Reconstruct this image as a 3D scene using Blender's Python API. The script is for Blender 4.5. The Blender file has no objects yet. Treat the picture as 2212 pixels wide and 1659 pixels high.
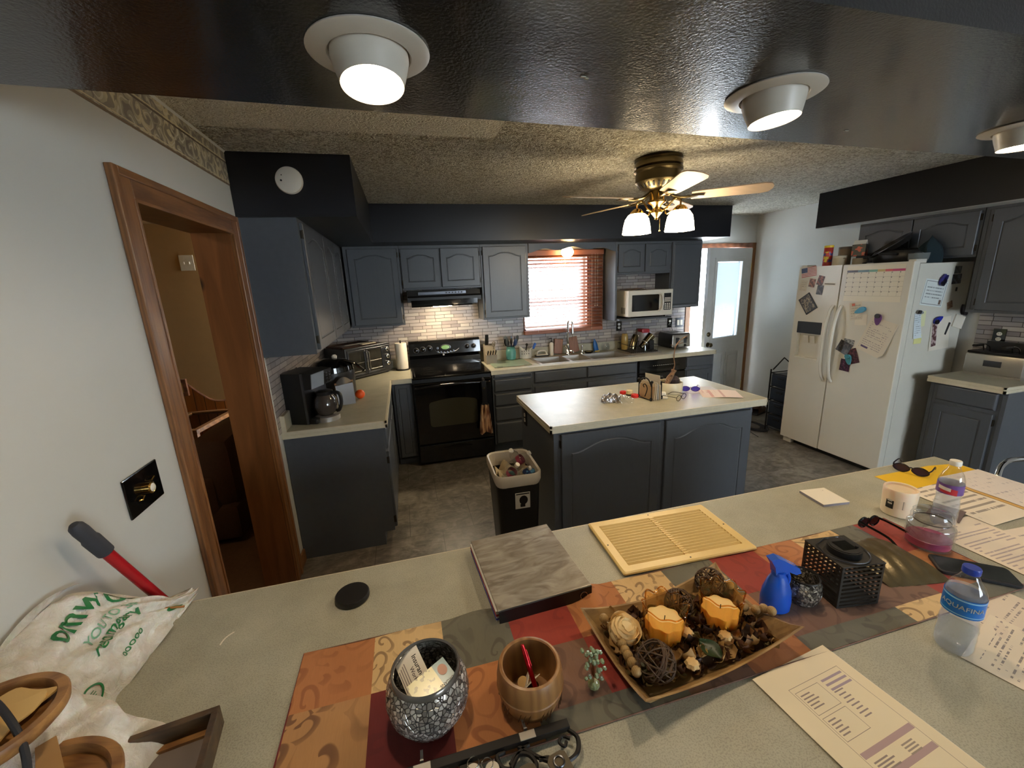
import bpy, bmesh, math, random
from math import sin, cos, pi, radians as rad
from mathutils import Vector, Matrix
random.seed(7)
S = bpy.context.scene
COL = S.collection

# ------------------------------------------------------------------ camera
W_PX, H_PX = 2212, 1659
cam_data = bpy.data.cameras.new('camera')
cam = bpy.data.objects.new('camera', cam_data)
COL.objects.link(cam)
cam_data.sensor_width = 36.0
cam_data.lens = 36.0 * 886.93 / W_PX
cam_data.clip_start = 0.02
cam.matrix_world = (Matrix.Translation((0.8033, -4.5597, 1.7283)) @ Matrix.Rotation(-0.2466, 4, 'Z')
                    @ Matrix.Rotation(1.3328, 4, 'X') @ Matrix.Rotation(-0.0426, 4, 'Z'))
S.camera = cam

# ------------------------------------------------------------------ daylight
w = bpy.data.worlds.new('overcast_sky')
S.world = w
w.use_nodes = True
bg = w.node_tree.nodes['Background']
bg.inputs['Color'].default_value = (0.86, 0.94, 1.0, 1)
bg.inputs['Strength'].default_value = 17.0
LAMP = 1.0           # overall strength of the warm lamps

# ------------------------------------------------------------------ exposure
S.view_settings.view_transform = 'Standard'
S.view_settings.look = 'None'
S.view_settings.gamma = 1.0
S.view_settings.use_curve_mapping = False
S.view_settings.exposure = 0.60
S.cycles.use_denoising = True
S.cycles.max_bounces = 10
S.cycles.diffuse_bounces = 5
S.cycles.glossy_bounces = 5
S.cycles.transmission_bounces = 10
S.cycles.transparent_max_bounces = 12
S.cycles.sample_clamp_indirect = 6.0
S.cycles.caustics_reflective = False
S.cycles.caustics_refractive = False
S.cycles.blur_glossy = 0.5

# ------------------------------------------------------------------ materials
def lin(c):
    return tuple(((x/255)/12.92 if x <= 10 else (((x/255)+0.055)/1.055)**2.4) for x in c)

class NT:
    """Small helper around a material's node tree."""
    def __init__(s, name):
        s.m = bpy.data.materials.new(name); s.m.use_nodes = True
        s.t = s.m.node_tree; s.b = s.t.nodes['Principled BSDF']
        s.co = s.t.nodes.new('ShaderNodeTexCoord').outputs['Object']
    def n(s, kind, **kw):
        nd = s.t.nodes.new('ShaderNode'+kind)
        for k, v in kw.items():
            if k.startswith('p_'): setattr(nd, k[2:], v)
            else:
                key = k.replace('_', ' ')
                s.set(nd.inputs[key if key in nd.inputs else k], v)
        return nd
    def set(s, inp, v):
        if hasattr(v, 'links') or isinstance(v, bpy.types.NodeSocket): s.t.links.new(v, inp)
        else: inp.default_value = v
    def math(s, op, a, b=0.0, c=0.0):
        nd = s.t.nodes.new('ShaderNodeMath'); nd.operation = op
        s.set(nd.inputs[0], a); s.set(nd.inputs[1], b)
        if op == 'MULTIPLY_ADD' or op == 'SMOOTH_MIN': s.set(nd.inputs[2], c)
        return nd.outputs[0]
    def mix(s, f, a, b):
        nd = s.t.nodes.new('ShaderNodeMix'); nd.data_type = 'RGBA'
        s.set(nd.inputs[0], f)
        s.set(nd.inputs[6], a if not isinstance(a, tuple) else (*a[:3], 1)); s.set(nd.inputs[7], b if not isinstance(b, tuple) else (*b[:3], 1))
        return nd.outputs[2]
    def ramp(s, f, stops, interp='LINEAR'):
        nd = s.t.nodes.new('ShaderNodeValToRGB'); cr = nd.color_ramp; cr.interpolation = interp
        while len(cr.elements) < len(stops): cr.elements.new(0.5)
        for e, (p, c) in zip(cr.elements, stops):
            e.position = p; e.color = (*c[:3], 1)
        s.set(nd.inputs[0], f); return nd.outputs[0]
    def noise(s, scale, detail=3.0, vec=None, rough=0.5, dist=0.0):
        return s.n('TexNoise', Vector=vec or s.co, Scale=scale, Detail=detail, Roughness=rough, Distortion=dist).outputs['Fac']
    def bump(s, h, strength=0.2, dist=0.002):
        nd = s.n('Bump', Height=h, Strength=strength, Distance=dist)
        s.t.links.new(nd.outputs[0], s.b.inputs['Normal'])
    def base(s, c): s.set(s.b.inputs['Base Color'], c if not isinstance(c, tuple) else (*c[:3], 1))
    def sep(s, v=None):
        nd = s.n('SeparateXYZ', Vector=v or s.co); return nd.outputs
    def comb(s, x, y, z):
        return s.n('CombineXYZ', X=x, Y=y, Z=z).outputs[0]

def mat(name, rgb, rough=0.5, metal=0.0, var=0.06, vscale=14.0, bump=0.0, bscale=300.0, coat=0.0, trans=0.0, ior=1.45, alpha=1.0, spec=0.5, emit=None, estr=0.0, sss=0.0, stretch=None):
    t = NT(name); c = lin(rgb)
    t.b.inputs['Roughness'].default_value = rough
    t.b.inputs['Metallic'].default_value = metal
    t.b.inputs['Coat Weight'].default_value = coat
    t.b.inputs['Transmission Weight'].default_value = trans
    t.b.inputs['IOR'].default_value = ior
    t.b.inputs['Alpha'].default_value = alpha
    t.b.inputs['Specular IOR Level'].default_value = spec
    if sss: t.b.inputs['Subsurface Weight'].default_value = sss; t.b.inputs['Subsurface Scale'].default_value = 0.02
    vec = t.co
    if stretch: vec = t.n('Mapping', Vector=t.co, Scale=stretch).outputs[0]
    if var > 0:
        f = t.noise(vscale, 4, vec)
        t.base(t.mix(f, tuple(max(0, x*(1-var*2)) for x in c), tuple(min(1, x*(1+var*2)) for x in c)))
    else: t.base(c)
    if bump > 0: t.bump(t.noise(bscale, 2), bump, 0.001)
    if emit: t.b.inputs['Emission Color'].default_value = (*emit, 1); t.b.inputs['Emission Strength'].default_value = estr
    return t.m

def wood(name, c1, c2, rough=0.4, scale=3.0, axis='z', coat=0.2):
    t = NT(name)
    st = {'x': (0.12, 1, 1), 'y': (1, 0.12, 1), 'z': (1, 1, 0.12)}[axis]
    v = t.n('Mapping', Vector=t.co, Scale=tuple(scale*q for q in st)).outputs[0]
    f = t.n('TexNoise', Vector=v, Scale=8.0, Detail=6.0, Roughness=0.6, Distortion=1.5).outputs['Fac']
    g = t.n('TexWave', Vector=v, Scale=5.0, Distortion=6.0, Detail=3.0).outputs['Fac']
    h = t.math('ADD', t.math('MULTIPLY', f, 0.7), t.math('MULTIPLY', g, 0.3))
    t.base(t.ramp(h, [(0.3, lin(c1)), (0.7, lin(c2))]))
    t.b.inputs['Roughness'].default_value = rough; t.b.inputs['Coat Weight'].default_value = coat
    t.b.inputs['Coat Roughness'].default_value = 0.25
    t.bump(h, 0.08, 0.001)
    return t.m

def glass(name, rgb, rough=0.0, ior=1.45, alpha=1.0):
    """Thin clear or tinted glass / plastic that lets lamp light through."""
    t = NT(name); c = lin(rgb)
    gl = t.n('BsdfGlass', Color=(*c, 1), Roughness=rough, IOR=ior) if ior > 1.2 else None
    tr = t.n('BsdfTransparent', Color=(*c, 1))
    gs = t.n('BsdfGlossy', Color=(1, 1, 1, 1), Roughness=max(rough, 0.02))
    back = t.n('NewGeometry').outputs['Backfacing']
    fr = t.n('Fresnel', IOR=t.math('MULTIPLY_ADD', back, 1/1.45-1.45, 1.45)) if False else t.n('Fresnel', IOR=t.math('ADD', 1.45, t.math('MULTIPLY', back, 1/1.45-1.45)))
    f = t.math('ADD', t.math('MULTIPLY', fr.outputs[0], 0.9), 0.01)
    mx = t.t.nodes.new('ShaderNodeMixShader')
    t.t.links.new(f, mx.inputs[0]); t.t.links.new(tr.outputs[0], mx.inputs[1]); t.t.links.new(gs.outputs[0], mx.inputs[2])
    t.t.links.new(mx.outputs[0], t.t.nodes['Material Output'].inputs['Surface'])
    return t.m

M = {}
M['cab'] = mat('painted_cabinet', (82, 86, 92), 0.38, var=0.05, vscale=30, bump=0.12, bscale=220)
def cabgrain():
    t = NT('painted_oak'); c = lin((80, 84, 90))
    v = t.n('Mapping', Vector=t.co, Scale=(1, 1, 0.09)).outputs[0]
    f = t.noise(90, 5, v, 0.7, 1.0)
    t.base(t.mix(f, tuple(x*0.9 for x in c), tuple(x*1.1 for x in c)))
    t.b.inputs['Roughness'].default_value = 0.36
    t.bump(f, 0.25, 0.001); return t.m
M['door'] = cabgrain()
M['soffit'] = mat('dark_navy_paint', (22, 23, 29), 0.36, var=0.06, vscale=5, bump=0.0)
def beam_paint():
    t = NT('glossy_dark_paint'); c = lin((26, 27, 31)); t.b.inputs['Coat Weight'].default_value = 0.5; t.b.inputs['Coat Roughness'].default_value = 0.12
    t.base(c); t.b.inputs['Roughness'].default_value = 0.24
    h = t.math('ADD', t.noise(170, 2), t.math('MULTIPLY', t.noise(9, 2), 1.2))
    t.bump(h, 0.38, 0.0024); return t.m
M['beam'] = beam_paint()
M['wall'] = mat('white_wall_paint', (203, 203, 198), 0.42, var=0.03, vscale=2.5, bump=0.12, bscale=160)
M['white'] = mat('white_trim_paint', (214, 214, 208), 0.4, var=0.03)
M['cream_edge'] = mat('cream_laminate_edge', (206, 197, 172), 0.42, var=0.05, vscale=40)
def laminate():
    t = NT('grey_green_laminate')
    f = t.noise(7, 5, rough=0.65); g = t.noise(330, 2)
    a = t.ramp(f, [(0.3, lin((154, 151, 134))), (0.7, lin((178, 175, 157)))])
    b = t.ramp(g, [(0.40, lin((112, 109, 94))), (0.52, lin((188, 184, 164)))])
    t.base(t.mix(0.25, a, b)); t.b.inputs['Roughness'].default_value = 0.42
    t.b.inputs['Specular IOR Level'].default_value = 0.3
    t.bump(g, 0.05, 0.0005); return t.m
M['lam'] = laminate()
def floor_mat():
    t = NT('slate_vinyl_floor')
    br = t.n('TexBrick', Vector=t.co, Scale=1.0, p_offset=0.5)
    br.inputs['Color1'].default_value = (0.35, 0.35, 0.35, 1); br.inputs['Color2'].default_value = (0.65, 0.65, 0.65, 1)
    br.inputs['Mortar'].default_value = (0, 0, 0, 1)
    br.inputs['Mortar Size'].default_value = 0.0022; br.inputs['Brick Width'].default_value = 0.46; br.inputs['Row Height'].default_value = 0.46
    f = t.noise(5.5, 8, rough=0.68, dist=1.6); v2 = t.n('Mapping', Vector=t.co, Scale=(1.6, 4.5, 1), Rotation=(0, 0, 0.5)).outputs[0]
    g = t.noise(4, 6, v2, 0.7, 2.2)
    h = t.math('ADD', t.math('MULTIPLY', f, 0.6), t.math('MULTIPLY', g, 0.4))
    c = t.ramp(h, [(0.32, lin((62, 55, 48))), (0.47, lin((104, 97, 87))), (0.56, lin((128, 121, 110))), (0.7, lin((158, 151, 138)))])
    c = t.mix(t.math('MULTIPLY', br.outputs['Fac'], 0.75), c, lin((60, 52, 44)))
    t.base(c); t.b.inputs['Roughness'].default_value = 0.36
    t.bump(h, 0.25, 0.003); return t.m
M['floor'] = floor_mat()
def ceiling_mat():
    t = NT('popcorn_ceiling')
    vo = t.n('TexNoise', Vector=t.co, Scale=40.0, Detail=2.5, Roughness=0.55, Distortion=1.6).outputs['Fac']
    st = t.noise(1.3, 3)
    xs = t.sep(); 
    # a smoother patch where the ceiling was repaired, beside the beam
    px = t.math('MULTIPLY', t.math('LESS_THAN', xs[0], 1.33), t.math('GREATER_THAN', xs[0], -0.5))
    py = t.math('LESS_THAN', xs[1], -2.32)
    patch = t.math('MULTIPLY', px, py)
    dk = t.ramp(vo, [(0.42, lin((142, 131, 106))), (0.50, lin((220, 213, 192))), (0.60, lin((242, 238, 225)))])  # hollows of the stipple darkened in the colour, standing for relief shade
    cl = t.ramp(st, [(0.35, lin((210, 202, 178))), (0.65, lin((238, 234, 220)))])
    rough = t.mix(0.65, cl, dk)
    t.base(t.mix(t.math('MULTIPLY', patch, 0.75), rough, lin((232, 227, 212))))
    t.b.inputs['Roughness'].default_value = 0.9
    amt = t.math('SUBTRACT', 1.0, t.math('MULTIPLY', patch, 0.7))
    t.bump(t.math('MULTIPLY', vo, amt), 1.0, 0.07); return t.m
M['ceil'] = ceiling_mat()
def tile_mat(axis):
    t = NT('backsplash_tile_'+axis)
    xs = t.sep(); v = t.comb(xs[0] if axis == 'x' else xs[1], xs[2], 0.0)
    br = t.n('TexBrick', Vector=v, Scale=1.0, p_offset=0.37, p_offset_frequency=2, p_squash=0.6, p_squash_frequency=3)
    br.inputs['Color1'].default_value = (0, 0, 0, 1); br.inputs['Color2'].default_value = (1, 1, 1, 1); br.inputs['Mortar'].default_value = (0.5, 0.5, 0.5, 1)
    br.inputs['Mortar Size'].default_value = 0.0024; br.inputs['Mortar Smooth'].default_value = 0.2
    br.inputs['Brick Width'].default_value = 0.17; br.inputs['Row Height'].default_value = 0.036
    c = t.ramp(br.outputs['Color'], [(0.0, lin((128, 122, 124))), (0.3, lin((176, 166, 160))), (0.6, lin((150, 146, 150))), (1.0, lin((196, 188, 178)))])
    v2 = t.n('Mapping', Vector=v, Scale=(3, 40, 1)).outputs[0]
    c = t.mix(t.math('MULTIPLY', t.noise(3.0, 3, v2), 0.35), c, lin((112, 104, 104)))
    c = t.mix(br.outputs['Fac'], c, lin((62, 54, 50)))
    t.base(c); t.b.inputs['Roughness'].default_value = 0.3
    t.bump(t.math('SUBTRACT', 1.0, br.outputs['Fac']), 0.5, 0.002); return t.m
M['tile_x'] = tile_mat('x'); M['tile_y'] = tile_mat('y')
M['oakz'] = wood('door_casing_oak', (104, 66, 34), (142, 96, 54), 0.38, 5, 'z')
M['oaky'] = wood('door_casing_oak_head', (104, 66, 34), (142, 96, 54), 0.38, 5, 'y')
M['oakx'] = wood('door_trim_oak', (98, 60, 42), (134, 86, 60), 0.38, 5, 'x')
def knotty():
    t = NT('knotty_pine_jamb')
    v = t.n('Mapping', Vector=t.co, Scale=(1, 1, 0.1)).outputs[0]
    f = t.n('TexNoise', Vector=v, Scale=14.0, Detail=5.0, Distortion=1.0).outputs['Fac']
    vo = t.n('TexVoronoi', Vector=t.n('Mapping', Vector=t.co, Scale=(4.5, 1, 2.2)).outputs[0], Scale=1.0).outputs['Distance']
    k = t.ramp(vo, [(0.05, (1, 1, 1)), (0.10, (0, 0, 0))])
    c = t.ramp(f, [(0.3, lin((104, 62, 30))), (0.7, lin((138, 88, 48)))])
    t.base(t.mix(k, c, lin((48, 24, 12)))); t.b.inputs['Roughness'].default_value = 0.4; return t.m
M['pine'] = knotty()
M['black'] = mat('black_plastic', (22, 22, 23), 0.4, var=0.1)
M['gloss_black'] = mat('gloss_black_enamel', (12, 12, 13), 0.10, var=0.0, coat=0.5)
M['dark_glass'] = mat('black_ceramic_glass', (9, 9, 10), 0.06, var=0.0)
M['oven_glass'] = mat('smoked_oven_glass', (64, 62, 50), 0.08, var=0.05, vscale=3)
M['steel'] = mat('brushed_steel', (182, 178, 170), 0.36, 0.8, var=0.06, vscale=60, stretch=(1, 1, 20))
M['dsteel'] = mat('dark_steel', (96, 98, 104), 0.32, 1.0, var=0.05)
M['chrome'] = mat('chrome', (215, 215, 215), 0.08, 1.0, var=0.0)
M['brass'] = mat('polished_brass', (196, 158, 88), 0.2, 1.0, var=0.05)
M['bronze'] = mat('antique_brass', (104, 92, 66), 0.28, 1.0, var=0.08)
M['iron'] = mat('black_iron', (24, 22, 21), 0.45, 0.3, var=0.15, vscale=40)
M['hinge'] = mat('aged_hinge_metal', (60, 54, 44), 0.4, 0.8)
M['gwhite'] = mat('gloss_white_enamel', (222, 218, 206), 0.22, var=0.02, vscale=4, bump=0.05, bscale=400)
M['wplastic'] = mat('white_plastic', (226, 221, 208), 0.4, var=0.03)
M['paper'] = mat('white_paper', (232, 224, 208), 0.8, var=0.02, vscale=20)
M['clear'] = glass('clear_plastic', (246, 248, 250))
M['water'] = glass('water', (236, 242, 246))
M['pane'] = glass('window_glass', (248, 250, 252))
M['rubber'] = mat('dark_rubber', (38, 38, 41), 0.7)
M['cord'] = mat('black_cord', (18, 18, 18), 0.5)

# ------------------------------------------------------------------ mesh tools
class B:
    def __init__(s): s.bm = bmesh.new(); s.mi = 0; s.T = Matrix.Identity(4)
    def _v(s, pts): return [s.bm.verts.new(s.T @ Vector(p)) for p in pts]
    def face(s, vs):
        try:
            f = s.bm.faces.new(vs); f.material_index = s.mi; return f
        except ValueError: return None
    def poly(s, pts): return s.face(s._v(pts))
    def box(s, x0, x1, y0, y1, z0, z1, bev=0.0):
        if x1 < x0: x0, x1 = x1, x0
        if y1 < y0: y0, y1 = y1, y0
        if z1 < z0: z0, z1 = z1, z0
        v = s._v([(x, y, z) for z in (z0, z1) for y in (y0, y1) for x in (x0, x1)])
        fs = [s.face([v[i] for i in q]) for q in ((0, 2, 3, 1), (4, 5, 7, 6), (0, 1, 5, 4), (2, 6, 7, 3), (1, 3, 7, 5), (0, 4, 6, 2))]
        if bev > 0:
            es = list({e for f in fs for e in f.edges})
            r = bmesh.ops.bevel(s.bm, geom=es, offset=bev, segments=2, affect='EDGES', profile=0.5)
            for f in r['faces']: f.material_index = s.mi
        return s
    def hexa(s, bot, top):
        """A six-sided block from 4 bottom and 4 top points."""
        v = s._v(list(bot)+list(top))
        for q in ((3, 2, 1, 0), (4, 5, 6, 7), (0, 1, 5, 4), (1, 2, 6, 5), (2, 3, 7, 6), (3, 0, 4, 7)): s.face([v[i] for i in q])
        return s
    def prism(s, pts, z0, z1, axis='z'):
        f = {'z': lambda a, b, c: (a, b, c), 'y': lambda a, b, c: (a, c, b), 'x': lambda a, b, c: (c, a, b)}[axis]
        a = s._v([f(x, y, z0) for x, y in pts]); b = s._v([f(x, y, z1) for x, y in pts])
        s.face(a[::-1]); s.face(b)
        n = len(pts)
        for i in range(n): s.face([a[i], a[(i+1) % n], b[(i+1) % n], b[i]])
        return s
    def lathe(s, prof, n=24, cx=0, cy=0, sx=1, sy=1, wav=None, cap=True):
        rings = []
        for r, z in prof:
            if r < 1e-6: rings.append(s._v([(cx, cy, z)])); continue
            ring = []
            for k in range(n):
                a = 2*pi*k/n; rr = r*(wav(a, z) if wav else 1)
                ring.append((cx+rr*cos(a)*sx, cy+rr*sin(a)*sy, z))
            rings.append(s._v(ring))
        for a, b in zip(rings, rings[1:]):
            for k in range(n):
                k2 = (k+1) % n
                if len(a) == 1 and len(b) == 1: continue
                if len(a) == 1: s.face([a[0], b[k2], b[k]])
                elif len(b) == 1: s.face([a[k], a[k2], b[0]])
                else: s.face([a[k], a[k2], b[k2], b[k]])
        if cap:
            if len(rings[0]) > 1: s.face(rings[0][::-1])
            if len(rings[-1]) > 1: s.face(rings[-1])
        return s
    def cyl(s, cx, cy, z0, z1, r, n=20, r2=None): return s.lathe([(r, z0), (r2 if r2 is not None else r, z1)], n, cx, cy)
    def tube(s, pts, r, n=8, closed=False, cap=True):
        P = [Vector(p) for p in pts]; m = len(P)
        rr = r if isinstance(r, (list, tuple)) else [r]*m
        rings = []; up = None
        for i in range(m):
            if closed: t = (P[(i+1) % m]-P[i-1])
            else: t = P[min(i+1, m-1)]-P[max(i-1, 0)]
            if t.length < 1e-9: t = Vector((0, 0, 1))
            t.normalize()
            if up is None:
                up = Vector((0, 0, 1)) if abs(t.z) < 0.9 else Vector((1, 0, 0))
            a = t.cross(up)
            if a.length < 1e-6: a = t.orthogonal()
            a.normalize(); b = a.cross(t).normalized(); up = b
            rings.append(s._v([P[i]+(a*cos(2*pi*k/n)+b*sin(2*pi*k/n))*rr[i] for k in range(n)]))
        q = list(zip(rings, rings[1:]))
        if closed: q.append((rings[-1], rings[0]))
        for a, b in q:
            for k in range(n): s.face([a[k], a[(k+1) % n], b[(k+1) % n], b[k]])
        if cap and not closed: s.face(rings[0][::-1]); s.face(rings[-1])
        return s
    def ball(s, c, r, n=12, sx=1, sy=1, sz=1):
        m = max(4, n//2)
        return s.lathe([(r*sin(pi*i/m) if 0 < i < m else 0, c[2]-r*sz*cos(pi*i/m)) for i in range(m+1)], n, c[0], c[1], sx, sy, cap=False)
    def grid(s, f, nu, nv, closed_u=False):
        V = [s._v([f(i/nu, j/nv) for i in range(nu if closed_u else nu+1)]) for j in range(nv+1)]
        L = len(V[0])
        for j in range(nv):
            for i in range(nu):
                i2 = (i+1) % L if closed_u else i+1
                s.face([V[j][i], V[j][i2], V[j+1][i2], V[j+1][i]])
        return s
    def sheet(s, f, nu, nv, t):
        """A surface f(u,v) with real thickness t (downwards)."""
        V = [[Vector(f(i/nu, j/nv)) for i in range(nu+1)] for j in range(nv+1)]
        top = [s._v(r) for r in V]; bot = [s._v([p-Vector((0, 0, t)) for p in r]) for r in V]
        for j in range(nv):
            for i in range(nu):
                s.face([top[j][i], top[j][i+1], top[j+1][i+1], top[j+1][i]])
                s.face([bot[j][i], bot[j+1][i], bot[j+1][i+1], bot[j][i+1]])
        for j in range(nv):
            s.face([top[j][0], top[j+1][0], bot[j+1][0], bot[j][0]]); s.face([top[j][nu], bot[j][nu], bot[j+1][nu], top[j+1][nu]])
        for i in range(nu):
            s.face([top[0][i], bot[0][i], bot[0][i+1], top[0][i+1]]); s.face([top[nv][i], top[nv][i+1], bot[nv][i+1], bot[nv][i]])
        return s
    def obj(s, name, m, parent=None, smooth=False, loc=None, rot=None, auto=40):
        bmesh.ops.recalc_face_normals(s.bm, faces=s.bm.faces[:])
        me = bpy.data.meshes.new(name); s.bm.to_mesh(me); s.bm.free()
        for q in (m if isinstance(m, (list, tuple)) else [m]): me.materials.append(M[q] if isinstance(q, str) else q)
        if smooth:
            me.polygons.foreach_set('use_smooth', [True]*len(me.polygons))
            try: me.set_sharp_from_angle(angle=rad(auto))
            except Exception: pass
        o = bpy.data.objects.new(name, me); COL.objects.link(o)
        if parent: o.parent = parent
        if loc: o.location = loc
        if rot: o.rotation_euler = rot
        return o

def tag(o, label=None, cat=None, group=None, kind=None):
    if label: o['label'] = label
    if cat: o['category'] = cat
    if group: o['group'] = group
    if kind: o['kind'] = kind
    return o
def thing(name, label, cat, loc=(0, 0, 0), rz=0.0, group=None, rot=None):
    o = bpy.data.objects.new(name, None); COL.objects.link(o)
    o.empty_display_size = 0.05
    o.location = loc; o.rotation_euler = rot or (0, 0, rz)
    return tag(o, label, cat, group)
def struct(o, label=None): 
    if label: o['label'] = label
    o['kind'] = 'structure'; return o
def copy_tree(o, parent=None):
    c = o.copy(); COL.objects.link(c); c.parent = parent
    for ch in [k for k in bpy.data.objects if k.parent == o]: copy_tree(ch, c)
    return c
def smoothpath(pts, n=6):
    """Catmull-Rom points through pts."""
    P = [Vector(p) for p in pts]; out = []
    for i in range(len(P)-1):
        a = P[i-1] if i else P[0]*2-P[1]; b, c = P[i], P[i+1]; d = P[i+2] if i+2 < len(P) else P[-1]*2-P[-2]
        for k in range(n):
            t = k/n
            out.append(0.5*((2*b)+(c-a)*t+(2*a-5*b+4*c-d)*t*t+(3*b-a-3*c+d)*t**3))
    out.append(P[-1]); return out
def text_obj(name, body, size, m, parent=None, loc=(0, 0, 0), rot=(0, 0, 0), depth=0.0004, align='CENTER', warp=None, sx=1.0):
    cu = bpy.data.curves.new(name, 'FONT'); cu.body = body; cu.size = size; cu.extrude = depth
    cu.align_x = align; cu.align_y = 'CENTER'; cu.resolution_u = 3; cu.offset = size*0.012
    tmp = bpy.data.objects.new(name+'_c', cu); COL.objects.link(tmp)
    dg = bpy.context.evaluated_depsgraph_get()
    me = bpy.data.meshes.new_from_object(tmp.evaluated_get(dg))
    bpy.data.objects.remove(tmp); bpy.data.curves.remove(cu)
    me.materials.clear(); me.materials.append(M[m] if isinstance(m, str) else m)
    for v in me.vertices:
        v.co.x *= sx
        if warp: v.co = warp(v.co)
    o = bpy.data.objects.new(name, me); COL.objects.link(o)
    if parent: o.parent = parent
    o.location = loc; o.rotation_euler = rot
    return o
HC, HS, HU, HK = 2.4445, 2.131, 1.3775, 0.90
W = 5.247
YN = -8.0            # rear wall of the dining side, behind the camera

# ================================================================== the room
def wall(name, axis, c0, c1, a0, a1, z0, z1, holes, m):
    """Wall slab between c0..c1 across, a0..a1 along, with rectangular holes (a0,a1,z0,z1)."""
    b = B(); A = sorted({a0, a1, *[h[0] for h in holes], *[h[1] for h in holes]}); Zs = sorted({z0, z1, *[h[2] for h in holes], *[h[3] for h in holes]})
    for i in range(len(A)-1):
        for j in range(len(Zs)-1):
            ca, cz = (A[i]+A[i+1])/2, (Zs[j]+Zs[j+1])/2
            if any(h[0] < ca < h[1] and h[2] < cz < h[3] for h in holes): continue
            if axis == 'x': b.box(A[i], A[i+1], c0, c1, Zs[j], Zs[j+1])
            else: b.box(c0, c1, A[i], A[i+1], Zs[j], Zs[j+1])
    bmesh.ops.remove_doubles(b.bm, verts=b.bm.verts[:], dist=1e-5)
    return struct(b.obj(name, m))
wall('wall_back', 'x', 0, 0.13, -0.17, 5.4, 0, 2.6, [(2.12, 2.90, 1.22, 2.03), (4.325, 5.19, 0, 2.06)], 'wall')
wall('wall_left', 'y', -0.17, 0, YN, 0, 0, 2.6, [(-2.91, -2.095, 0, 2.045)], 'wall')
wall('wall_right', 'y', W, W+0.13, YN, 0, 0, 2.6, [], 'wall')
wall('wall_rear', 'x', YN-0.13, YN, -0.17, W+0.13, 0, 2.6, [(2.7, 4.7, 0.85, 2.1)], 'wall')
b = B(); b.box(-4.0, W+0.13, YN-0.13, 0.55, -0.06, 0); struct(b.obj('floor', 'floor'))
b = B(); b.box(0, W+0.13, -3.5, 0.13, HC, HC+0.1); struct(b.obj('ceiling', 'ceil'))
b = B(); b.box(-0.17, W+0.13, YN-0.13, -3.5, HC, HC+0.1); struct(b.obj('ceiling_dining', mat('dining_ceiling_paint', (190, 188, 180), 0.9)))
# rear window: frame and pane
b = B()
for q in ((2.7, 2.75, 0.85, 2.1), (4.65, 4.7, 0.85, 2.1), (3.675, 3.725, 0.9, 2.05), (2.7, 4.7, 0.85, 0.9), (2.7, 4.7, 2.05, 2.1)): b.box(q[0], q[1], YN-0.1, YN-0.03, q[2], q[3])
wr = struct(b.obj('window_2', 'white')); b = B(); b.box(2.75, 4.65, YN-0.07, YN-0.065, 0.9, 2.05); b.obj('pane', 'pane', wr)

# crown wallpaper border on the left wall
def border_mat():
    t = NT('scroll_wallpaper_border'); xs = t.sep()
    v = t.comb(xs[1], xs[2], 0.0)
    d = t.n('TexNoise', Vector=v, Scale=14.0, Detail=2.0); vm_ = t.n('MixRGB', Fac=0.05, Color1=v, Color2=d.outputs['Color']).outputs[0]
    vv = t.n('VectorMath', p_operation='MULTIPLY'); t.set(vv.inputs[0], vm_); vv.inputs[1].default_value = (15, 15, 0)
    vn = t.n('TexVoronoi', Vector=vv.outputs[0], Scale=1.0)
    df = t.n('VectorMath', p_operation='SUBTRACT'); t.set(df.inputs[0], vv.outputs[0]); t.set(df.inputs[1], vn.outputs['Position'])
    dx_ = t.sep(df.outputs[0]); s_ = t.math('SINE', t.math('ADD', t.math('ARCTAN2', dx_[1], dx_[0]), t.math('MULTIPLY', vn.outputs['Distance'], 12.0)))
    c = t.ramp(t.noise(6, 3), [(0.40, lin((156, 148, 130))), (0.62, lin((204, 192, 158)))])
    c = t.mix(t.math('MULTIPLY', t.math('GREATER_THAN', s_, 0.35), 0.7), c, lin((116, 108, 104)))
    c = t.mix(t.math('MULTIPLY', t.math('LESS_THAN', s_, -0.9), 0.6), c, lin((214, 208, 192)))
    for z0, z1, cc in ((2.28, 2.288, (120, 100, 80)), (2.293, 2.297, (210, 196, 160)), (2.385, 2.392, (96, 80, 66)), (2.395, 2.399, (214, 200, 160))):
        c = t.mix(t.math('MULTIPLY', t.math('GREATER_THAN', xs[2], z0), t.math('LESS_THAN', xs[2], z1)), c, lin(cc))
    t.base(c); t.b.inputs['Roughness'].default_value = 0.6; return t.m
M['border'] = border_mat()
b = B(); b.box(0.0, 0.0025, -3.44, -1.975, 2.28, HC); struct(b.obj('trim_1', 'border'), 'grey and cream scroll wallpaper border under the ceiling')
b = B(); b.prism([(0.0025, HC), (0.0025, HC-0.009), (0.009, HC)], -3.4, -1.975, 'y'); struct(b.obj('trim_2', 'white'))

# soffits and beam (dark painted)
b = B(); b.prism([(0.0, -1.974), (0.602, -1.974), (0.602, -0.634), (4.287, -0.634), (4.287, -0.0), (0, 0)], HS, HC)
struct(b.obj('wall_soffit', 'soffit'), 'dark painted soffit over the back and left cupboards')
b = B(); b.box(4.7405, W, -3.4, -1.226, HS, HC); struct(b.obj('wall_soffit_right', 'soffit'))
b = B(); b.box(4.745, W, -3.3, -1.232, HS-0.003, HS-0.0005); struct(b.obj('trim_3', 'white'), 'white painted underside of the right soffit')
b = B(); b.prism([(0.0, -3.957), (W, -3.945), (W, -3.245), (0.0, -3.478)], HS, HC-0.001)
struct(b.obj('ceiling_beam', 'beam'), 'glossy dark beam with recessed lights over the bar')
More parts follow.
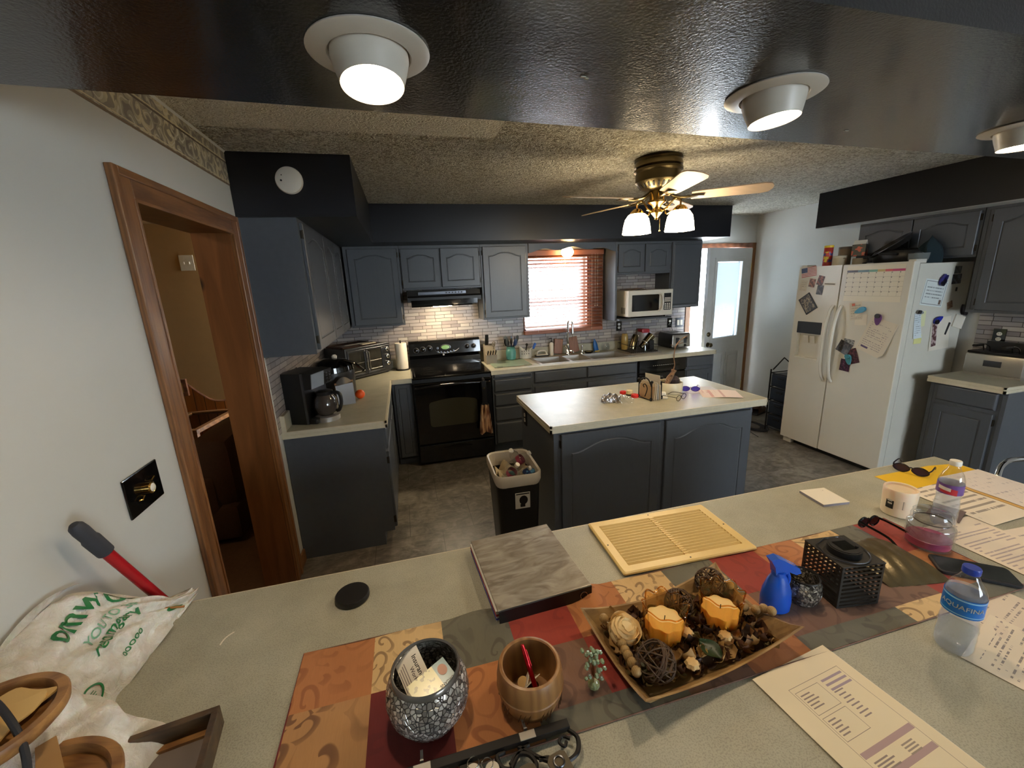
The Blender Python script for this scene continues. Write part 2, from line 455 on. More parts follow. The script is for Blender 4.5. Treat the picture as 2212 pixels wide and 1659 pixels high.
# nail holes and chipped paint on the beam
b = B()
for x, y, l in ((1.195, -3.68, 0.012), (1.207, -3.675, 0.008), (2.12, -3.5, 0.014)):
    b.box(x, x+l, y, y+0.006, HS-0.0022, HS-0.0004, 0.0006)
struct(b.obj('ceiling_beam_chips', mat('bare_plaster', (170, 166, 150), 0.8)))

# doorway to the next room: jambs + casings
b = B()
b.box(-0.171, 0.0, -2.103, -2.0951, 0, 2.0449); b.box(-0.171, 0.0, -2.9099, -2.902, 0, 2.0449); b.box(-0.171, 0.0, -2.902, -2.103, 2.037, 2.0449)
struct(b.obj('door_1', 'pine'), 'knotty pine lined doorway')
def casing(b, x0, x1, pts):
    for y0, y1, z0, z1 in pts:
        b.box(x0, x1, y0, y1, z0, z1, 0.003)
b = B(); casing(b, 0.0, 0.016, [(-2.993, -2.905, 0, 2.121), (-2.096, -2.012, 0, 2.121)])
casing(b, 0.0, 0.022, [(-2.995, -2.968, 0, 2.123), (-2.037, -2.010, 0, 2.123)]); b.box(0, 0.02, -2.912, -2.9, 0, 2.04, .002); b.box(0, 0.02, -2.1, -2.088, 0, 2.04, .002)
struct(b.obj('trim_4', 'oakz'))
b = B(); casing(b, 0.0, 0.016, [(-2.905, -2.096, 2.037, 2.121)]); casing(b, 0.0, 0.022, [(-2.968, -2.037, 2.097, 2.123)]); b.box(0, 0.02, -2.905, -2.096, 2.03, 2.042, .002)
struct(b.obj('trim_5', 'oaky'))
b = B(); b.box(0.0, 0.014, -2.012, -1.88, 0, 0.085, 0.003); struct(b.obj('baseboard_left', 'oaky'))

# the dim room beyond
tan = mat('tan_wall_paint', (168, 132, 84), 0.7, var=0.03)
YR = 0.40
wall('wall_next_room', 'x', YR, YR+0.12, -4.0, -0.05, 0, 2.6, [], tan)
wall('wall_next_room_far', 'y', -4.0, -3.9, -5.6, YR, 0, 2.6, [], tan)
wall('wall_next_room_near', 'x', -5.7, -5.6, -4.0, -0.17, 0, 2.6, [], tan)
b = B(); b.box(-4.0, -0.171, -5.7, YR+.1, 2.44, 2.5); struct(b.obj('ceiling_next_room', tan))
b = B(); b.box(-3.9, -0.171, -5.6, YR, 0.0, 0.008); struct(b.obj('floor_next_room', mat('brown_carpet', (92, 66, 42), 0.95, var=0.15, vscale=60)))
# wainscot with a wavy top, built as vertical boards
pts = []
for i in range(51):
    x = -3.9+3.73*i/50
    x = -3.9 if i == 0 else -1.9+(i-1)*1.73/49
    z = 0.915 if x < -1.62 else 0.915-0.285*(0.5-0.5*cos(pi*min(1, (x+1.62)/0.40)))
    pts.append((x, z))
b = B(); b.prism([(pts[0][0], 0.008)]+pts+[(pts[-1][0], 0.008)], YR-0.022, YR, 'y')
def boards(name, c1, c2, period, axis=0):
    t = NT(name); xs = t.sep()
    f = t.math('PINGPONG', xs[axis], period/2)
    g = t.math('LESS_THAN', f, 0.003)
    v = t.n('Mapping', Vector=t.co, Scale=(1, 1, 0.1)).outputs[0]
    c = t.ramp(t.noise(14, 5, v, dist=1.0), [(0.3, lin(c1)), (0.7, lin(c2))])
    t.base(t.mix(g, c, lin((40, 20, 8)))); t.b.inputs['Roughness'].default_value = 0.4; return t.m
wn = struct(b.obj('wall_wainscot', boards('orange_pine_boards', (120, 66, 26), (160, 94, 40), 0.09)), 'pine wainscot with a wavy top in the next room')
b = B(); b.tube([(x, YR-0.012, z+0.006) for x, z in pts], 0.011, 6); b.obj('cap', 'oakx', wn, True)
def frame_box(b, x0, x1, z0, z1, y0, y1, t):
    b.box(x0, x1, y0, y1, z1-t, z1, .002); b.box(x0, x1, y0, y1, z0, z0+t, .002); b.box(x0, x0+t, y0, y1, z0+t, z1-t, .002); b.box(x1-t, x1, y0, y1, z0+t, z1-t, .002)
t = thing('framed_plaque', 'small brass plaque in dark wooden frame on the pine wainscot', 'plaque', (-1.62, YR-0.024, 0.83))
b = B(); frame_box(b, -0.26, 0.15, -0.10, 0.08, -0.03, 0, 0.035); b.obj('frame', 'oakx', t)
b = B(); b.box(-0.225, 0.115, -0.008, 0, -0.065, 0.045); b.obj('plaque', mat('brass_plaque', (200, 166, 96), 0.35, 0.6), t)
# switch plate
def plate(name, label, loc, rz, w, h, m, kind, cat='outlet'):
    t = thing(name, label, cat, loc, rz)
    b = B(); b.box(-w/2, w/2, -0.006, 0, -h/2, h/2, 0.002); b.obj('plate', m, t)
    if kind == 'outlet':
        for s in (-1, 1):
            b = B(); b.prism([(0.016*cos(a), s*0.02+0.0145*sin(a)) for a in [2*pi*k/16 for k in range(16)]], -0.008, -0.006, 'y'); o = b.obj('socket', 'wplastic', t)
            b = B()
            for dx in (-0.006, 0.006): b.box(dx-0.0012, dx+0.0012, -0.0086, -0.0079, s*0.02-0.001, s*0.02+0.007)
            b.obj('slot', 'black', o)
    elif kind == 'toggle':
        for dx in ((-0.023, 0.023) if w > 0.1 else (0,)):
            b = B(); b.box(dx-0.005, dx+0.005, -0.016, -0.006, -0.012, 0.010, 0.001); b.obj('toggle', 'wplastic', t)
    elif kind == 'rocker':
        for dx in (-0.023, 0.023):
            b = B(); b.hexa([(dx-0.016, -0.006, -0.033), (dx+0.016, -0.006, -0.033), (dx+0.016, -0.012, -0.033), (dx-0.016, -0.012, -0.033)], [(dx-0.016, -0.006, 0.033), (dx+0.016, -0.006, 0.033), (dx+0.016, -0.008, 0.033), (dx-0.016, -0.008, 0.033)]); b.obj('rocker', 'wplastic', t)
    return t
plate('switch_plate', 'tan two-hole plate on the dim wall beyond the doorway', (-1.245, YR, 2.07), 0, 0.125, 0.15, 'cream_edge', 'toggle', 'switch')

# back window: frame, pane, brown blind
b = B()
for q in ((2.12, 2.15, 1.22, 2.03), (2.87, 2.90, 1.22, 2.03), (2.15, 2.87, 1.22, 1.25), (2.15, 2.87, 2.0, 2.03), (2.15, 2.87, 1.62, 1.65)): b.box(q[0], q[1], 0.04, 0.09, q[2], q[3])
wf = struct(b.obj('window_1', 'white')); b = B(); b.box(2.15, 2.87, 0.062, 0.066, 1.25, 2.0); b.obj('pane', 'pane', wf)
b = B()
for q in ((2.115, 2.125, 1.16, 2.09), (2.90, 3.10, 1.16, 2.09), (2.13, 3.10, 2.03, 2.09), (2.13, 3.10, 1.16, 1.22)): b.box(q[0], q[1], -0.015, 0, q[2], q[3], .002)
struct(b.obj('trim_6', 'oakx'))
t = thing('window_blind', 'reddish brown wooden slat blind lowered over the sink window', 'blind', (2.6, -0.05, 1.16))
M['slat'] = mat('red_brown_slat', (150, 92, 66), 0.4, var=0.08, vscale=8, stretch=(1, 8, 8), sss=0.0)
b = B(); b.box(-0.48, 0.48, -0.028, 0.028, 0.86, 0.915, .002); b.obj('head_rail', 'slat', t)
b = B(); b.box(-0.49, 0.475, -0.026, 0.026, 0.0, 0.042, .003); b.obj('bottom_rail', 'slat', t)
n = 22
for i in range(n):
    z = 0.06+i*(0.79/(n-1)); b = B(); a = rad(24)
    b.T = Matrix.Translation((0, 0, z)) @ Matrix.Rotation(a, 4, 'X')
    b.box(-0.475, 0.475, -0.0245, 0.0245, -0.0014, 0.0014); b.obj('slat', 'slat', t)
for x in (-0.33, 0.0, 0.33):
    for y in (-0.029, 0.029):
        b = B(); b.tube([(x, y, 0.02), (x, y, 0.87)], 0.0012, 5); b.obj('ladder_cord', 'cream_edge', t)
for x in (0.37, 0.40):
    b = B(); b.tube([(x, -0.034, 0.3), (x, -0.034, 0.87)], 0.0012, 5); b.ball((x, -0.034, 0.29), 0.007, 8); b.obj('pull_cord', 'cream_edge', t)

# back door, part open
b = B()
b.box(5.19, 5.247, -0.016, 0, 0, 2.117, .003); b.box(4.255, 4.325, -0.016, 0, 0, 2.117, .003)
b.box(5.185, 5.19, 0, 0.13, 0, 2.06); b.box(4.325, 4.33, 0, 0.13, 0, 2.06)
struct(b.obj('trim_7', 'oakz'))
b = B(); b.box(4.325, 5.19, -0.016, 0, 2.06, 2.117, .003); b.box(4.325, 5.19, 0, 0.13, 2.055, 2.06); struct(b.obj('trim_8', 'oakx'))
b = B(); b.box(4.325, 5.19, 0.0, 0.14, 0.0, 0.018, .003); struct(b.obj('trim_9', 'steel'), 'metal door threshold')
M['doorwhite'] = mat('scuffed_white_door_paint', (206, 208, 208), 0.4, var=0.08, vscale=5, bump=0.1, bscale=60)
t = thing('door_2', None, None, (5.175, -0.012, 0.02), rad(180+14.5))
t['kind'] = 'structure'; t['label'] = 'white exterior door standing ajar'
# local x from hinge to free edge, local y: 0..0.044 thickness (kitchen side is +y after turning)
D = 0.83; HD = 2.03
b = B()
gx0, gx1, gz0, gz1 = 0.19, 0.70, 0.93, 1.88
for q in ((0, gx0, 0, HD), (gx1, D, 0, HD), (gx0, gx1, 0, gz0), (gx0, gx1, gz1, HD)): b.box(q[0], q[1], -0.022, 0.022, q[2], q[3])
bmesh.ops.remove_doubles(b.bm, verts=b.bm.verts[:], dist=1e-5); b.obj('slab', 'doorwhite', t)
b = B()
for y0, y1 in ((0.022, 0.034), (-0.034, -0.022)):
    frame_box(b, gx0-0.035, gx1+0.035, gz0-0.035, gz1+0.035, y0, y1, 0.045)
b.obj('window_frame', 'doorwhite', t)
b = B(); b.box(gx0, gx1, 0.006, 0.009, gz0, gz1); b.box(gx0, gx1, -0.009, -0.006, gz0, gz1); b.obj('pane', 'pane', t)
b = B()
for i in range(77):
    z = gz0+0.005+i*0.012; b.hexa([(gx0+.012, -0.004, z), (gx1-.012, -0.004, z), (gx1-.012, 0.004, z+.0120), (gx0+.012, 0.004, z+.0120)], [(gx0+.012, -0.004, z+.0007), (gx1-.012, -0.004, z+.0007), (gx1-.012, 0.004, z+.0128), (gx0+.012, 0.004, z+.0128)])
q = NT('white_mini_blind'); q.t.nodes.remove(q.b)
_a, _b = q.n('BsdfDiffuse', Color=(.8, .84, .84, 1)), q.n('BsdfTranslucent', Color=(.62, .72, .74, 1))
_m = q.t.nodes.new('ShaderNodeMixShader'); _m.inputs[0].default_value = .012; q.t.links.new(_a.outputs[0], _m.inputs[1]); q.t.links.new(_b.outputs[0], _m.inputs[2]); q.t.links.new(_m.outputs[0], q.t.nodes['Material Output'].inputs['Surface'])
M['miniblind'] = q.m
b.obj('mini_blind', 'miniblind', t)
b = B()
for x0, x1 in ((0.12, 0.39), (0.45, 0.72)):
    frame_box(b, x0, x1, 0.2, 0.74, 0.022, 0.028, 0.02); b.box(x0+.05, x1-.05, 0.022, 0.027, 0.25, 0.69, .002)
b.obj('raised_panel', 'doorwhite', t)
for z, r in ((1.0, 0.022), (0.87, 0.026)):
    b = B(); b.T = Matrix.Translation((0.765, 0.022, z)) @ Matrix.Rotation(rad(-90), 4, 'X')
    b.lathe([(0.03, 0), (0.03, 0.006), (0.012, 0.01), (0.012, 0.03), (r, 0.036), (r*1.05, 0.05), (r*0.7, 0.06), (0, 0.062)] if z < 0.9 else [(0.028, 0), (0.028, 0.01), (0.02, 0.018), (0, 0.02)], 18)
    b.obj('door_knob' if z < 0.9 else 'deadbolt', 'bronze', t, True)
for z in (0.25, 1.02, 1.80):
    b = B(); b.tube([(-0.004, 0.02, z-0.05), (-0.004, 0.02, z+0.05)], 0.007, 8); b.obj('hinge', 'brass', t)

# tiled backsplash
def tiles(name, axis, c0, c1, rects):
    b = B()
    for a0, a1, z0, z1 in rects:
        if axis == 'x': b.box(a0, a1, c0, c1, z0, z1)
        else: b.box(c0, c1, a0, a1, z0, z1)
    return struct(b.obj(name, 'tile_'+axis), 'mosaic brick pattern backsplash')
tiles('wall_backsplash', 'x', -0.006, 0, [(0, 0.809, 0.9, 1.38), (0.809, 1.6, 0.7, 1.72), (1.6, 2.13, 0.9, 1.38), (2.13, 3.10, 0.9, 1.16), (3.10, 3.805, 0.9, 1.79), (3.805, 4.255, 0.9, 1.38)])
tiles('wall_backsplash_left', 'y', 0, 0.006, [(-1.95, 0, 0.9, 1.38)])
tiles('wall_backsplash_right', 'y', W-0.006, W, [(-2.9, -2.3, 0.9, 1.38)])
b = B(); b.box(0, 0.009, -1.962, -1.95, 0.86, 1.378); struct(b.obj('trim_10', 'white'))

# ================================================================== cabinets
def door_panel(name, w, h, parent, loc, arch=0.035, rail=0.055, m='door', th=0.019, hinge=0, flat=False, pulls=None):
    """Raised-panel door: local x 0..w, z 0..h, front face at y = -th."""
    b = B(); n = 14
    def loop(ins, ar, yy):
        x0, x1, z0, z1 = ins, w-ins, ins, h-ins
        pts = [(x0, z0), (x1, z0)]
        for k in range(n+1):
            x = x1+(x0-x1)*k/n; u = 2*k/n-1
            z = z1-ar*(sin(pi/2*min(1, abs(u)/0.93))**3.2 if ar else 0)
            pts.append((x, z))
        return b._v([(x, yy, z) for x, z in pts])
    def outer(yy, e=0.0):
        pts = [(e, e), (w-e, e)]+[(w-e+(2*e-w)*k/n, h-e) for k in range(n+1)]
        return b._v([(x, yy, z) for x, z in pts])
    if flat: arch = 0.0
    L = [outer(0), outer(-th+0.004), outer(-th, 0.004), loop(rail, arch, -th), loop(rail+0.003, arch, -th+0.005), loop(rail+0.006, arch, -th+0.005), loop(rail+0.012, arch, -th+0.0012)]
    for a, c in zip(L, L[1:]):
        for k in range(len(a)): b.face([a[k], a[(k+1) % len(a)], c[(k+1) % len(a)], c[k]])
    b.face(L[-1]); b.face(L[0][::-1])
    o = b.obj(name, m, parent, loc=loc)
    if hinge:
        x = -0.004 if hinge < 0 else w+0.004
        for z in (min(0.06, h*0.15), h-min(0.06, h*0.15)):
            q = B(); q.box(x-0.005, x+0.005, -0.012, 0.0, z-0.022, z+0.022, .001); q.tube([(x, -0.013, z-0.024), (x, -0.013, z+0.024)], 0.0035, 6); q.obj('hinge', 'hinge', o)
    return o
def drawer_front(w, h, parent, loc, m='door', th=0.019):
    b = B(); L = [b._v([(e, y, e), (w-e, y, e), (w-e, y, h-e), (e, y, h-e)]) for e, y in ((0, 0), (0, -th+0.008), (0.006, -th+0.002), (0.012, -th))]
    for a, c in zip(L, L[1:]):
        for k in range(4): b.face([a[k], a[(k+1) % 4], c[(k+1) % 4], c[k]])
    b.face(L[-1]); b.face(L[0][::-1]); return b.obj('drawer_front', m, parent, loc=loc)
def cabinet(name, label, loc, rz, w, d, h, doors=(), drawers=(), toe=False, group=None, cat='cabinet'):
    t = thing(name, label, cat, loc, rz, group)
    b = B()
    if toe: b.prism([(0.0, 0.1), (0.067, 0.1), (0.067, 0.0), (d, 0), (d, h), (0, h)], 0, w, 'x')
    else: b.box(0, w, 0, d, 0, h)
    b.obj('carcass', 'cab', t)
    b = B(); frame_box(b, 0.0, w, 0.1 if toe else 0.0, h, -0.002, 0.0, 0.025); b.obj('face_frame', 'cab', t)
    for q in doors:
        x, z, ww, hh = q[:4]; kw = dict(q[4]) if len(q) > 4 else {}
        door_panel('door', ww, hh, t, (x, -0.002, z), **kw)
    for x, z, ww, hh in drawers: drawer_front(ww, hh, t, (x, -0.002, z))
    return t
R90, L90 = rad(90), rad(-90)
UH = HS-HU
# uppers, back wall
cabinet('wall_cabinet', 'grey upper cupboard in the back left corner with one arched door', (0.304, -0.284, HU), 0, 0.505, 0.284, UH, [(0.036, 0.02, 0.45, 0.71, dict(hinge=1))])
cabinet('wall_cabinet', 'short grey two-door cupboard directly above the range hood', (0.811, -0.284, 1.712), 0, 0.792, 0.278, HS-1.712, [(0.01, 0.018, 0.37, 0.37, dict(arch=.03, hinge=-1)), (0.39, 0.018, 0.385, 0.37, dict(arch=.03, hinge=1))])
cabinet('wall_cabinet', 'grey upper cupboard with arched door between range hood and window', (1.605, -0.284, HU), 0, 0.504, 0.278, UH, [(0.021, 0.02, 0.455, 0.71, dict(hinge=-1))])
cabinet('wall_cabinet', 'short grey two-door cupboard above the white microwave', (3.131, -0.284, 1.782), 0, 0.674, 0.278, HS-1.782, [(0.01, 0.022, 0.325, 0.30, dict(arch=.028, hinge=-1)), (0.345, 0.022, 0.32, 0.30, dict(arch=.028, hinge=1))])
cabinet('wall_cabinet', 'plain grey upper cupboard at the right end beside the back door', (3.807, -0.284, HU), 0, 0.414, 0.284, UH, [(0.012, 0.02, 0.39, 0.72, dict(flat=True, rail=0.02))])
# uppers, left wall (facing +x)
cabinet('wall_cabinet', 'grey run of three arched doors on the left wall above the coffee maker', (0.284, -1.953, HU), R90, 1.953, 0.284, UH, [(0.045, 0.02, 0.60, 0.71, dict(hinge=-1)), (0.66, 0.02, 0.42, 0.71), (1.095, 0.02, 0.42, 0.71, dict(hinge=1))])
# uppers, right wall (facing -x)
cabinet('wall_cabinet', 'grey two-door cupboard above the white refrigerator', (4.962, -1.483, 1.785), L90, 0.865, 0.284, HS-1.785, [(0.012, 0.016, 0.415, 0.31, dict(arch=.03)), (0.435, 0.016, 0.415, 0.31, dict(arch=.03, hinge=1))])
cabinet('wall_cabinet', 'grey upper cupboard right of the refrigerator above the deep fryer', (4.962, -2.352, HU), L90, 0.47, 0.284, UH, [(0.055, 0.02, 0.39, 0.71, dict(hinge=-1))])
# microwave side panel + shelf, valance
t = thing('microwave_shelf', 'grey open shelf with side panel holding the microwave', 'shelf', (3.107, 0, 1.276))
b = B(); b.box(0, 0.022, -0.302, -0.006, 0, HS-1.276); b.obj('side_panel', 'door', t)
b = B(); b.box(0.022, 0.69, -0.37, -0.006, 0.0, 0.022, .003); b.obj('shelf_board', 'cab', t)
pts = [(2.111, 2.129), (2.111, 2.045)]
for k in range(41):
    u = k/40; x = 2.111+0.994*u
    pts.append((x, 2.048+0.028*sin(pi*u)-0.014*cos(6*pi*u)))
pts += [(3.105, 2.045), (3.105, 2.129)]
b = B(); b.prism(pts, -0.302, -0.284, 'y'); tag(b.obj('window_valance', 'cab'), 'grey scalloped valance board above the sink window', 'valance')
t = thing('sink_light', 'lit frosted globe lamp behind the valance over the sink', 'light', (2.595, -0.17, 2.129))
b = B(); b.cyl(0, 0, -0.03, 0, 0.055, 20); b.obj('base', 'wplastic', t)
M['globe'] = mat('lit_frosted_globe', (255, 240, 210), 0.4, var=0, emit=(1.0, 0.72, 0.36), estr=22*LAMP)
b = B(); b.ball((0, 0, -0.085), 0.068, 20, sz=0.85); b.obj('globe', 'globe', t, True)

# bases
BH = 0.86
cabinet('base_cabinet', 'grey corner base cupboards below the coffee maker with plain end panel', (0.594, -1.8755, 0), R90, 1.865, 0.59, BH,
        [(0.012, 0.12, 0.70, 0.56, dict(arch=0, hinge=-1)), (0.73, 0.12, 0.46, 0.56, dict(arch=0))], [(0.012, 0.70, 0.70, 0.14), (0.73, 0.70, 0.46, 0.14)], toe=True)
cabinet('base_cabinet', 'narrow grey base cupboard squeezed left of the black range', (0.622, -0.594, 0), 0, 0.186, 0.584, BH, [(0.022, 0.085+0.02, 0.146, 0.735, dict(arch=0, rail=.03))], toe=True)
dz = [(0.815, 0.04), (0.672, 0.126), (0.524, 0.125), (0.360, 0.148), (0.115, 0.222)]
cabinet('base_cabinet', 'grey drawer stack right of the black range', (1.597, -0.594, 0), 0, 0.425, 0.584, BH, [], [(0.018, z, 0.395, h) for z, h in dz], toe=True)
cabinet('base_cabinet', 'wide grey sink cupboard below the steel sink', (2.024, -0.594, 0), 0, 1.21, 0.584, 0.70,
        [(0.018, 0.115, 0.58, 0.565, dict(arch=0)), (0.612, 0.115, 0.58, 0.565, dict(arch=0))], [], toe=True)
sk = [o for o in bpy.data.objects if o.get('label') == 'wide grey sink cupboard below the steel sink'][0]
b = B(); b.box(0, 1.21, 0.0, 0.012, 0.70, BH); b.obj('apron', 'cab', sk)
drawer_front(0.58, 0.115, sk, (0.018, -0.002, 0.725)); drawer_front(0.58, 0.115, sk, (0.612, -0.002, 0.725))
cabinet('base_cabinet', 'narrow grey cupboard at the right end beside the dishwasher', (3.845, -0.594, 0), 0, 0.378, 0.584, BH, [(0.015, 0.115, 0.345, 0.575, dict(arch=0))], [(0.015, 0.728, 0.345, 0.115)], toe=True)
cabinet('base_cabinet', 'grey base cupboard under the deep fryer on the right', (4.775, -2.34, 0), L90, 0.439, 0.465, BH, [(0.05, 0.115, 0.345, 0.575, dict(arch=0, hinge=1))], [(0.05, 0.72, 0.345, 0.122)], toe=True)
# island
ti = cabinet('kitchen_island', 'grey island cabinet with two large arched doors facing the bar', (1.60, -2.36, 0), 0, 1.448, 0.70, BH,
        [(0.045, 0.09, 0.675, 0.745, dict(arch=.06, rail=.06, hinge=-1)), (0.765, 0.09, 0.655, 0.745, dict(arch=.06, rail=.06))], toe=False, cat='kitchen island')
t = plate('wall_outlet', 'black outlet on the left end of the island', (1.5995, -1.765, 0.765), L90, 0.07, 0.115, 'black', 'outlet')

# ================================================================== countertops
def nose(b, pts, z1=HK, depth=0.012):
    """Grooved cream edge along a polyline on the outer side (pts ordered, outside on the right)."""
    for (x0, y0), (x1, y1) in zip(pts, pts[1:]):
        d = Vector((x1-x0, y1-y0)); L = d.length; d.normalize(); nrm = Vector((d.y, -d.x))
        for za, zb, o in ((z1-0.0145, z1-0.0005, 0.0), (z1-0.024, z1-0.0145, -0.004), (z1-0.046, z1-0.024, 0.0)):
            p = [(x0, y0), (x1, y1), (x1, y1), (x0, y0)]; off = [o, o, -depth, -depth]
            q = [(px+nrm.x*f, py+nrm.y*f) for (px, py), f in zip(p, off)]
            b.prism(q, za, zb)
def counter(label, poly, edge, lips=(), name='countertop', hole=None, z0=0.862):
    t = thing(name, label, 'countertop', (0, 0, 0))
    b = B()
    if hole:
        x0, x1, y0, y1 = poly; hx0, hx1, hy0, hy1 = hole
        for q in ((x0, hx0, y0, y1), (hx1, x1, y0, y1), (hx0, hx1, y0, hy0), (hx0, hx1, hy1, y1)): b.box(*q, z0, HK)
        bmesh.ops.remove_doubles(b.bm, verts=b.bm.verts[:], dist=1e-5)
    else: b.prism(poly, z0, HK)
    b.obj('slab', 'lam', t)
    b = B(); nose(b, edge); b.obj('edge_strip', 'cream_edge', t)
    for q in lips: b = B(); b.box(*q, HK, HK+0.10, .002); b.obj('backsplash_lip', 'lam', t)
    return t
counter('grey laminate L-shaped worktop with cream edge left of the range', [(0.0, -1.878), (0.614, -1.878), (0.614, -0.614), (0.811, -0.614), (0.811, 0), (0.0, 0)],
        [(0.0, -1.888), (0.624, -1.888), (0.624, -0.624), (0.811, -0.624)], [(0.009, 0.028, -1.872, -0.03), (0.028, 0.811, -0.026, -0.007)])
b = B(); b.box(0.0065, 0.03, -1.886, -1.872, HK, 1.002); bpy_lip = b.obj('lip_end_cap', 'cream_edge', bpy.data.objects[[o.name for o in bpy.data.objects if o.get('label', '').startswith('grey laminate L-shaped')][0]])
SX0, SX1, SY0, SY1 = 2.125, 3.235, -0.555, -0.115
counter('grey laminate worktop with cream edge holding the steel sink', (1.586, 4.222, -0.614, 0), [(1.586, -0.624), (4.232, -0.624), (4.232, 0.0)],
        [(1.586, 4.222, -0.026, -0.007)], hole=(SX0+.012, SX1-.012, SY0+.012, SY1-.012))
counter('grey laminate island top with cream edge carrying mail and bowl', [(1.58, -2.378), (3.142, -2.378), (3.142, -1.632), (1.58, -1.632)],
        [(1.572, -2.387), (3.150, -2.387), (3.150, -1.623), (1.572, -1.623), (1.572, -2.387)])
counter('short grey worktop with cream edge beneath the deep fryer', [(4.738, -2.771), (W-.001, -2.771), (W-.001, -2.336), (4.738, -2.336)], [(4.730, -2.336), (4.730, -2.779), (W-.001, -2.779)], [(W-0.026, W-0.007, -2.775, -2.336)])
# the nearest bar
t = thing('bar_counter', 'long grey laminate bar top in the foreground', 'countertop', (0, 0, 0))
b = B(); b.prism([(0.001, -4.40), (3.036, -4.40), (3.036, -3.379), (0.001, -3.379)], 0.862, HK); b.obj('slab', 'lam', t)
b = B(); nose(b, [(0.001, -4.404), (3.040, -4.404), (3.040, -3.375), (0.001, -3.375)], depth=.006); b.obj('edge_strip', 'cream_edge', t)
b = B(); b.box(0.02, 2.95, -4.05, -3.52, 0.0, 0.862); b.obj('bar_base', 'cab', t)
b = B(); b.box(1.0755, 1.0765, -3.3795, -3.3785, .9, .9005)
b.bm.free()
# ================================================================== lamps
M['lampwhite'] = mat('white_enamel_trim', (196, 190, 178), 0.35, var=0.03)
M['bulbface'] = mat('glowing_bulb_face', (255, 236, 200), 0.5, var=0, emit=(1.0, 0.78, 0.52), estr=118*LAMP)
def recessed(x, y, tx, ty, label):
    t = thing('recessed_light', label, 'ceiling light', (x, y, HS))
    b = B(); b.lathe([(0.069, -0.0005), (0.102, -0.0005), (0.103, -0.003), (0.098, -0.006), (0.071, -0.009), (0.067, -0.004)], 48, cap=False)
    b.face([v for v in b.bm.verts][:0]) if False else None
    b.obj('trim_ring', 'lampwhite', t, True)
    e = Matrix.Rotation(tx, 4, 'X') @ Matrix.Rotation(ty, 4, 'Y')
    b = B(); b.T = e
    b.lathe([(0.060, 0.01), (0.066, 0.0), (0.066, -0.014), (0.062, -0.030), (0.054, -0.055), (0.0535, -0.058), (0.050, -0.056), (0.050, -0.03), (0.050, 0.0)], 40, cap=False); b.obj('eyeball', 'lampwhite', t, True)
    b = B(); b.T = e; b.lathe([(0, -0.0555), (0.03, -0.0545), (0.0495, -0.050)], 32, cap=False); b.obj('bulb', 'bulbface', t, True)
    return t
recessed(0.790, -3.700, rad(-10), 0, 'round recessed light in the beam, nearest the left wall')
recessed(1.680, -3.672, rad(-4), rad(-4), 'round recessed light in the middle of the dark beam')
recessed(2.705, -3.600, rad(0), rad(0), 'recessed light in the beam cut off by the right picture edge')

FX, FY = 2.415, -2.10
t = thing('ceiling_fan', 'brass ceiling fan with five pale blades and lit glass shades', 'ceiling fan', (FX, FY, HC))
b = B(); b.lathe([(0.140, 0.0), (0.143, -0.012), (0.137, -0.02), (0.143, -0.035), (0.143, -0.05), (0.135, -0.056), (0.146, -0.064), (0.146, -0.075), (0.135, -0.085), (0.135, -0.135), (0.095, -0.175), (0.07, -0.185)], 48); b.obj('motor_housing', 'bronze', t, True)
b = B()
for k in range(24):
    a = 2*pi*k/24; b.T = Matrix.Rotation(a, 4, 'Z'); b.hexa([(0.099, -0.006, -0.172), (0.099, 0.006, -0.172), (0.104, 0.006, -0.169), (0.104, -0.006, -0.169)], [(0.118, -0.006, -0.155), (0.118, 0.006, -0.155), (0.123, 0.006, -0.151), (0.123, -0.006, -0.151)])
b.obj('vent_slots', 'black', t)
b = B(); b.lathe([(0.045, -0.185), (0.045, -0.24), (0.058, -0.245), (0.055, -0.255), (0.03, -0.27), (0.02, -0.29), (0.034, -0.295), (0.036, -0.315), (0.022, -0.33), (0.01, -0.345), (0.012, -0.352), (0, -0.36)], 32); b.obj('switch_housing', 'brass', t, True)
M['blade'] = mat('pale_maple_blade', (206, 178, 146), 0.45, var=0.06, vscale=6, stretch=(1, 8, 1))
zb = 2.215-HC
for k, a in enumerate((182, 110, 38, 326, 254)):
    A = Matrix.Rotation(rad(a), 4, 'Z')
    b = B(); b.T = A @ Matrix.Translation((0, 0, zb)) @ Matrix.Rotation(rad(-13), 4, 'X')
    pts = [(0.20, -0.05), (0.26, -0.056), (0.58, -0.068), (0.62, -0.055), (0.636, -0.02), (0.636, 0.02), (0.62, 0.055), (0.58, 0.068), (0.26, 0.056), (0.20, 0.05)]
    b.prism(pts, -0.003, 0.003); b.obj('fan_blade', 'blade', t)
    b = B(); b.T = A
    b.tube(smoothpath([(0.05, 0, -0.19), (0.10, 0.012, -0.225), (0.15, 0.018, -0.238), (0.20, 0.012, zb-0.008)], 5), 0.007, 6)
    b.tube(smoothpath([(0.05, 0, -0.19), (0.10, -0.012, -0.225), (0.15, -0.018, -0.238), (0.20, -0.012, zb-0.008)], 5), 0.007, 6)
    b.box(0.195, 0.27, -0.03, 0.03, zb-0.012, zb-0.006, .002); b.obj('blade_arm', 'bronze', t, True)
M['shade_glass'] = mat('lit_milk_glass', (255, 244, 220), 0.4, var=0, emit=(1.0, 0.80, 0.50), estr=27*LAMP)
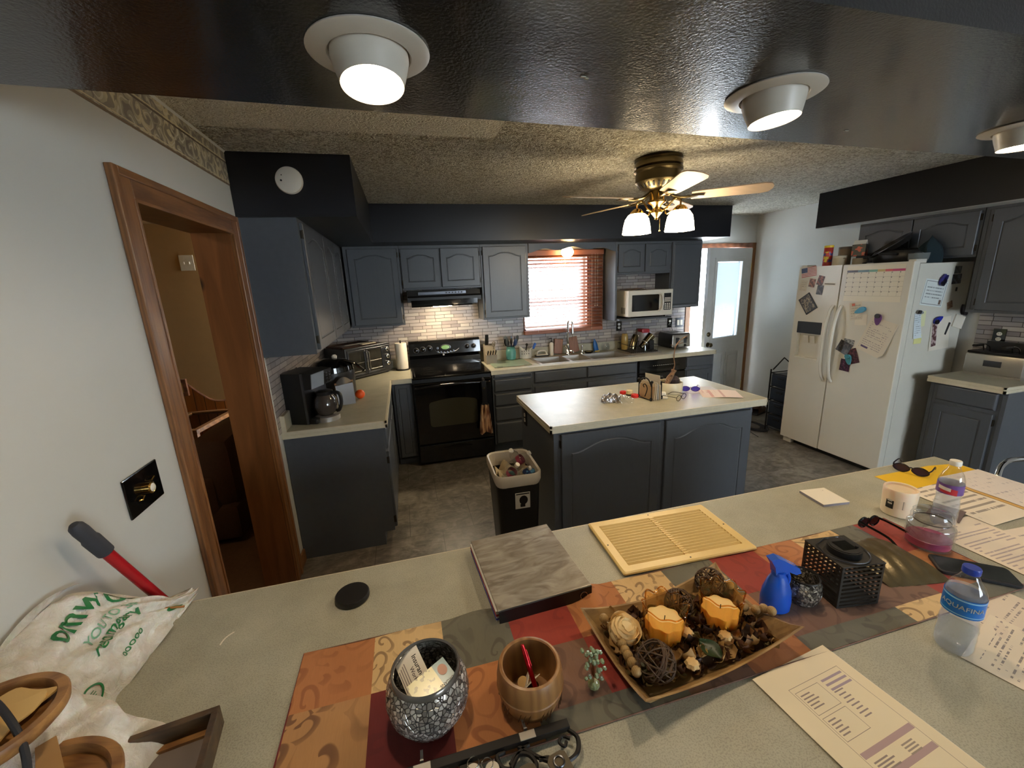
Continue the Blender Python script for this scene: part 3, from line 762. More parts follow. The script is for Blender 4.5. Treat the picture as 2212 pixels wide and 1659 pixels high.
for lx, ly in ((2.316-FX, -2.035-FY), (2.532-FX, -2.177-FY)):
    r = math.hypot(lx, ly); ux, uy = lx/r, ly/r
    b = B(); b.tube(smoothpath([(ux*0.03, uy*0.03, -0.305), (ux*(r*.45), uy*(r*.45), -0.285), (ux*(r*.75), uy*(r*.75), -0.238), (ux*r*.98, uy*r*.98, -0.25), (lx, ly, -0.285)], 6), 0.006, 8)
    b.tube(smoothpath([(ux*r*.62, uy*r*.62, -0.31), (ux*r*.42, uy*r*.42, -0.325), (ux*r*.36, uy*r*.36, -0.30), (ux*r*.5, uy*r*.5, -0.292)], 5), 0.005, 6)
    b.lathe([(0.018, -0.28), (0.03, -0.288), (0.042, -0.302), (0.046, -0.312), (0.03, -0.31)], 24, lx, ly); b.obj('lamp_arm', 'brass', t, True)
    b = B(); b.lathe([(0.036, -0.306), (0.056, -0.318), (0.074, -0.345), (0.083, -0.385), (0.086, -0.42), (0.088, -0.432), (0.083, -0.43), (0.078, -0.385), (0.069, -0.35), (0.052, -0.325)], 48, lx, ly,
        wav=lambda a, z: 1+0.035*sin(12*a)*max(0, min(1, (-0.36-z)/0.07)), cap=False)
    b.obj('lamp_shade', 'shade_glass', t, True)
b = B(); b.tube([(0.01, -0.02, -0.34), (0.012, -0.02, -0.42)], 0.0012, 5); b.ball((0.012, -0.02, -0.425), 0.006, 8); b.obj('pull_chain', 'brass', t)

t = thing('smoke_detector', 'round white smoke detector on the end of the left soffit', 'smoke detector', (0.287, -1.974, 2.309))
b = B(); b.T = Matrix.Rotation(rad(90), 4, 'X'); b.lathe([(0.066, 0), (0.068, 0.012), (0.064, 0.024), (0.052, 0.03), (0, 0.031)], 40); b.obj('body', 'wplastic', t, True)
b = B(); b.T = Matrix.Rotation(rad(90), 4, 'X'); b.cyl(-0.035, -0.004, 0.026, 0.0325, 0.005, 10); b.cyl(-0.03, 0.022, 0.024, 0.031, 0.003, 8); b.obj('test_button', 'rubber', t)

# ================================================================== range and hood
t = thing('range_hood', 'black under-cabinet range hood with its light on', 'range hood', (0.85, 0, 0))
b = B(); b.prism([(-0.02, 1.70), (-0.45, 1.70), (-0.46, 1.655), (-0.50, 1.64), (-0.50, 1.60), (-0.02, 1.585)], 0.0, 0.70, 'x'); b.obj('body', 'black', t)
b = B(); b.prism([(-0.30, 1.60), (-0.515, 1.615), (-0.52, 1.565), (-0.50, 1.552), (-0.30, 1.552)], 0.03, 0.66, 'x'); b.obj('front_lip', 'gloss_black', t)
b = B(); b.box(0.10, 0.56, -0.463, -0.448, 1.662, 1.692, .002); b.obj('control_strip', 'dsteel', t)
b = B()
for k in range(6): b.box(0.36+k*0.03, 0.375+k*0.03, -0.467, -0.462, 1.671, 1.683)
b.obj('buttons', 'black', t)
M['hoodlamp'] = mat('lit_hood_lens', (255, 240, 200), 0.4, var=0, emit=(1.0, 0.80, 0.52), estr=130*LAMP)
b = B(); b.box(0.24, 0.42, -0.40, -0.30, 1.545, 1.556, .002); b.obj('lamp_lens', 'hoodlamp', t)

RX0, RX1 = 0.8145, 1.5765
t = thing('range', 'glossy black electric range with glass top', 'range', (RX0, 0, 0)); w_ = RX1-RX0
b = B(); b.box(0, w_, -0.63, -0.03, 0.02, 0.885); b.obj('body', 'black', t)
b = B(); b.box(0, w_, -0.668, -0.085, 0.885, 0.905, .006); b.obj('rim', 'gloss_black', t)
b = B(); b.box(0.03, w_-0.03, -0.635, -0.10, 0.905, 0.9075, .001); b.obj('glass_cooktop', 'dark_glass', t)
M['burner'] = mat('printed_burner_ring', (56, 54, 50), 0.2, var=0)
for cx, cy, r in ((0.18, -0.25, 0.075), (0.19, -0.49, 0.105), (0.565, -0.26, 0.105), (0.565, -0.49, 0.08)):
    b = B()
    for rr in (r, r*0.7, r*0.4): b.lathe([(rr, 0.9076), (rr, 0.9080), (rr-0.0025, 0.9080), (rr-0.0025, 0.9076)], 40, cx, cy, cap=False)
    b.obj('burner', 'burner', t)
b = B(); b.prism([(-0.035, 0.90), (-0.105, 0.90), (-0.10, 0.99), (-0.12, 1.03), (-0.105, 1.155), (-0.085, 1.178), (-0.05, 1.185), (-0.03, 1.17)], 0.0, w_, 'x'); b.obj('backguard', 'gloss_black', t)
for x, z in ((0.075, 1.085), (0.145, 1.092), (0.215, 1.10), (0.62, 1.092), (0.69, 1.092)):
    b = B(); b.T = Matrix.Translation((x, -0.112, z)) @ Matrix.Rotation(rad(84), 4, 'X')
    b.lathe([(0.030, 0), (0.030, 0.003), (0.026, 0.004)], 24, cap=False); b.obj('knob_ring', 'dsteel', t, True)
    b = B(); b.T = Matrix.Translation((x, -0.112, z)) @ Matrix.Rotation(rad(84), 4, 'X')
    b.lathe([(0.024, 0), (0.022, 0.016), (0.012, 0.02), (0, 0.02)], 20); b.box(-0.004, 0.004, -0.02, 0.02, 0.018, 0.028, .002); b.obj('knob', 'gloss_black', t, True)
b = B(); b.T = Matrix.Translation((0.385, -0.114, 1.10)) @ Matrix.Rotation(rad(84), 4, 'X')
b.lathe([(0.058, 0.0), (0.058, 0.003), (0.050, 0.004), (0.050, 0.002)], 32, sy=0.52, cap=False)
for k in range(6): b.lathe([(0.011, 0), (0.011, 0.004), (0, 0.005)], 14, -0.085+k*0.034, -0.044-0.006*(2.5-abs(k-2.5)))
b.lathe([(0.013, 0), (0.013, 0.004), (0, 0.005)], 14, -0.085, -0.006)
b.obj('display_buttons', 'dsteel', t, True)
b = B(); b.T = Matrix.Translation((0.385, -0.1165, 1.10)) @ Matrix.Rotation(rad(84), 4, 'X'); b.lathe([(0.045, 0.002), (0, 0.0035)], 24, sy=0.5, cap=False); b.obj('display', mat('green_clock_display', (70, 90, 60), 0.2, var=0, emit=(0.5, 0.9, 0.3), estr=0.15), t)
b = B(); b.tube(smoothpath([(0.27, -0.1165, 1.082), (0.30, -0.118, 1.05), (0.385, -0.119, 1.038), (0.48, -0.118, 1.05), (0.53, -0.1165, 1.078)], 6), 0.0018, 5); b.obj('trim_line', 'dsteel', t)
b = B(); b.cyl(0, 0, 0, 0.003, 0.01, 14); b.obj('maker_badge', 'steel', t, loc=(0.36, -0.119, 1.022), rot=(rad(90), 0, 0))
b = B(); b.box(0.002, w_-0.002, -0.665, -0.63, 0.225, 0.845, .012); b.obj('oven_door', 'gloss_black', t)
b = B()
pts = []
x0, x1, z0, z1, rr = 0.135, 0.605, 0.40, 0.655, 0.035
for cx, cz, a0 in ((x1-rr, z1-rr, 0), (x0+rr, z1-rr, 90), (x0+rr, z0+rr, 180), (x1-rr, z0+rr, 270)):
    for k in range(5): pts.append((cx+rr*cos(rad(a0+k*22.5)), cz+rr*sin(rad(a0+k*22.5))))
    if a0 == 0: pts += [(x1-rr-(x1-x0-2*rr)*k/10, z1+0.022*sin(pi*k/10)) for k in range(1, 10)]
b.prism(pts, -0.667, -0.664, 'y'); b.obj('oven_window', 'oven_glass', t)
b = B(); b.tube(smoothpath([(0.03, -0.66, 0.80), (0.04, -0.705, 0.81), (0.20, -0.722, 0.824), (0.385, -0.727, 0.828), (0.57, -0.722, 0.824), (0.725, -0.705, 0.81), (0.735, -0.66, 0.80)], 6), 0.013, 10); b.obj('oven_handle', 'gloss_black', t, True)
b = B(); b.box(0.002, w_-0.002, -0.66, -0.62, 0.03, 0.215, .01); b.obj('drawer', 'gloss_black', t)
b = B(); b.prism([(0.24+0.29*k/12, 0.168+0.022*sin(pi*k/12)) for k in range(13)]+[(0.53-0.29*k/12, 0.168-0.008*sin(pi*k/12)) for k in range(1, 12)], -0.667, -0.659, 'y'); b.obj('drawer_handle', 'dark_glass', t)
# towel hung on the oven handle
t = thing('dish_towel', 'striped tan towel with black loop hanging on the oven handle', 'towel', (RX0+0.665, -0.748, 0.0))
def stripes():
    t = NT('striped_towel'); xs = t.sep()
    f = t.n('TexNoise', Vector=t.comb(t.math('MULTIPLY', xs[0], 60.0), 0.0, t.math('MULTIPLY', xs[2], 5.0)), Scale=1.0, Detail=1.0).outputs['Fac']
    t.base(t.ramp(f, [(0.38, lin((92, 54, 38))), (0.47, lin((196, 150, 112))), (0.56, lin((222, 190, 152))), (0.62, lin((120, 74, 54)))])); t.b.inputs['Roughness'].default_value = 0.95; return t.m
b = B()
b.grid(lambda u, v: ((u-0.5)*(0.075+0.055*v)+0.0, -0.008*sin(u*14)-0.008*(1 if 0 < u < 1 else 0), 0.60-0.295*v-0.012*sin(u*9)*v), 24, 8)
b.grid(lambda u, v: ((u-0.5)*(0.075+0.055*v)+0.0, 0.014-0.006*sin(u*14), 0.60-0.28*v), 24, 8)
b.obj('cloth', stripes(), t, True)
b = B(); b.prism([(-0.022, 0.835), (0.022, 0.835), (0.024, 0.76), (0.022, 0.62), (0.04, 0.595), (-0.04, 0.595), (-0.022, 0.62), (-0.02, 0.70)], -0.012, -0.004, 'y'); b.tube([(0, -0.01, 0.83), (0, 0.0, 0.848), (0, 0.03, 0.852), (0, 0.046, 0.83), (0, 0.046, 0.78)], 0.012, 6); b.obj('loop', 'black', t)
b = B(); b.T = Matrix.Translation((0.0, -0.012, 0.765)) @ Matrix.Rotation(rad(90), 4, 'X'); b.lathe([(0.010, 0), (0.010, 0.003), (0, 0.005)], 14); b.obj('button', 'bronze', t, True)

# ================================================================== microwave, dishwasher
t = thing('microwave', 'white countertop microwave on the shelf beside the window', 'microwave', (3.205, -0.02, 1.30))
b = B(); b.box(0, 0.56, -0.385, 0, 0.018, 0.305, .008); b.obj('housing', 'wplastic', t)
b = B(); b.box(0.0, 0.56, -0.405, -0.385, 0.018, 0.305, .006); b.obj('front', 'gwhite', t)
b = B(); b.box(0.045, 0.385, -0.408, -0.403, 0.075, 0.255, .002); b.obj('door_glass', 'dark_glass', t)
b = B(); b.tube(smoothpath([(0.375, -0.405, 0.07), (0.40, -0.432, 0.09), (0.415, -0.44, 0.165), (0.40, -0.432, 0.245), (0.375, -0.405, 0.262)], 6), 0.010, 8); b.obj('door_handle', 'gwhite', t, True)
b = B(); b.box(0.445, 0.535, -0.409, -0.403, 0.075, 0.262, .002); b.obj('control_panel', 'black', t)
kp = [o for o in bpy.data.objects if o.name.startswith('control_panel')][-1]
b = B()
for r in range(4):
    b.box(0.452, 0.528, -0.4105, -0.4085, 0.168+r*0.013, 0.175+r*0.013)
for r in range(4):
    for c in range(3): b.box(0.455+c*0.026, 0.470+c*0.026, -0.4105, -0.4085, 0.085+r*0.018, 0.097+r*0.018)
b.obj('keys', 'wplastic', kp)
b = B()
for k in range(5): b.box(-0.0008, 0.0008, -0.34+k*0.02, -0.331+k*0.02, 0.05, 0.12)
b.obj('side_vents', 'rubber', t)
b = B()
for x in (0.05, 0.5):
    for y in (-0.35, -0.05): b.cyl(x, y, -0.002, 0.02, 0.012, 10)
b.obj('feet', 'black', t)
t = thing('sheet_of_paper', 'crumpled papers lying on top of the microwave', 'papers', (3.35, -0.2, 1.605))
b = B(); b.sheet(lambda u, v: (u*0.2-0.02, v*0.24-0.14, 0.008+0.016*sin(5*u)*sin(3*v+1)**2+0.004*u), 10, 8, 0.0012); b.obj('page', mat('pinkish_paper', (186, 160, 150), 0.8), t, True)

t = thing('dishwasher', 'black built-in dishwasher below the right worktop', 'dishwasher', (3.238, -0.594, 0))
b = B(); b.box(0, 0.602, 0.0, 0.57, 0.1, 0.855); b.box(0.02, 0.58, 0.06, 0.5, 0, 0.1); b.obj('body', 'black', t)
b = B(); b.box(0.004, 0.598, -0.028, 0, 0.12, 0.70, .006); b.obj('door', 'gloss_black', t)
b = B(); b.box(0.004, 0.598, -0.034, 0, 0.71, 0.852, .008); b.obj('control_panel', 'gloss_black', t)
pnl = [o for o in bpy.data.objects if o.name.startswith('control_panel')][-1]
b = B(); b.prism([(0.08+0.44*k/20, 0.775+0.025*sin(pi*k/20)) for k in range(21)]+[(0.52-0.44*k/20, 0.775-0.03*sin(pi*k/20)) for k in range(1, 20)], -0.037, -0.033, 'y'); b.obj('handle_pocket', 'dark_glass', t)
b = B()
for k in range(11): b.box(0.17+k*0.026, 0.184+k*0.026, -0.0385, -0.0368, 0.786, 0.790)
b.obj('printed_labels', 'wplastic', pnl)

# ================================================================== refrigerator
FRX, Y0F, Y1F = 4.542, -1.284, -2.226
t = thing('refrigerator', 'white side-by-side refrigerator covered with papers and magnets', 'refrigerator', (FRX, Y1F, 0))
LW = Y0F-Y1F
b = B(); b.box(0.075, 0.655, 0.006, LW-0.006, 0.05, 1.755, .004); b.obj('cabinet_body', 'gwhite', t)
ysp = -1.693-Y1F
# freezer door (far side) with dispenser recess
b = B(); ys = [ysp+0.004, 0.655, 0.885, LW]; zs = [0.06, 0.915, 1.145, 1.773]
for i in range(3):
    for j in range(3):
        if i == 1 and j == 1: continue
        b.box(0, 0.062, ys[i], ys[i+1], zs[j], zs[j+1])
bmesh.ops.remove_doubles(b.bm, verts=b.bm.verts[:], dist=1e-5)
b.box(0.04, 0.062, 0.655, 0.885, 0.915, 1.145); b.obj('freezer_door', 'gwhite', t)
fdoor = [o for o in bpy.data.objects if o.name.startswith('freezer_door')][-1]
b = B(); b.box(-0.006, 0.03, 0.648, 0.892, 1.150, 1.262, .004); b.obj('dispenser_panel', 'black', t)
b = B(); b.hexa([(0.03, 0.72, 1.06), (0.03, 0.765, 1.06), (0.04, 0.765, 1.06), (0.04, 0.72, 1.06)], [(0.012, 0.72, 1.13), (0.012, 0.765, 1.13), (0.02, 0.765, 1.13), (0.02, 0.72, 1.13)])
b.hexa([(0.03, 0.785, 1.06), (0.03, 0.83, 1.06), (0.04, 0.83, 1.06), (0.04, 0.785, 1.06)], [(0.012, 0.785, 1.13), (0.012, 0.83, 1.13), (0.02, 0.83, 1.13), (0.02, 0.785, 1.13)])
b.box(-0.004, 0.04, 0.655, 0.885, 0.905, 0.918, .003); b.obj('dispenser_paddles', 'wplastic', t)
b = B(); b.box(0, 0.062, 0.0, ysp-0.004, 0.06, 1.773, .006); b.obj('fridge_door', 'gwhite', t)
for y in (ysp+0.033, ysp-0.04):
    b = B(); b.tube(smoothpath([(0.0, y, 1.425), (-0.035, y, 1.37), (-0.058, y, 1.25), (-0.064, y, 1.08), (-0.058, y, 0.90), (-0.035, y, 0.79), (0.0, y, 0.735)], 6), 0.013, 10); b.obj('door_handle', 'gwhite', t, True)
b = B(); b.box(0.075, 0.5, 0.02, LW-0.02, 0.0, 0.055); b.obj('base_grille', 'black', t)
b = B(); b.box(0.03, 0.12, LW-0.10, LW-0.01, 0.0, 0.055, .005); b.obj('foot_cover', 'gwhite', t)
b = B(); b.box(0.02, 0.13, 0.004, 0.055, 1.757, 1.787, .004); b.box(0.02, 0.13, LW-0.055, LW-0.004, 1.757, 1.787, .004); b.obj('hinge_cover', 'gwhite', t)
b = B(); b.box(0.062, 0.076, 0.01, LW-0.01, 0.07, 1.75); b.obj('door_gasket', mat('grey_gasket', (150, 152, 150), 0.7), t)

def printed(name, base, ink, rows, dens, cols=1.0, size=(0.2, 0.28), margin=0.08, bands=()):
    """Paper with rows of illegible print, in the sheet's own coordinates (0..w, 0..h in x,y)."""
    t = NT(name); xs = t.sep()
    row = t.math('FRACT', t.math('MULTIPLY', xs[1], rows/size[1]))
    inrow = t.math('MULTIPLY', t.math('GREATER_THAN', row, 0.42), t.math('LESS_THAN', row, 0.80))
    rid = t.math('FLOOR', t.math('MULTIPLY', xs[1], rows/size[1]))
    wds = t.n('TexNoise', Vector=t.comb(t.math('MULTIPLY', xs[0], 160.0/cols), t.math('MULTIPLY', rid, 7.31), 0.0), Scale=1.0, Detail=2.0).outputs['Fac']
    ends = t.n('TexNoise', Vector=t.comb(t.math('MULTIPLY', xs[0], 5.0), t.math('MULTIPLY', rid, 3.7), 3.0), Scale=1.0, Detail=0.0).outputs['Fac']
    f = t.math('MULTIPLY', t.math('MULTIPLY', inrow, t.math('GREATER_THAN', wds, 1-dens)), t.math('GREATER_THAN', ends, 0.42))
    for op, a, v in (('GREATER_THAN', 0, margin*size[0]), ('LESS_THAN', 0, (1-margin)*size[0]), ('GREATER_THAN', 1, margin*size[1]), ('LESS_THAN', 1, (1-margin)*size[1])):
        f = t.math('MULTIPLY', f, t.math(op, xs[a], v))
    c = t.mix(t.math('MULTIPLY', f, 0.75), lin(base), lin(ink))
    for x0, x1, y0, y1, cc in bands:
        g = None
        for op, a, v in (('GREATER_THAN', 0, x0), ('LESS_THAN', 0, x1), ('GREATER_THAN', 1, y0), ('LESS_THAN', 1, y1)):
            q = t.math(op, xs[a], v); g = q if g is None else t.math('MULTIPLY', g, q)
        c = t.mix(g, c, lin(cc))
    t.base(c); t.b.inputs['Roughness'].default_value = 0.8; return t.m
def blotch(name, cols, scale=30):
    t = NT(name); f = t.noise(scale, 2, rough=0.6)
    n = len(cols); t.base(t.ramp(f, [(0.32+0.36*i/max(1, n-1), lin(c)) for i, c in enumerate(cols)], 'CONSTANT' if n > 2 else 'LINEAR'))
    t.b.inputs['Roughness'].default_value = 0.35; return t.m
# things held on the fridge door: local frame: x runs towards the viewer (-y), y is up
FROT = Matrix(((0, 0, -1), (-1, 0, 0), (0, 1, 0)))
def on_door(name, label, cat, y, z, wd, ht, m, tilt=0, th=0.0008, off=0.0012, group=None, curl=0.0, side=False):
    """Flat thing on the fridge's front (plane x=FRX) or its near side (plane y=Y1F)."""
    b = B()
    if curl: b.sheet(lambda u, v: (u*wd, v*ht, th+curl*(1-v)**2*(0.4+0.6*u)), 6, 8, th)
    else: b.box(0, wd, 0, ht, 0, th)
    o = b.obj(name, m)
    if side:
        o.matrix_world = Matrix.Translation((y, Y1F+0.006-off, z)) @ Matrix.Rotation(rad(90), 4, 'X') @ Matrix.Rotation(rad(tilt), 4, 'Z') @ Matrix.Translation((-wd/2, -ht/2, 0))
    else:
        o.matrix_world = Matrix.Translation((FRX-off, y, z)) @ FROT.to_4x4() @ Matrix.Rotation(rad(tilt), 4, 'Z') @ Matrix.Translation((-wd/2, -ht/2, 0))
    return tag(o, label, cat, group)
def flagmat():
    t = NT('small_flag_print'); xs = t.sep()
    s_ = t.math('GREATER_THAN', t.math('FRACT', t.math('MULTIPLY', xs[1], 6.5/0.085)), 0.5)
    c = t.mix(s_, lin((178, 60, 62)), lin((228, 222, 214)))
    k = t.math('MULTIPLY', t.math('LESS_THAN', xs[0], 0.06), t.math('GREATER_THAN', xs[1], 0.04))
    t.base(t.mix(k, c, lin((52, 66, 110)))); t.b.inputs['Roughness'].default_value = 0.4; return t.m
on_door('flag_magnet', 'small stars and stripes flag magnet on the freezer door', 'magnet', -1.385, 1.725, 0.15, 0.085, flagmat(), 8)
on_door('photograph', 'small warm-toned photo below the flag magnet, leftmost of three', 'photo', -1.43, 1.625, 0.06, 0.075, blotch('photo_a', [(90, 50, 30), (170, 110, 80), (222, 200, 176)], 40), -8)
on_door('photograph', 'photo of reddish brown tones, upper right of the three under the flag', 'photo', -1.51, 1.645, 0.06, 0.085, blotch('photo_b', [(70, 34, 26), (150, 80, 60), (210, 170, 150)], 45), -14)
on_door('photograph', 'dark black and white photo, lowest of the three under the flag', 'photo', -1.515, 1.56, 0.06, 0.085, blotch('photo_c', [(34, 30, 30), (90, 84, 82), (206, 200, 194)], 30), -6, off=0.0022)
on_door('note_paper', 'pale typed slip beneath the flag magnet at the freezer edge', 'note', -1.345, 1.60, 0.075, 0.10, printed('slip_print', (214, 206, 188), (150, 142, 132), 6, .5, size=(.075, .1)), -4)
on_door('sticker', 'thin black script sticker right of the small photos', 'sticker', -1.60, 1.61, 0.10, 0.022, printed('script_print', (222, 214, 198), (60, 50, 50), 1, .7, size=(.1, .022), margin=.02), -3)
tt = on_door('picture_magnet', 'dark framed picture turned like a diamond above the dispenser', 'picture', -1.415, 1.432, 0.125, 0.17, 'black', 36, th=0.006)
b = B(); b.box(0.012, 0.113, 0.012, 0.158, 0.006, 0.0068); b.obj('picture', blotch('photo_d', [(50, 42, 34), (150, 136, 110), (210, 200, 178)], 60), tt)
def calmat():
    t = NT('dry_erase_calendar'); xs = t.sep(); wd, ht = 0.435, 0.29
    gx = t.math('FRACT', t.math('MULTIPLY', xs[0], 7/0.40)); gy = t.math('FRACT', t.math('MULTIPLY', t.math('SUBTRACT', xs[1], 0.045), 5/0.19))
    ln = t.math('MAXIMUM', t.math('LESS_THAN', gx, 0.03), t.math('LESS_THAN', gy, 0.045))
    area = t.math('MULTIPLY', t.math('LESS_THAN', xs[1], 0.235), t.math('GREATER_THAN', xs[1], 0.045))
    c = t.mix(t.math('MULTIPLY', t.math('MULTIPLY', ln, area), 0.55), lin((228, 220, 200)), lin((120, 112, 100)))
    dot = t.math('MULTIPLY', t.math('MULTIPLY', t.math('LESS_THAN', gx, 0.16), t.math('GREATER_THAN', gy, 0.78)), area)
    c = t.mix(t.math('MULTIPLY', dot, 0.7), c, lin((80, 72, 66)))
    band = t.math('MULTIPLY', t.math('GREATER_THAN', xs[1], 0.238), t.math('LESS_THAN', xs[1], 0.256))
    bc = t.ramp(t.math('DIVIDE', xs[0], wd), [(0.0, lin((50, 46, 60))), (0.2, lin((90, 120, 130))), (0.4, lin((110, 160, 140))), (0.55, lin((196, 170, 110))), (0.68, lin((200, 90, 90))), (0.8, lin((190, 70, 110)))], 'CONSTANT')
    c = t.mix(band, c, bc)
    t.base(c); t.b.inputs['Roughness'].default_value = 0.3; return t.m
on_door('wall_calendar', 'large dry-erase month calendar with rainbow bar on the right door', 'calendar', -1.958, 1.612, 0.435, 0.29, calmat(), 0, th=0.001)
on_door('note_paper', 'pale note with red mark just under the calendar', 'note', -1.86, 1.385, 0.10, 0.15, printed('note_print', (218, 208, 190), (160, 150, 138), 7, .5, size=(.1, .15), bands=((0.02, 0.045, 0.12, 0.14, (214, 120, 100)),)), 10, curl=0.004)
on_door('note_paper', 'small square white note pinned by the blue clip magnet', 'note', -1.912, 1.315, 0.095, 0.09, 'paper', 3, off=0.003)
def clip(label, y, z, tilt, c1, c2=None, side=False, s=1.0, rough=.35):
    t = thing('magnet_clip', label, 'magnet clip')
    if side: t.matrix_world = Matrix.Translation((y, Y1F-0.004, z)) @ Matrix.Rotation(rad(90), 4, 'X') @ Matrix.Rotation(rad(tilt), 4, 'Z')
    else: t.matrix_world = Matrix.Translation((FRX-0.009, y, z)) @ FROT.to_4x4() @ Matrix.Rotation(rad(tilt), 4, 'Z')
    m1 = mat('clip_plastic', c1, rough, var=0)
    b = B()
    n = 20; pts = []
    for k in range(n):
        a = 2*pi*k/n; r = 1.0
        px = 0.022*cos(a); py = 0.045*sin(a); px *= (1+0.35*sin(a)); pts.append((px*s, py*s))
    b.prism(pts, -0.004, 0.010); b.obj('clip_body', m1, t)
    b = B(); b.prism([(0.019*s*cos(2*pi*k/16), 0.030*s+0.019*s*sin(2*pi*k/16)) for k in range(16)], 0.010, 0.020); b.obj('grip', mat('clip_grip', c2 or c1, rough, var=0), t)
    return t
clip('light blue clip magnet on the right fridge door', -1.902, 1.392, -62, (70, 150, 190))
clip('purple and black clip magnet holding the stack of letters', -2.048, 1.325, 0, (96, 48, 110), (24, 18, 26))
for k in range(3):
    on_door('letter', ['lowest sheet of the clipped letter stack on the fridge door, lower corner showing', 'middle sheet of the clipped letter stack on the fridge door', 'top sheet of the clipped letter stack with grey print'][k], 'letter', -2.060+0.010*k-0.006, 1.19-0.008*k, 0.20, 0.27, printed('letter_print', (222, 212, 194), (150, 136, 140), 16, .5, size=(.2, .27), bands=((0.03, 0.09, 0.03, 0.045, (90, 76, 110)),)), -15-2*k, off=0.004-0.0012*k+k*0.002, curl=0.012, group='clipped letters on the fridge door')
on_door('photograph', 'black and white photo strip left of the letter stack', 'photo', -1.84, 1.115, 0.09, 0.05, blotch('photo_e', [(20, 20, 22), (190, 190, 188)], 50), -8)
on_door('photograph', 'dark group photo with curled corner below the fridge handle side', 'photo', -1.81, 1.065, 0.115, 0.10, blotch('photo_f', [(26, 22, 22), (70, 60, 56), (130, 120, 110)], 70), -22, curl=0.012, off=0.003)
on_door('photograph', 'maroon toned photo held by the teal clip', 'photo', -1.885, 0.995, 0.10, 0.13, blotch('photo_g', [(48, 22, 28), (96, 50, 56), (180, 150, 140)], 50), 22, off=0.004)
on_door('photograph', 'small purple photo, lowest on the fridge door', 'photo', -1.84, 0.91, 0.085, 0.105, blotch('photo_h', [(40, 18, 34), (84, 40, 66), (190, 170, 170)], 50), -3, off=0.0055)
clip('teal clip magnet over the maroon photo', -1.868, 0.965, 16, (70, 140, 150))
# things on the near side of the fridge
on_door('certificate', 'framed-border certificate on the side of the fridge', 'certificate', 4.815, 1.525, 0.25, 0.20, printed('cert_print', (222, 228, 226), (110, 116, 120), 8, .55, size=(.25, .2), margin=.14, bands=((0.012, 0.238, 0.012, 0.016, (110, 114, 116)), (0.012, 0.238, 0.184, 0.188, (110, 114, 116)), (0.012, 0.016, 0.012, 0.188, (110, 114, 116)), (0.234, 0.238, 0.012, 0.188, (110, 114, 116)), (0.2, 0.225, 0.02, 0.055, (110, 90, 80)))), -8, side=True)
clip('dark blue clip with pen above the certificate', 4.865, 1.625, 160, (58, 54, 130), (20, 20, 34), side=True)
clip('second dark clip crossing the one above the certificate', 4.885, 1.63, 140, (40, 38, 92), (30, 30, 60), side=True, s=.8)
on_door('photograph', 'small grey photo near the rear top of the fridge side', 'photo', 5.03, 1.695, 0.075, 0.055, blotch('photo_i', [(50, 54, 60), (120, 126, 130)], 40), 0, side=True)
on_door('photograph', 'grey blue photo below the small one on the fridge side', 'photo', 5.035, 1.625, 0.10, 0.075, blotch('photo_j', [(44, 48, 64), (96, 102, 120), (140, 140, 150)], 30), 2, side=True)
on_door('magnet', 'tiny dark letter-like magnet under the photos on the fridge side', 'magnet', 5.055, 1.545, 0.02, 0.03, 'black', 0, side=True)
on_door('magnet', 'small round tan cookie-like magnet right of the certificate', 'magnet', 5.015, 1.425, 0.05, 0.055, blotch('magnet_k', [(110, 70, 50), (190, 150, 120)], 60), 20, side=True, th=.004)
on_door('white_sheet', 'large white sheet hanging on the lower fridge side', 'paper', 4.965, 1.20, 0.21, 0.26, 'paper', 4, side=True, curl=0.01)
on_door('photo_strip', 'narrow reddish photo strip on the large white sheet', 'photo', 4.90, 1.20, 0.05, 0.20, blotch('photo_l', [(96, 60, 60), (190, 170, 170), (60, 50, 70)], 25), 8, side=True, off=0.006)
clip('royal blue and black clip on the lower fridge side', 4.90, 1.315, 120, (28, 44, 160), (14, 14, 22), side=True)
on_door('receipt', 'long curled white receipt on the fridge side edge', 'receipt', 4.695, 1.28, 0.07, 0.20, printed('receipt_print', (216, 226, 232), (130, 140, 150), 12, .5, size=(.07, .2)), 6, side=True, curl=0.02)
on_door('sticky_note', 'pale yellow sticky note low on the fridge side', 'sticky note', 4.73, 1.17, 0.08, 0.07, mat('yellow_sticky_note', (224, 222, 150), 0.8, var=.03), 0, side=True, off=0.003)
on_door('sticky_note', 'yellow note behind the receipt on the fridge side', 'sticky note', 4.745, 1.33, 0.06, 0.12, mat('pale_yellow_note', (226, 226, 180), 0.8, var=.03), 5, side=True, off=0.0005)
clip('silver hook magnet atop the receipt', 4.685, 1.385, 80, (140, 144, 150), (60, 60, 64), side=True, s=.7, rough=.15)
on_door('notepad', 'small white notepad hanging near the rear of the fridge side', 'notepad', 5.15, 1.285, 0.115, 0.10, 'paper', -14, side=True, th=.008)
clip('black clip above the small notepad', 5.165, 1.38, 200, (30, 30, 40), side=True)
on_door('bottle_opener', 'thin curved dark knife-shaped magnet on the fridge side', 'magnet', 5.04, 1.235, 0.02, 0.10, 'rubber', -18, side=True, th=.004)

# added lamp, out of view, to brighten the next room
t = thing('added_fill_lamp', 'added unseen dome lamp brightening the next room', 'ceiling light', (-1.1, -2.9, 2.44))
b = B(); b.cyl(0, 0, -0.03, 0, 0.13, 24); b.obj('base', 'bronze', t)
b = B(); b.lathe([(0.12, -0.03), (0.11, -0.07), (0.07, -0.11), (0, -0.12)], 24, cap=False); b.obj('dome', mat('added_fill_dome', (255, 230, 180), 0.4, var=0, emit=(1.0, 0.70, 0.38), estr=20), t, True)
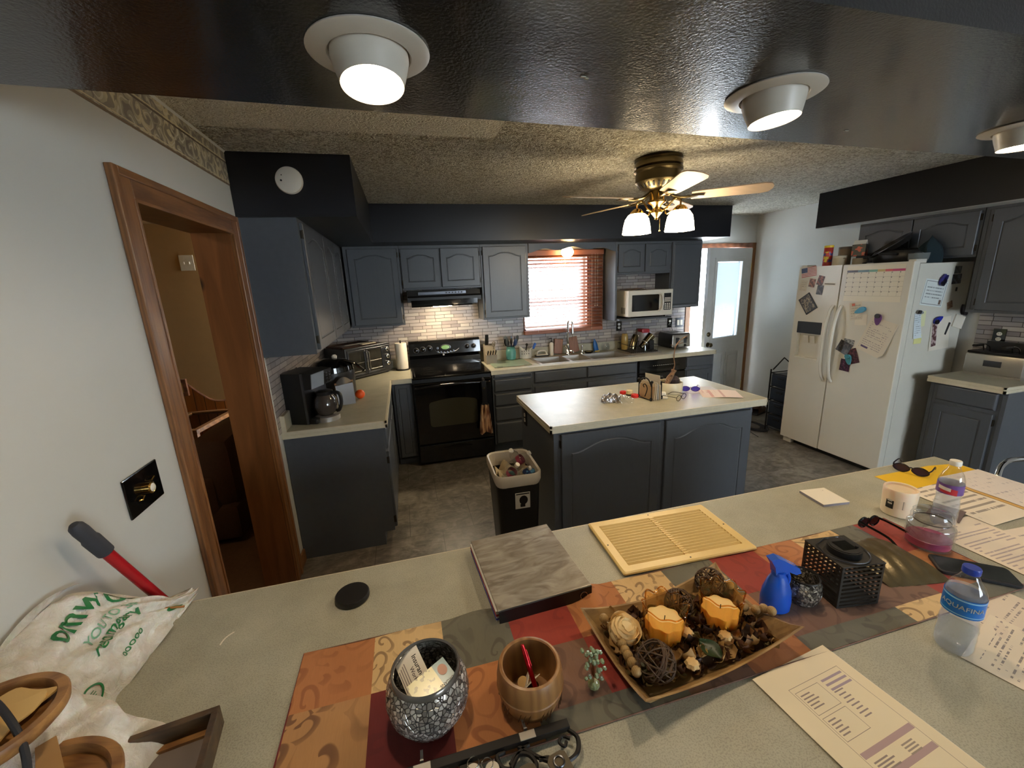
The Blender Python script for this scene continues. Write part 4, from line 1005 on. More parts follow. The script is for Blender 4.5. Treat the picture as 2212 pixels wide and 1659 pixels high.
# ================================================================== next room furniture
fab = mat('brown_plush', (74, 50, 34), 0.95, var=0.12, vscale=90, bump=0.3, bscale=200)
t = thing('armchair', 'brown plush armchair in the dim room beyond the doorway', 'armchair', (-0.85, -1.2, 0.008))
b = B(); b.box(-0.42, 0.40, -0.36, 0.36, 0.04, 0.30, .04); b.obj('base', fab, t, True)
b = B(); b.box(-0.44, 0.18, -0.20, 0.20, 0.28, 0.42, .05); b.obj('seat_cushion', fab, t, True)
for s_ in (-1, 1):
    b = B(); b.box(-0.44, 0.30, s_*0.28-0.09, s_*0.28+0.09, 0.2, 0.55, .07); b.obj('arm', fab, t, True)
b = B(); b.box(0.14, 0.42, -0.34, 0.34, 0.25, 0.80, .11); b.obj('backrest', fab, t, True)
t = thing('end_table', 'wooden end table with dark inset top behind the brown armchair', 'table', (-1.33, 0.02, 0.008))
b = B(); b.T = Matrix.Rotation(rad(-8), 4, 'Z')
for q in ((-.24, .24, -.36, -.30), (-.24, .24, .30, .36), (-.24, -.19, -.30, .30), (.19, .24, -.30, .30)): b.box(*q, 0.50, 0.54, .004)
b.obj('top_frame', 'oaky', t)
b = B(); b.T = Matrix.Rotation(rad(-8), 4, 'Z'); b.box(-.19, .19, -.30, .30, 0.505, 0.525); b.obj('top_inset', 'dark_glass', t)
b = B(); b.T = Matrix.Rotation(rad(-8), 4, 'Z'); b.box(-.22, .22, -.34, .34, 0.16, 0.19, .004); b.obj('lower_shelf', 'oaky', t)
for x in (-.21, .21):
    for y in (-.33, .33):
        b = B(); b.T = Matrix.Rotation(rad(-8), 4, 'Z'); b.box(x-.022, x+.022, y-.022, y+.022, 0, 0.50, .004); b.obj('leg', 'oakz', t)

# dimmer on the left wall, pole leaning on the bar
t = thing('dimmer_switch', 'black square wall plate with brass dimmer knob on the left wall', 'light switch', (0, -3.197, 1.184), R90)
b = B(); b.box(-0.083, 0.083, -0.006, 0, -0.060, 0.060, .003); b.obj('plate', 'gloss_black', t)
b = B(); b.T = Matrix.Rotation(rad(90), 4, 'X'); b.lathe([(0.017, 0.005), (0.0175, 0.024), (0.014, 0.027), (0.012, 0.026)], 28); kn = b.obj('knob', 'brass', t, True)
b = B(); b.T = Matrix.Rotation(rad(90), 4, 'X'); b.lathe([(0.0125, 0.0262), (0.008, 0.0295), (0, 0.031)], 24, cap=False); b.obj('pearl_centre', 'wplastic', kn, True)
for sx in (-1, 1):
    b = B(); b.tube([(sx*0.024, -0.006, sx*0.012), (sx*0.024, -0.014, sx*0.014), (sx*0.037, -0.015, sx*0.020), (sx*0.041, -0.008, sx*0.020)], 0.0026, 8); b.obj('toggle_lever', 'brass', t, True)
t = thing('broom_pole', 'red broom handle with dark grey grip leaning against the left wall', 'pole', (0.0, 0.0, 0.0))
p0, p1 = Vector((0.045, -3.505, 1.225)), Vector((0.185, -2.99, 0.02))
d_ = (p1-p0)
b = B(); b.tube([p0+d_*k for k in (0.065, 0.3, 0.6, 1.0)], 0.0125, 14); b.obj('shaft', mat('red_painted_metal', (168, 22, 32), 0.28, var=.03, coat=.3), t, True)
b = B(); b.tube([p0+d_*k for k in (-0.018, -0.012, 0.0, 0.02, 0.026, 0.066, 0.068)], [0.009, 0.0145, 0.016, 0.0155, 0.018, 0.0175, 0.014], 16); b.obj('grip', mat('charcoal_grip', (52, 54, 60), 0.6), t, True)

# ================================================================== left worktop
def put(x, y): return (x, y, HK)
t = thing('coffee_maker', 'black drip coffee maker at the near end of the left worktop', 'coffee maker', put(0.118, -1.645), rad(-22))
b = B(); b.prism([(-0.10, -0.12), (0.065, -0.12), (0.065, 0.12), (-0.10, 0.12)], 0.0, 0.335); b.box(0.06, 0.13, -0.115, 0.115, 0, 0.035, .008); b.obj('body', 'black', t)
b = B(); b.box(0.058, 0.075, -0.122, 0.122, 0.0, 0.335, .003); b.obj('front_frame', 'dsteel', t)
b = B(); b.prism([(0.06, 0.225), (0.125, 0.235), (0.135, 0.33), (0.06, 0.34)], -0.115, 0.115, 'y'); b.obj('brew_head', 'black', t)
b = B(); b.prism([(0.124, 0.235), (0.128, 0.235), (0.139, 0.328), (0.134, 0.33)], -0.117, 0.02, 'y'); b.obj('steel_panel', mat('satin_silver_plastic', (150, 160, 172), .35, .3), t)
b = B()
for k in range(4): b.box(0.137, 0.141, 0.035, 0.055, 0.25+k*0.018, 0.258+k*0.018); b.box(0.137, 0.141, 0.07, 0.09, 0.25+k*0.018, 0.258+k*0.018)
b.obj('buttons', 'dsteel', t)
b = B(); b.lathe([(0.05, 0.038), (0.072, 0.06), (0.078, 0.10), (0.066, 0.15), (0.05, 0.175), (0.047, 0.175), (0.062, 0.15), (0.074, 0.10), (0.069, 0.062), (0.045, 0.042)], 28, 0.13, 0, cap=False); b.obj('carafe', mat('smoky_carafe_glass', (60, 52, 46), 0.05, var=0, spec=.8), t, True)
b = B(); b.lathe([(0.052, 0.172), (0.055, 0.195), (0.03, 0.205), (0, 0.206)], 24, 0.13, 0); b.tube(smoothpath([(0.17, 0, 0.185), (0.235, 0, 0.18), (0.245, 0, 0.12), (0.225, 0, 0.07), (0.205, 0, 0.06)], 5), 0.012, 8); b.obj('carafe_handle', 'black', t, True)
b = B(); b.lathe([(0.085, 0.0), (0.085, 0.03), (0.07, 0.036), (0, 0.036)], 28, 0.125, 0); b.obj('warming_plate', 'steel', t, True)
t = thing('pressure_cooker', 'large black lidded cooker with white knob behind the coffee maker', 'cooker', put(0.20, -1.08))
b = B(); b.lathe([(0.155, 0), (0.165, 0.02), (0.17, 0.20), (0.165, 0.22)], 32); b.obj('body', 'black', t, True)
b = B(); b.lathe([(0.17, 0.22), (0.165, 0.26), (0.12, 0.30), (0.05, 0.315), (0, 0.318)], 32); b.obj('lid', 'gloss_black', t, True)
b = B(); b.lathe([(0.018, 0.312), (0.022, 0.33), (0.012, 0.342), (0, 0.343)], 16, 0.03, 0.02); b.obj('lid_knob', 'wplastic', t, True)
b = B(); b.tube(smoothpath([(0.10, -0.04, 0.30), (0.17, -0.02, 0.27), (0.225, 0.01, 0.215), (0.235, 0.02, 0.20)], 5), [0.012]*15+[0.016], 8); b.obj('side_handle', 'gloss_black', t, True)
t = thing('snack_bag', 'open brown snack pouch with orange print beside the cooker', 'bag', put(0.315, -1.335), rad(20))
def bagm():
    q = NT('printed_snack_pouch'); xs = q.sep()
    c = q.ramp(q.noise(16, 3, dist=1.0), [(0.4, lin((86, 74, 62))), (0.55, lin((214, 150, 96))), (0.65, lin((228, 196, 160)))])
    q.base(q.mix(q.math('LESS_THAN', xs[1], -0.005), c, lin((96, 88, 80)))); q.b.inputs['Roughness'].default_value = 0.35; return q.m
b = B(); b.hexa([(-0.06, -0.03, 0), (0.06, -0.035, 0), (0.065, 0.035, 0), (-0.06, 0.03, 0)], [(-0.066, -0.012, 0.15), (0.06, -0.02, 0.16), (0.07, 0.016, 0.175), (-0.066, 0.008, 0.165)])
b.obj('pouch', bagm(), t)
b = B(); b.grid(lambda u, v: (-0.066+0.13*u, -0.012+0.018*v+0.006*sin(9*u), 0.152+0.05*v*sin(pi*u)+0.01*u), 12, 4); b.obj('open_top', mat('grey_foil', (110, 104, 96), 0.4, .3), t, True)
t = thing('ovoid', 'small pale yellow egg shape behind the snack pouch', 'ovoid', put(0.225, -1.27)); b = B(); b.ball((0, 0, 0.026), 0.024, 14, sz=1.1); b.obj('shell', mat('pale_yellow_surface', (226, 224, 170), 0.5), t, True)  # plain pale yellow rounded shape of no certain kind
b = B(); b.ball((0, 0, 0.036), 0.037, 20, sz=0.96); o = b.obj('orange', mat('orange_peel', (226, 84, 24), 0.4, var=.05, bump=.3, bscale=260), None, True, loc=put(0.405, -1.215)); tag(o, 'single bright orange on the left worktop', 'orange')
# toaster oven, set diagonally in the corner
t = thing('toaster_oven', 'dark grey french-door toaster oven set across the back corner', 'toaster oven', put(0.238, -0.525), 0)
ang = math.atan2(-0.165+0.515, 0.625-0.238); t.rotation_euler[2] = ang; OW = 0.52
b = B(); b.box(0, OW, 0.012, 0.33, 0.012, 0.30, .006)
b.obj('housing', mat('dark_grey_enamel', (66, 66, 68), 0.35, .4), t)
b = B()
for q in ((0, OW, 0.012, 0.03), (0, OW, 0.285, 0.305), (0, 0.02, 0.03, 0.285), (0.43, OW, 0.03, 0.285)): b.box(q[0], q[1], 0, 0.014, q[2], q[3], .002)
b.obj('front_frame', 'dsteel', t)
for k, (xa, xb) in enumerate(((0.022, 0.222), (0.228, 0.428))):
    b = B(); frame_box(b, xa, xb, 0.034, 0.282, -0.006, 0.006, 0.018); dr = b.obj('glass_door', 'dsteel', t)
    b = B(); b.box(xa+.018, xb-.018, 0.0, 0.003, 0.052, 0.264); b.obj('door_glass', mat('smoked_door_glass', (48, 46, 40), 0.06, var=.3, vscale=12), dr)
    hx = 0.212 if k == 0 else 0.238
    b = B(); b.tube([(hx, -0.006, 0.06), (hx, -0.03, 0.065), (hx, -0.03, 0.25), (hx, -0.006, 0.255)], 0.0055, 8); b.obj('handle', 'chrome', dr, True)
b = B(); b.tube([(0.04, -0.001, 0.155), (0.41, -0.001, 0.155)], 0.0015, 5); b.tube([(0.04, -0.001, 0.075), (0.41, -0.001, 0.075)], 0.0015, 5); b.obj('rack', 'steel', t)
for z in (0.245, 0.17, 0.10):
    b = B(); b.T = Matrix.Translation((0.475, 0, z)) @ Matrix.Rotation(rad(90), 4, 'X'); b.lathe([(0.022, 0), (0.021, 0.022), (0.015, 0.026), (0, 0.026)], 22); b.obj('knob', 'chrome', t, True)
b = B()
for x in (0.03, OW-.03):
    for y in (0.04, 0.30): b.cyl(x, y, 0, 0.013, 0.012, 10)
b.obj('feet', 'black', t)
tp = thing('baking_tray', 'dark baking trays stacked on top of the toaster oven', 'tray', (0.238, -0.525, HK+0.3035), ang)
b = B()
b.box(0.02, 0.40, 0.05, 0.31, 0.0, 0.006, .002)
for q in ((0.02, 0.40, 0.045, 0.05), (0.02, 0.40, 0.31, 0.315), (0.015, 0.02, 0.045, 0.315), (0.40, 0.405, 0.045, 0.315)): b.box(*q, 0.0, 0.018)
b.obj('tray', mat('dark_brown_nonstick', (60, 42, 34), 0.3, .4), tp)
b = B(); b.T = Matrix.Translation((0.06, 0.08, 0.02)) @ Matrix.Rotation(rad(-6), 4, 'X')
for k in range(9): b.tube([(0.0+k*0.036, 0, 0.004), (0.0+k*0.036, 0.2, 0.004)], 0.002, 5)
b.tube([(0, 0, 0.004), (0.29, 0, 0.004), (0.29, 0.2, 0.004), (0, 0.2, 0.004)], 0.003, 6, closed=True); b.obj('wire_rack', 'steel', tp)
b = B(); b.box(0.20, 0.36, 0.0, 0.03, 0.018, 0.026, .002); b.obj('paper_strip', 'cream_edge', tp)
t = thing('paper_towel_roll', 'white paper towel roll standing between oven and range', 'paper towels', put(0.735, -0.14))
b = B(); b.lathe([(0.018, 0.012), (0.058, 0.012), (0.060, 0.02), (0.060, 0.275), (0.058, 0.282), (0.018, 0.282)], 32, cap=False); b.obj('roll', 'paper', t, True)
b = B(); b.cyl(0, 0, 0, 0.01, 0.075, 28); b.cyl(0, 0, 0.01, 0.31, 0.008, 10); b.obj('stand', 'black', t)

# ================================================================== back worktop
t = thing('knife_block', 'grey knife block with black scissors and steak knives', 'knife block', put(1.668, -0.20))
gm = mat('taupe_knife_block', (138, 128, 112), 0.5)
b = B(); b.prism([(-0.085, 0), (0.075, 0), (0.075, 0.20), (0.02, 0.21), (-0.03, 0.115), (-0.085, 0.10)], -0.058, 0.058, 'x'); b.obj('block', gm, t)
for k in range(4):
    b = B(); b.T = Matrix.Translation((-0.042+k*0.028, -0.075, 0.105)) @ Matrix.Rotation(rad(50), 4, 'X'); b.box(-0.006, 0.006, -0.009, 0.009, 0, 0.07, .003); b.obj('steak_knife', 'black', t, True)
b = B(); b.T = Matrix.Translation((-0.03, 0.02, 0.20)) @ Matrix.Rotation(rad(20), 4, 'X'); b.box(-0.018, 0.018, -0.012, 0.012, 0, 0.12, .004); b.obj('large_handle', 'black', t, True)
b = B(); b.T = Matrix.Translation((0.04, -0.01, 0.15)) @ Matrix.Rotation(rad(24), 4, 'X'); b.tube([(0, 0, 0), (0, 0, 0.03), (-0.014, 0, 0.05), (-0.014, 0, 0.09), (0, 0, 0.105), (0.014, 0, 0.09), (0.014, 0, 0.05), (0, 0, 0.03)], 0.006, 8); b.obj('scissors_handle', gm, t, True)
t = thing('glass_cutting_board', 'greenish glass cutting board right of the range', 'cutting board', put(1.845, -0.33))
b = B(); b.box(-0.20, 0.20, -0.19, 0.19, 0.004, 0.009, .002); b.obj('board', mat('frosted_green_glass', (140, 158, 140), 0.25, var=.03), t)
b = B()
for x, y in ((-0.14, -0.17), (0.15, -0.17), (-0.14, 0.17), (0.15, 0.17)): b.box(x-0.03, x+0.03, y-0.012, y+0.012, 0, 0.011, .002)
b.obj('rubber_grips', 'black', t)
t = thing('utensil_jar', 'teal glass jar crowded with dark cooking utensils', 'utensil jar', (1.915, -0.155, HK+.011))
teal = mat('teal_glazed_jar', (86, 146, 140), 0.3, var=.08, vscale=30)
b = B(); b.lathe([(0.045, 0), (0.056, 0.01), (0.058, 0.09), (0.050, 0.115), (0.044, 0.122), (0.048, 0.128), (0.048, 0.145), (0.044, 0.145), (0.044, 0.125), (0.052, 0.09), (0.05, 0.01), (0, 0.01)], 28, cap=False); b.obj('jar', teal, t, True)
b = B(); b.tube([(0.0495*cos(2*pi*k/24), 0.0495*sin(2*pi*k/24), 0.136) for k in range(24)], 0.0018, 6, closed=True); b.obj('thread', teal, t, True)
random.seed(3)
for k in range(9):
    a = 2*pi*k/9+0.4; lean = 0.045+0.035*random.random(); L = 0.20+0.07*random.random()
    tx, ty = cos(a)*lean, sin(a)*lean*0.7
    t2 = thing('utensil', ['black slotted turner leaning left in the teal jar', 'blue silicone spatula in the teal jar', 'dark ladle in the teal jar', 'grey spatula in the teal jar', 'black spoon in the teal jar', 'slate serving fork in the teal jar', 'black pasta server in the teal jar', 'navy spatula leaning right in the teal jar', 'grey spoonula at the back of the teal jar'][k], 'utensil', (1.915, -0.155, HK+0.022), 0, 'cooking utensils in the teal jar')
    um = mat('utensil_plastic', [(34, 36, 38), (52, 96, 140), (40, 44, 48), (82, 90, 92), (30, 30, 32), (60, 66, 72), (36, 38, 42), (44, 66, 104), (70, 78, 80)][k], 0.45)
    b = B(); b.tube([(tx*0.15, ty*0.15, 0.0), (tx*0.5, ty*0.5, 0.12), (tx, ty, L*0.72)], 0.005, 8); b.obj('handle', um, t2, True)
    b = B(); b.T = Matrix.Translation((tx, ty, L*0.70)) @ Matrix.Rotation(a+0.6, 4, 'Z') @ Matrix.Rotation(rad(14), 4, 'Y')
    b.ball((0, 0, 0.035), 0.022, 12, sx=1.0, sy=0.25, sz=1.9); b.obj('head', um, t2, True)
t = thing('sink_caddy', 'cream perforated caddy with scrub brushes beside the sink', 'caddy', put(2.10, -0.095), rad(-6))
b = B(); b.prism([(0.070*cos(2*pi*k/28)*(1 if abs(cos(2*pi*k/28)) < .9 else 1), 0.042*sin(2*pi*k/28)) for k in range(28)], 0, 0.004)
for k in range(28):
    a0, a1 = 2*pi*k/28, 2*pi*(k+1)/28; f = lambda a: 0.095+0.05*max(0, -cos(a))
    p = [(0.070*cos(a)*s_, 0.042*sin(a)*s_) for a in (a0, a1) for s_ in (1.0, 0.93)]
    b.hexa([(*p[0], 0), (*p[2], 0), (*p[3], 0), (*p[1], 0)], [(p[0][0]*1.08, p[0][1]*1.08, f(a0)), (p[2][0]*1.08, p[2][1]*1.08, f(a1)), (p[3][0]*1.08, p[3][1]*1.08, f(a1)), (p[1][0]*1.08, p[1][1]*1.08, f(a0))])
b.obj('cup', 'wplastic', t)
b = B()
for k in range(8): b.box(-0.048+(k % 4)*0.026, -0.043+(k % 4)*0.026, -0.046-0.002, -0.040, 0.05+0.03*(k//4), 0.064+0.03*(k//4))
b.obj('slots', 'rubber', t)
b = B(); b.tube([(0.0, 0, 0.01), (0.01, 0, 0.10), (0.02, 0, 0.15)], 0.007, 8); b.ball((0.02, 0, 0.155), 0.016, 10); b.obj('brush_handle', 'black', t, True)
b = B(); b.tube([(0.02, 0.005, 0.02), (0.06, 0.0, 0.10), (0.095, 0, 0.125)], 0.005, 8); b.obj('scrub_brush_handle', 'wplastic', t, True)
b = B(); b.T = Matrix.Translation((0.105, 0, 0.135)) @ Matrix.Rotation(rad(25), 4, 'Y'); b.box(-0.012, 0.012, -0.02, 0.02, -0.035, 0.035, .008); b.obj('blue_brush_head', mat('blue_bristles', (52, 104, 190), 0.7), t, True)
t = thing('scrub_brush', 'white iron-shaped scrub brush on the sink ledge', 'brush', put(2.30, -0.085))
b = B(); b.box(-0.075, 0.075, -0.028, 0.028, 0.0, 0.016, .004); b.obj('bristles', 'rubber', t)
b = B(); b.box(-0.07, 0.07, -0.026, 0.026, 0.016, 0.026, .004); b.tube(smoothpath([(-0.06, 0, 0.024), (-0.045, 0, 0.06), (0, 0, 0.068), (0.045, 0, 0.06), (0.06, 0, 0.024)], 5), 0.008, 8); b.obj('handle', 'wplastic', t, True)
t = thing('soap_dispenser', 'tall white pump soap bottle left of the faucet', 'soap bottle', put(2.43, -0.062))
b = B(); b.lathe([(0.023, 0), (0.025, 0.006), (0.025, 0.13), (0.020, 0.145), (0.010, 0.152), (0.010, 0.16)], 24); b.obj('bottle', 'wplastic', t, True)
b = B(); b.lathe([(0.012, 0.158), (0.012, 0.172), (0.004, 0.174), (0.004, 0.20)], 16); b.box(-0.03, 0.006, -0.006, 0.006, 0.196, 0.205, .002); b.obj('pump', 'black', t)
# sink and faucet
t = thing('kitchen_sink', 'stainless steel triple-bowl sink set into the back worktop', 'sink', (0, 0, HK))
b = B()
xs_ = [SX0, SX0+0.035, 2.475, 2.505, 2.72, 2.75, SX1-0.06, SX1]; ys_ = [SY0, SY0+0.03, SY1-0.075, SY1]
for i in range(7):
    for j in range(3):
        if j == 1 and i in (1, 3, 5): continue
        b.box(xs_[i], xs_[i+1], ys_[j], ys_[j+1], 0.0005, 0.004)
bmesh.ops.remove_doubles(b.bm, verts=b.bm.verts[:], dist=1e-5); b.obj('rim', 'steel', t)
for i, dp in ((1, 0.17), (3, 0.10), (5, 0.17)):
    x0, x1, y0, y1 = xs_[i], xs_[i+1], ys_[1], ys_[2]
    b = B(); tv = b._v([(x0, y0, 0.003), (x1, y0, 0.003), (x1, y1, 0.003), (x0, y1, 0.003)]); e = 0.022
    mv = b._v([(x0+.006, y0+.006, -dp+.03), (x1-.006, y0+.006, -dp+.03), (x1-.006, y1-.006, -dp+.03), (x0+.006, y1-.006, -dp+.03)])
    bv = b._v([(x0+e, y0+e, -dp), (x1-e, y0+e, -dp), (x1-e, y1-e, -dp), (x0+e, y1-e, -dp)])
    for A_, C_ in ((tv, mv), (mv, bv)):
        for k in range(4): b.face([A_[k], A_[(k+1) % 4], C_[(k+1) % 4], C_[k]])
    b.face(bv); o = b.obj('bowl', 'steel', t)
    b = B(); b.lathe([(0.04, -dp+.001), (0.035, -dp+.003), (0, -dp+.002)], 20, (x0+x1)/2, (y0+y1)/2); b.obj('drain', 'dsteel', o)
b = B()
for k in range(5): b.tube([(3.185+0.008*k-.01, SY0+0.04, 0.005), (3.185+0.008*k-.01, SY1-0.04, 0.005)], 0.002, 5)
b.obj('drain_grooves', 'steel', t)
t = thing('kitchen_faucet', 'tall chrome spring-neck faucet behind the sink', 'faucet', (2.60, -0.15, HK+.004))
b = B(); b.lathe([(0.026, 0), (0.026, 0.02), (0.018, 0.03), (0.016, 0.12), (0.012, 0.13)], 20); b.tube([(0, 0, 0.12), (0, 0, 0.36)], 0.009, 12); b.obj('post', 'chrome', t, True)
hel = [(0.012*cos(k*0.9), -0.0+0.012*sin(k*0.9), 0.25+0.0022*k) for k in range(52)]
arc = [(0.0, -0.02-0.075*(1-cos(pi*k/30))/1.0*0.9+0.02, 0.36+0.045*sin(pi*k/30)) for k in range(31)]
b = B(); b.tube(hel, 0.0025, 5); b.tube([(x, y, z) for x, y, z in arc], 0.010, 10); b.obj('spring_neck', 'chrome', t, True)
b = B(); b.lathe([(0.012, 0.36), (0.014, 0.30), (0.017, 0.28), (0.017, 0.25), (0, 0.25)], 16, 0, -0.135); b.obj('spray_head', 'chrome', t, True)
b = B(); b.tube([(0, 0, 0.26), (0, -0.07, 0.262), (0, -0.12, 0.27)], 0.005, 8); b.tube([(-0.01, -0.0, 0.06), (-0.05, -0.02, 0.11)], 0.006, 8); b.tube([(0.01, 0, 0.05), (0.05, -0.02, 0.045), (0.06, -0.02, 0.02)], 0.008, 8); b.obj('lever', 'chrome', t, True)
for k, (x, wv, h, ri) in enumerate(((2.485, 0.105, 0.175, -9), (2.705, 0.115, 0.185, 8))):
    o = B(); o.T = Matrix.Rotation(rad(-9), 4, 'X') @ Matrix.Rotation(rad(-ri), 4, 'Y'); o.box(-wv/2, wv/2, -0.012, 0.004, 0.0, h, .004)
    o = o.obj('wooden_board', wood('board_wood', (104, 62, 40), (150, 98, 66), .5, 4, 'z'), loc=(x+.02, -0.060, HK+.012)); tag(o, ['worn wooden board leaning left of the faucet', 'worn wooden board leaning right of the faucet'][k], 'wooden board')
t = thing('sponge_tray', 'small dark wire sponge dish at the back of the sink', 'dish', (2.86, -0.155, HK+.004))
b = B(); b.lathe([(0.03, 0), (0.045, 0.025), (0.047, 0.025), (0.032, 0)], 20, sx=1.3, cap=False); b.cyl(0, 0, 0, 0.002, 0.035, 20); b.obj('dish', 'iron', t, True)
b = B(); b.box(-0.03, 0.03, -0.018, 0.018, 0.004, 0.022, .005); b.obj('sponge', mat('yellow_green_sponge', (160, 152, 96), .9), t, True)
t = thing('side_sprayer', 'small chrome side sprayer between faucet and sponge dish', 'sprayer', (2.775, -0.15, HK+.004))
b = B(); b.lathe([(0.02, 0), (0.012, 0.02), (0.010, 0.06), (0.014, 0.09), (0.012, 0.10), (0, 0.10)], 16); b.obj('nozzle', 'chrome', t, True)
t = thing('dish_soap_bottle', 'blue see-through dish soap bottle leaning near the backsplash', 'soap bottle', put(3.0, -0.065), rad(10))
b = B(); b.T = Matrix.Rotation(rad(-12), 4, 'Y')
b.lathe([(0.032, 0.0), (0.034, 0.02), (0.030, 0.09), (0.018, 0.13), (0.010, 0.14), (0.010, 0.155), (0, 0.156)], 20, sy=0.6); b.obj('bottle', mat('blue_soap_plastic', (40, 96, 160), 0.25, var=.1), t, True)
b = B(); b.box(-0.03, 0.03, -0.025, 0.02, 0, 0.014, .004); b.obj('sponge', mat('yellow_sponge', (206, 186, 96), .9), t)
t = thing('glass_bowl', 'round clear glass bowl at the right rear of the sink', 'bowl', put(3.12, -0.062))
b = B(); b.lathe([(0.025, 0), (0.045, 0.015), (0.055, 0.05), (0.045, 0.085), (0.038, 0.095), (0.036, 0.094), (0.042, 0.083), (0.051, 0.05), (0.042, 0.018), (0, 0.005)], 28, cap=False); b.obj('glass', 'clear', t, True)
# dish rack with its load
t = thing('dish_rack', 'black wire dish rack with drip tray right of the sink', 'dish rack', put(3.46, -0.27), rad(-2))
b = B(); b.box(-0.21, 0.17, -0.19, 0.19, 0.0, 0.006, .002); b.obj('drip_tray', mat('grey_drip_tray', (150, 144, 136), 0.3, .3), t)
b = B()
for z in (0.02, 0.09): b.tube([(-0.20, -0.17, z), (0.13, -0.17, z), (0.13, 0.17, z), (-0.20, 0.17, z)], 0.003, 6, closed=True)
for k in range(14): b.tube([(-0.195+k*0.025, -0.17, 0.09), (-0.195+k*0.025, -0.17, 0.012), (-0.195+k*0.025, 0.17, 0.012), (-0.195+k*0.025, 0.17, 0.09)], 0.0018, 5)
b.obj('wire_basket', 'iron', t)
b = B(); b.box(0.07, 0.125, -0.10, 0.06, 0.02, 0.13, .004); b.obj('cutlery_box', 'black', t)
goldsteel = mat('warm_dark_steel', (128, 116, 90), 0.16, 1.0, var=.05)
t = thing('tumbler', 'steel tumbler upside down and tilted left in the dish rack', 'tumbler', (3.37, -0.25, HK+0.03))
b = B(); b.T = Matrix.Rotation(rad(16), 4, 'Y'); b.lathe([(0.044, 0), (0.042, 0.0), (0.034, 0.165), (0.030, 0.17), (0, 0.17)], 28, cap=False); b.obj('cup', goldsteel, t, True)
t = thing('tumbler', 'large steel tumbler with band lying tilted right in the rack', 'tumbler', (3.46, -0.30, HK+0.045))
b = B(); b.T = Matrix.Rotation(rad(44), 4, 'Y'); b.lathe([(0.034, 0.0), (0.036, 0.07), (0.042, 0.075), (0.046, 0.19), (0.044, 0.19), (0.04, 0.08), (0.0, 0.02)], 28, cap=False); b.obj('cup', goldsteel, t, True)
b = B(); b.T = Matrix.Rotation(rad(44), 4, 'Y'); b.lathe([(0.039, 0.064), (0.044, 0.066), (0.044, 0.078), (0.041, 0.08)], 28, cap=False); b.obj('band', 'steel', t, True)
t = thing('drinking_glass', 'small clear ridged glass upside down in the rack front', 'glass', (3.45, -0.385, HK+0.016))
b = B(); b.lathe([(0.036, 0), (0.030, 0.07), (0.027, 0.072), (0, 0.072)], 24, wav=lambda a, z: 1+0.03*cos(12*a), cap=False); b.obj('glass', 'clear', t, True)
t = thing('amber_glass', 'tall amber drinking glass at the left end of the rack', 'glass', (3.315, -0.17, HK+0.016))
b = B(); b.lathe([(0.036, 0), (0.042, 0.05), (0.040, 0.15), (0.030, 0.19), (0, 0.192)], 24, cap=False); b.obj('glass', mat('amber_glass_tint', (176, 148, 84), 0.1, var=.05, alpha=.85), t, True)
t = thing('plastic_canister', 'frosted plastic canister with red lid behind the dish rack', 'canister', put(3.63, -0.085))
b = B(); b.box(-0.075, 0.075, -0.05, 0.05, 0, 0.20, .014); b.obj('tub', mat('frosted_plastic', (206, 206, 222), .35, alpha=.9), t, True)
b = B(); b.box(-0.065, 0.045, -0.052, 0.052, 0.185, 0.235, .012); b.obj('lid', mat('red_lid_plastic', (170, 50, 60), .35), t, True)
t = thing('toaster', 'black and steel four-slice toaster at the right of the back worktop', 'toaster', put(3.97, -0.20), rad(0))
b = B(); b.prism([(-0.13, 0.012), (0.13, 0.012), (0.135, 0.03), (0.128, 0.165), (0.11, 0.178), (-0.11, 0.178), (-0.128, 0.165), (-0.135, 0.03)], -0.13, 0.13, 'y'); b.obj('shell', 'black', t, True)
b = B(); b.box(-0.122, 0.122, -0.137, -0.128, 0.016, 0.165, .012); b.obj('front_plate', 'steel', t)
b = B(); b.box(-0.11, 0.11, -0.12, 0.12, 0.176, 0.181, .002); b.obj('top_plate', 'steel', t)
b = B()
for x in (-0.075, -0.03, 0.03, 0.075): b.box(x-0.013, x+0.013, -0.10, 0.10, 0.179, 0.183)
b.obj('slots', 'black', t)
for x in (-0.055, 0.055):
    b = B(); b.box(x-0.02, x+0.02, -0.139, -0.136, 0.06, 0.13); b.obj('lever_track', 'dsteel', t)
    b = B(); b.box(x-0.018, x+0.018, -0.16, -0.136, 0.115, 0.127, .003); b.obj('lever', 'black', t)
    b = B(); b.T = Matrix.Translation((x, -0.136, 0.036)) @ Matrix.Rotation(rad(90), 4, 'X'); b.lathe([(0.014, 0), (0.012, 0.014), (0, 0.014)], 18); b.obj('knob', 'black', t, True)
plate('wall_outlet', 'black outlet plate between window and microwave shelf', (3.325, -0.006, 1.18), 0, 0.072, 0.118, 'gloss_black', 'outlet')
plate('wall_outlet', 'black outlet plate with plug above the toaster', (4.035, -0.006, 1.175), 0, 0.072, 0.118, 'gloss_black', 'outlet')
plate('light_switch', 'double white rocker switch in grey plate near the back door', (4.178, -0.006, 1.17), 0, 0.115, 0.118, 'dsteel', 'rocker', 'light switch')
plate('wall_outlet', 'dark outlet plate with white round plug above the deep fryer', (W-.006, -2.44, 1.18), L90, 0.075, 0.118, 'gloss_black', 'outlet')
plate('wall_outlet', 'black outlet on the tiled left wall beside the coffee maker', (0.006, -1.36, 1.15), R90, 0.072, 0.118, 'gloss_black', 'outlet')
b = B(); b.tube(smoothpath([(4.035, -0.03, 1.15), (4.05, -0.05, 1.09), (4.06, -0.04, 1.06), (4.03, -0.048, 1.0), (4.02, -0.06, 0.96)], 5), 0.003, 6); b.box(4.022, 4.048, -0.04, -0.0145, 1.14, 1.165, .003)
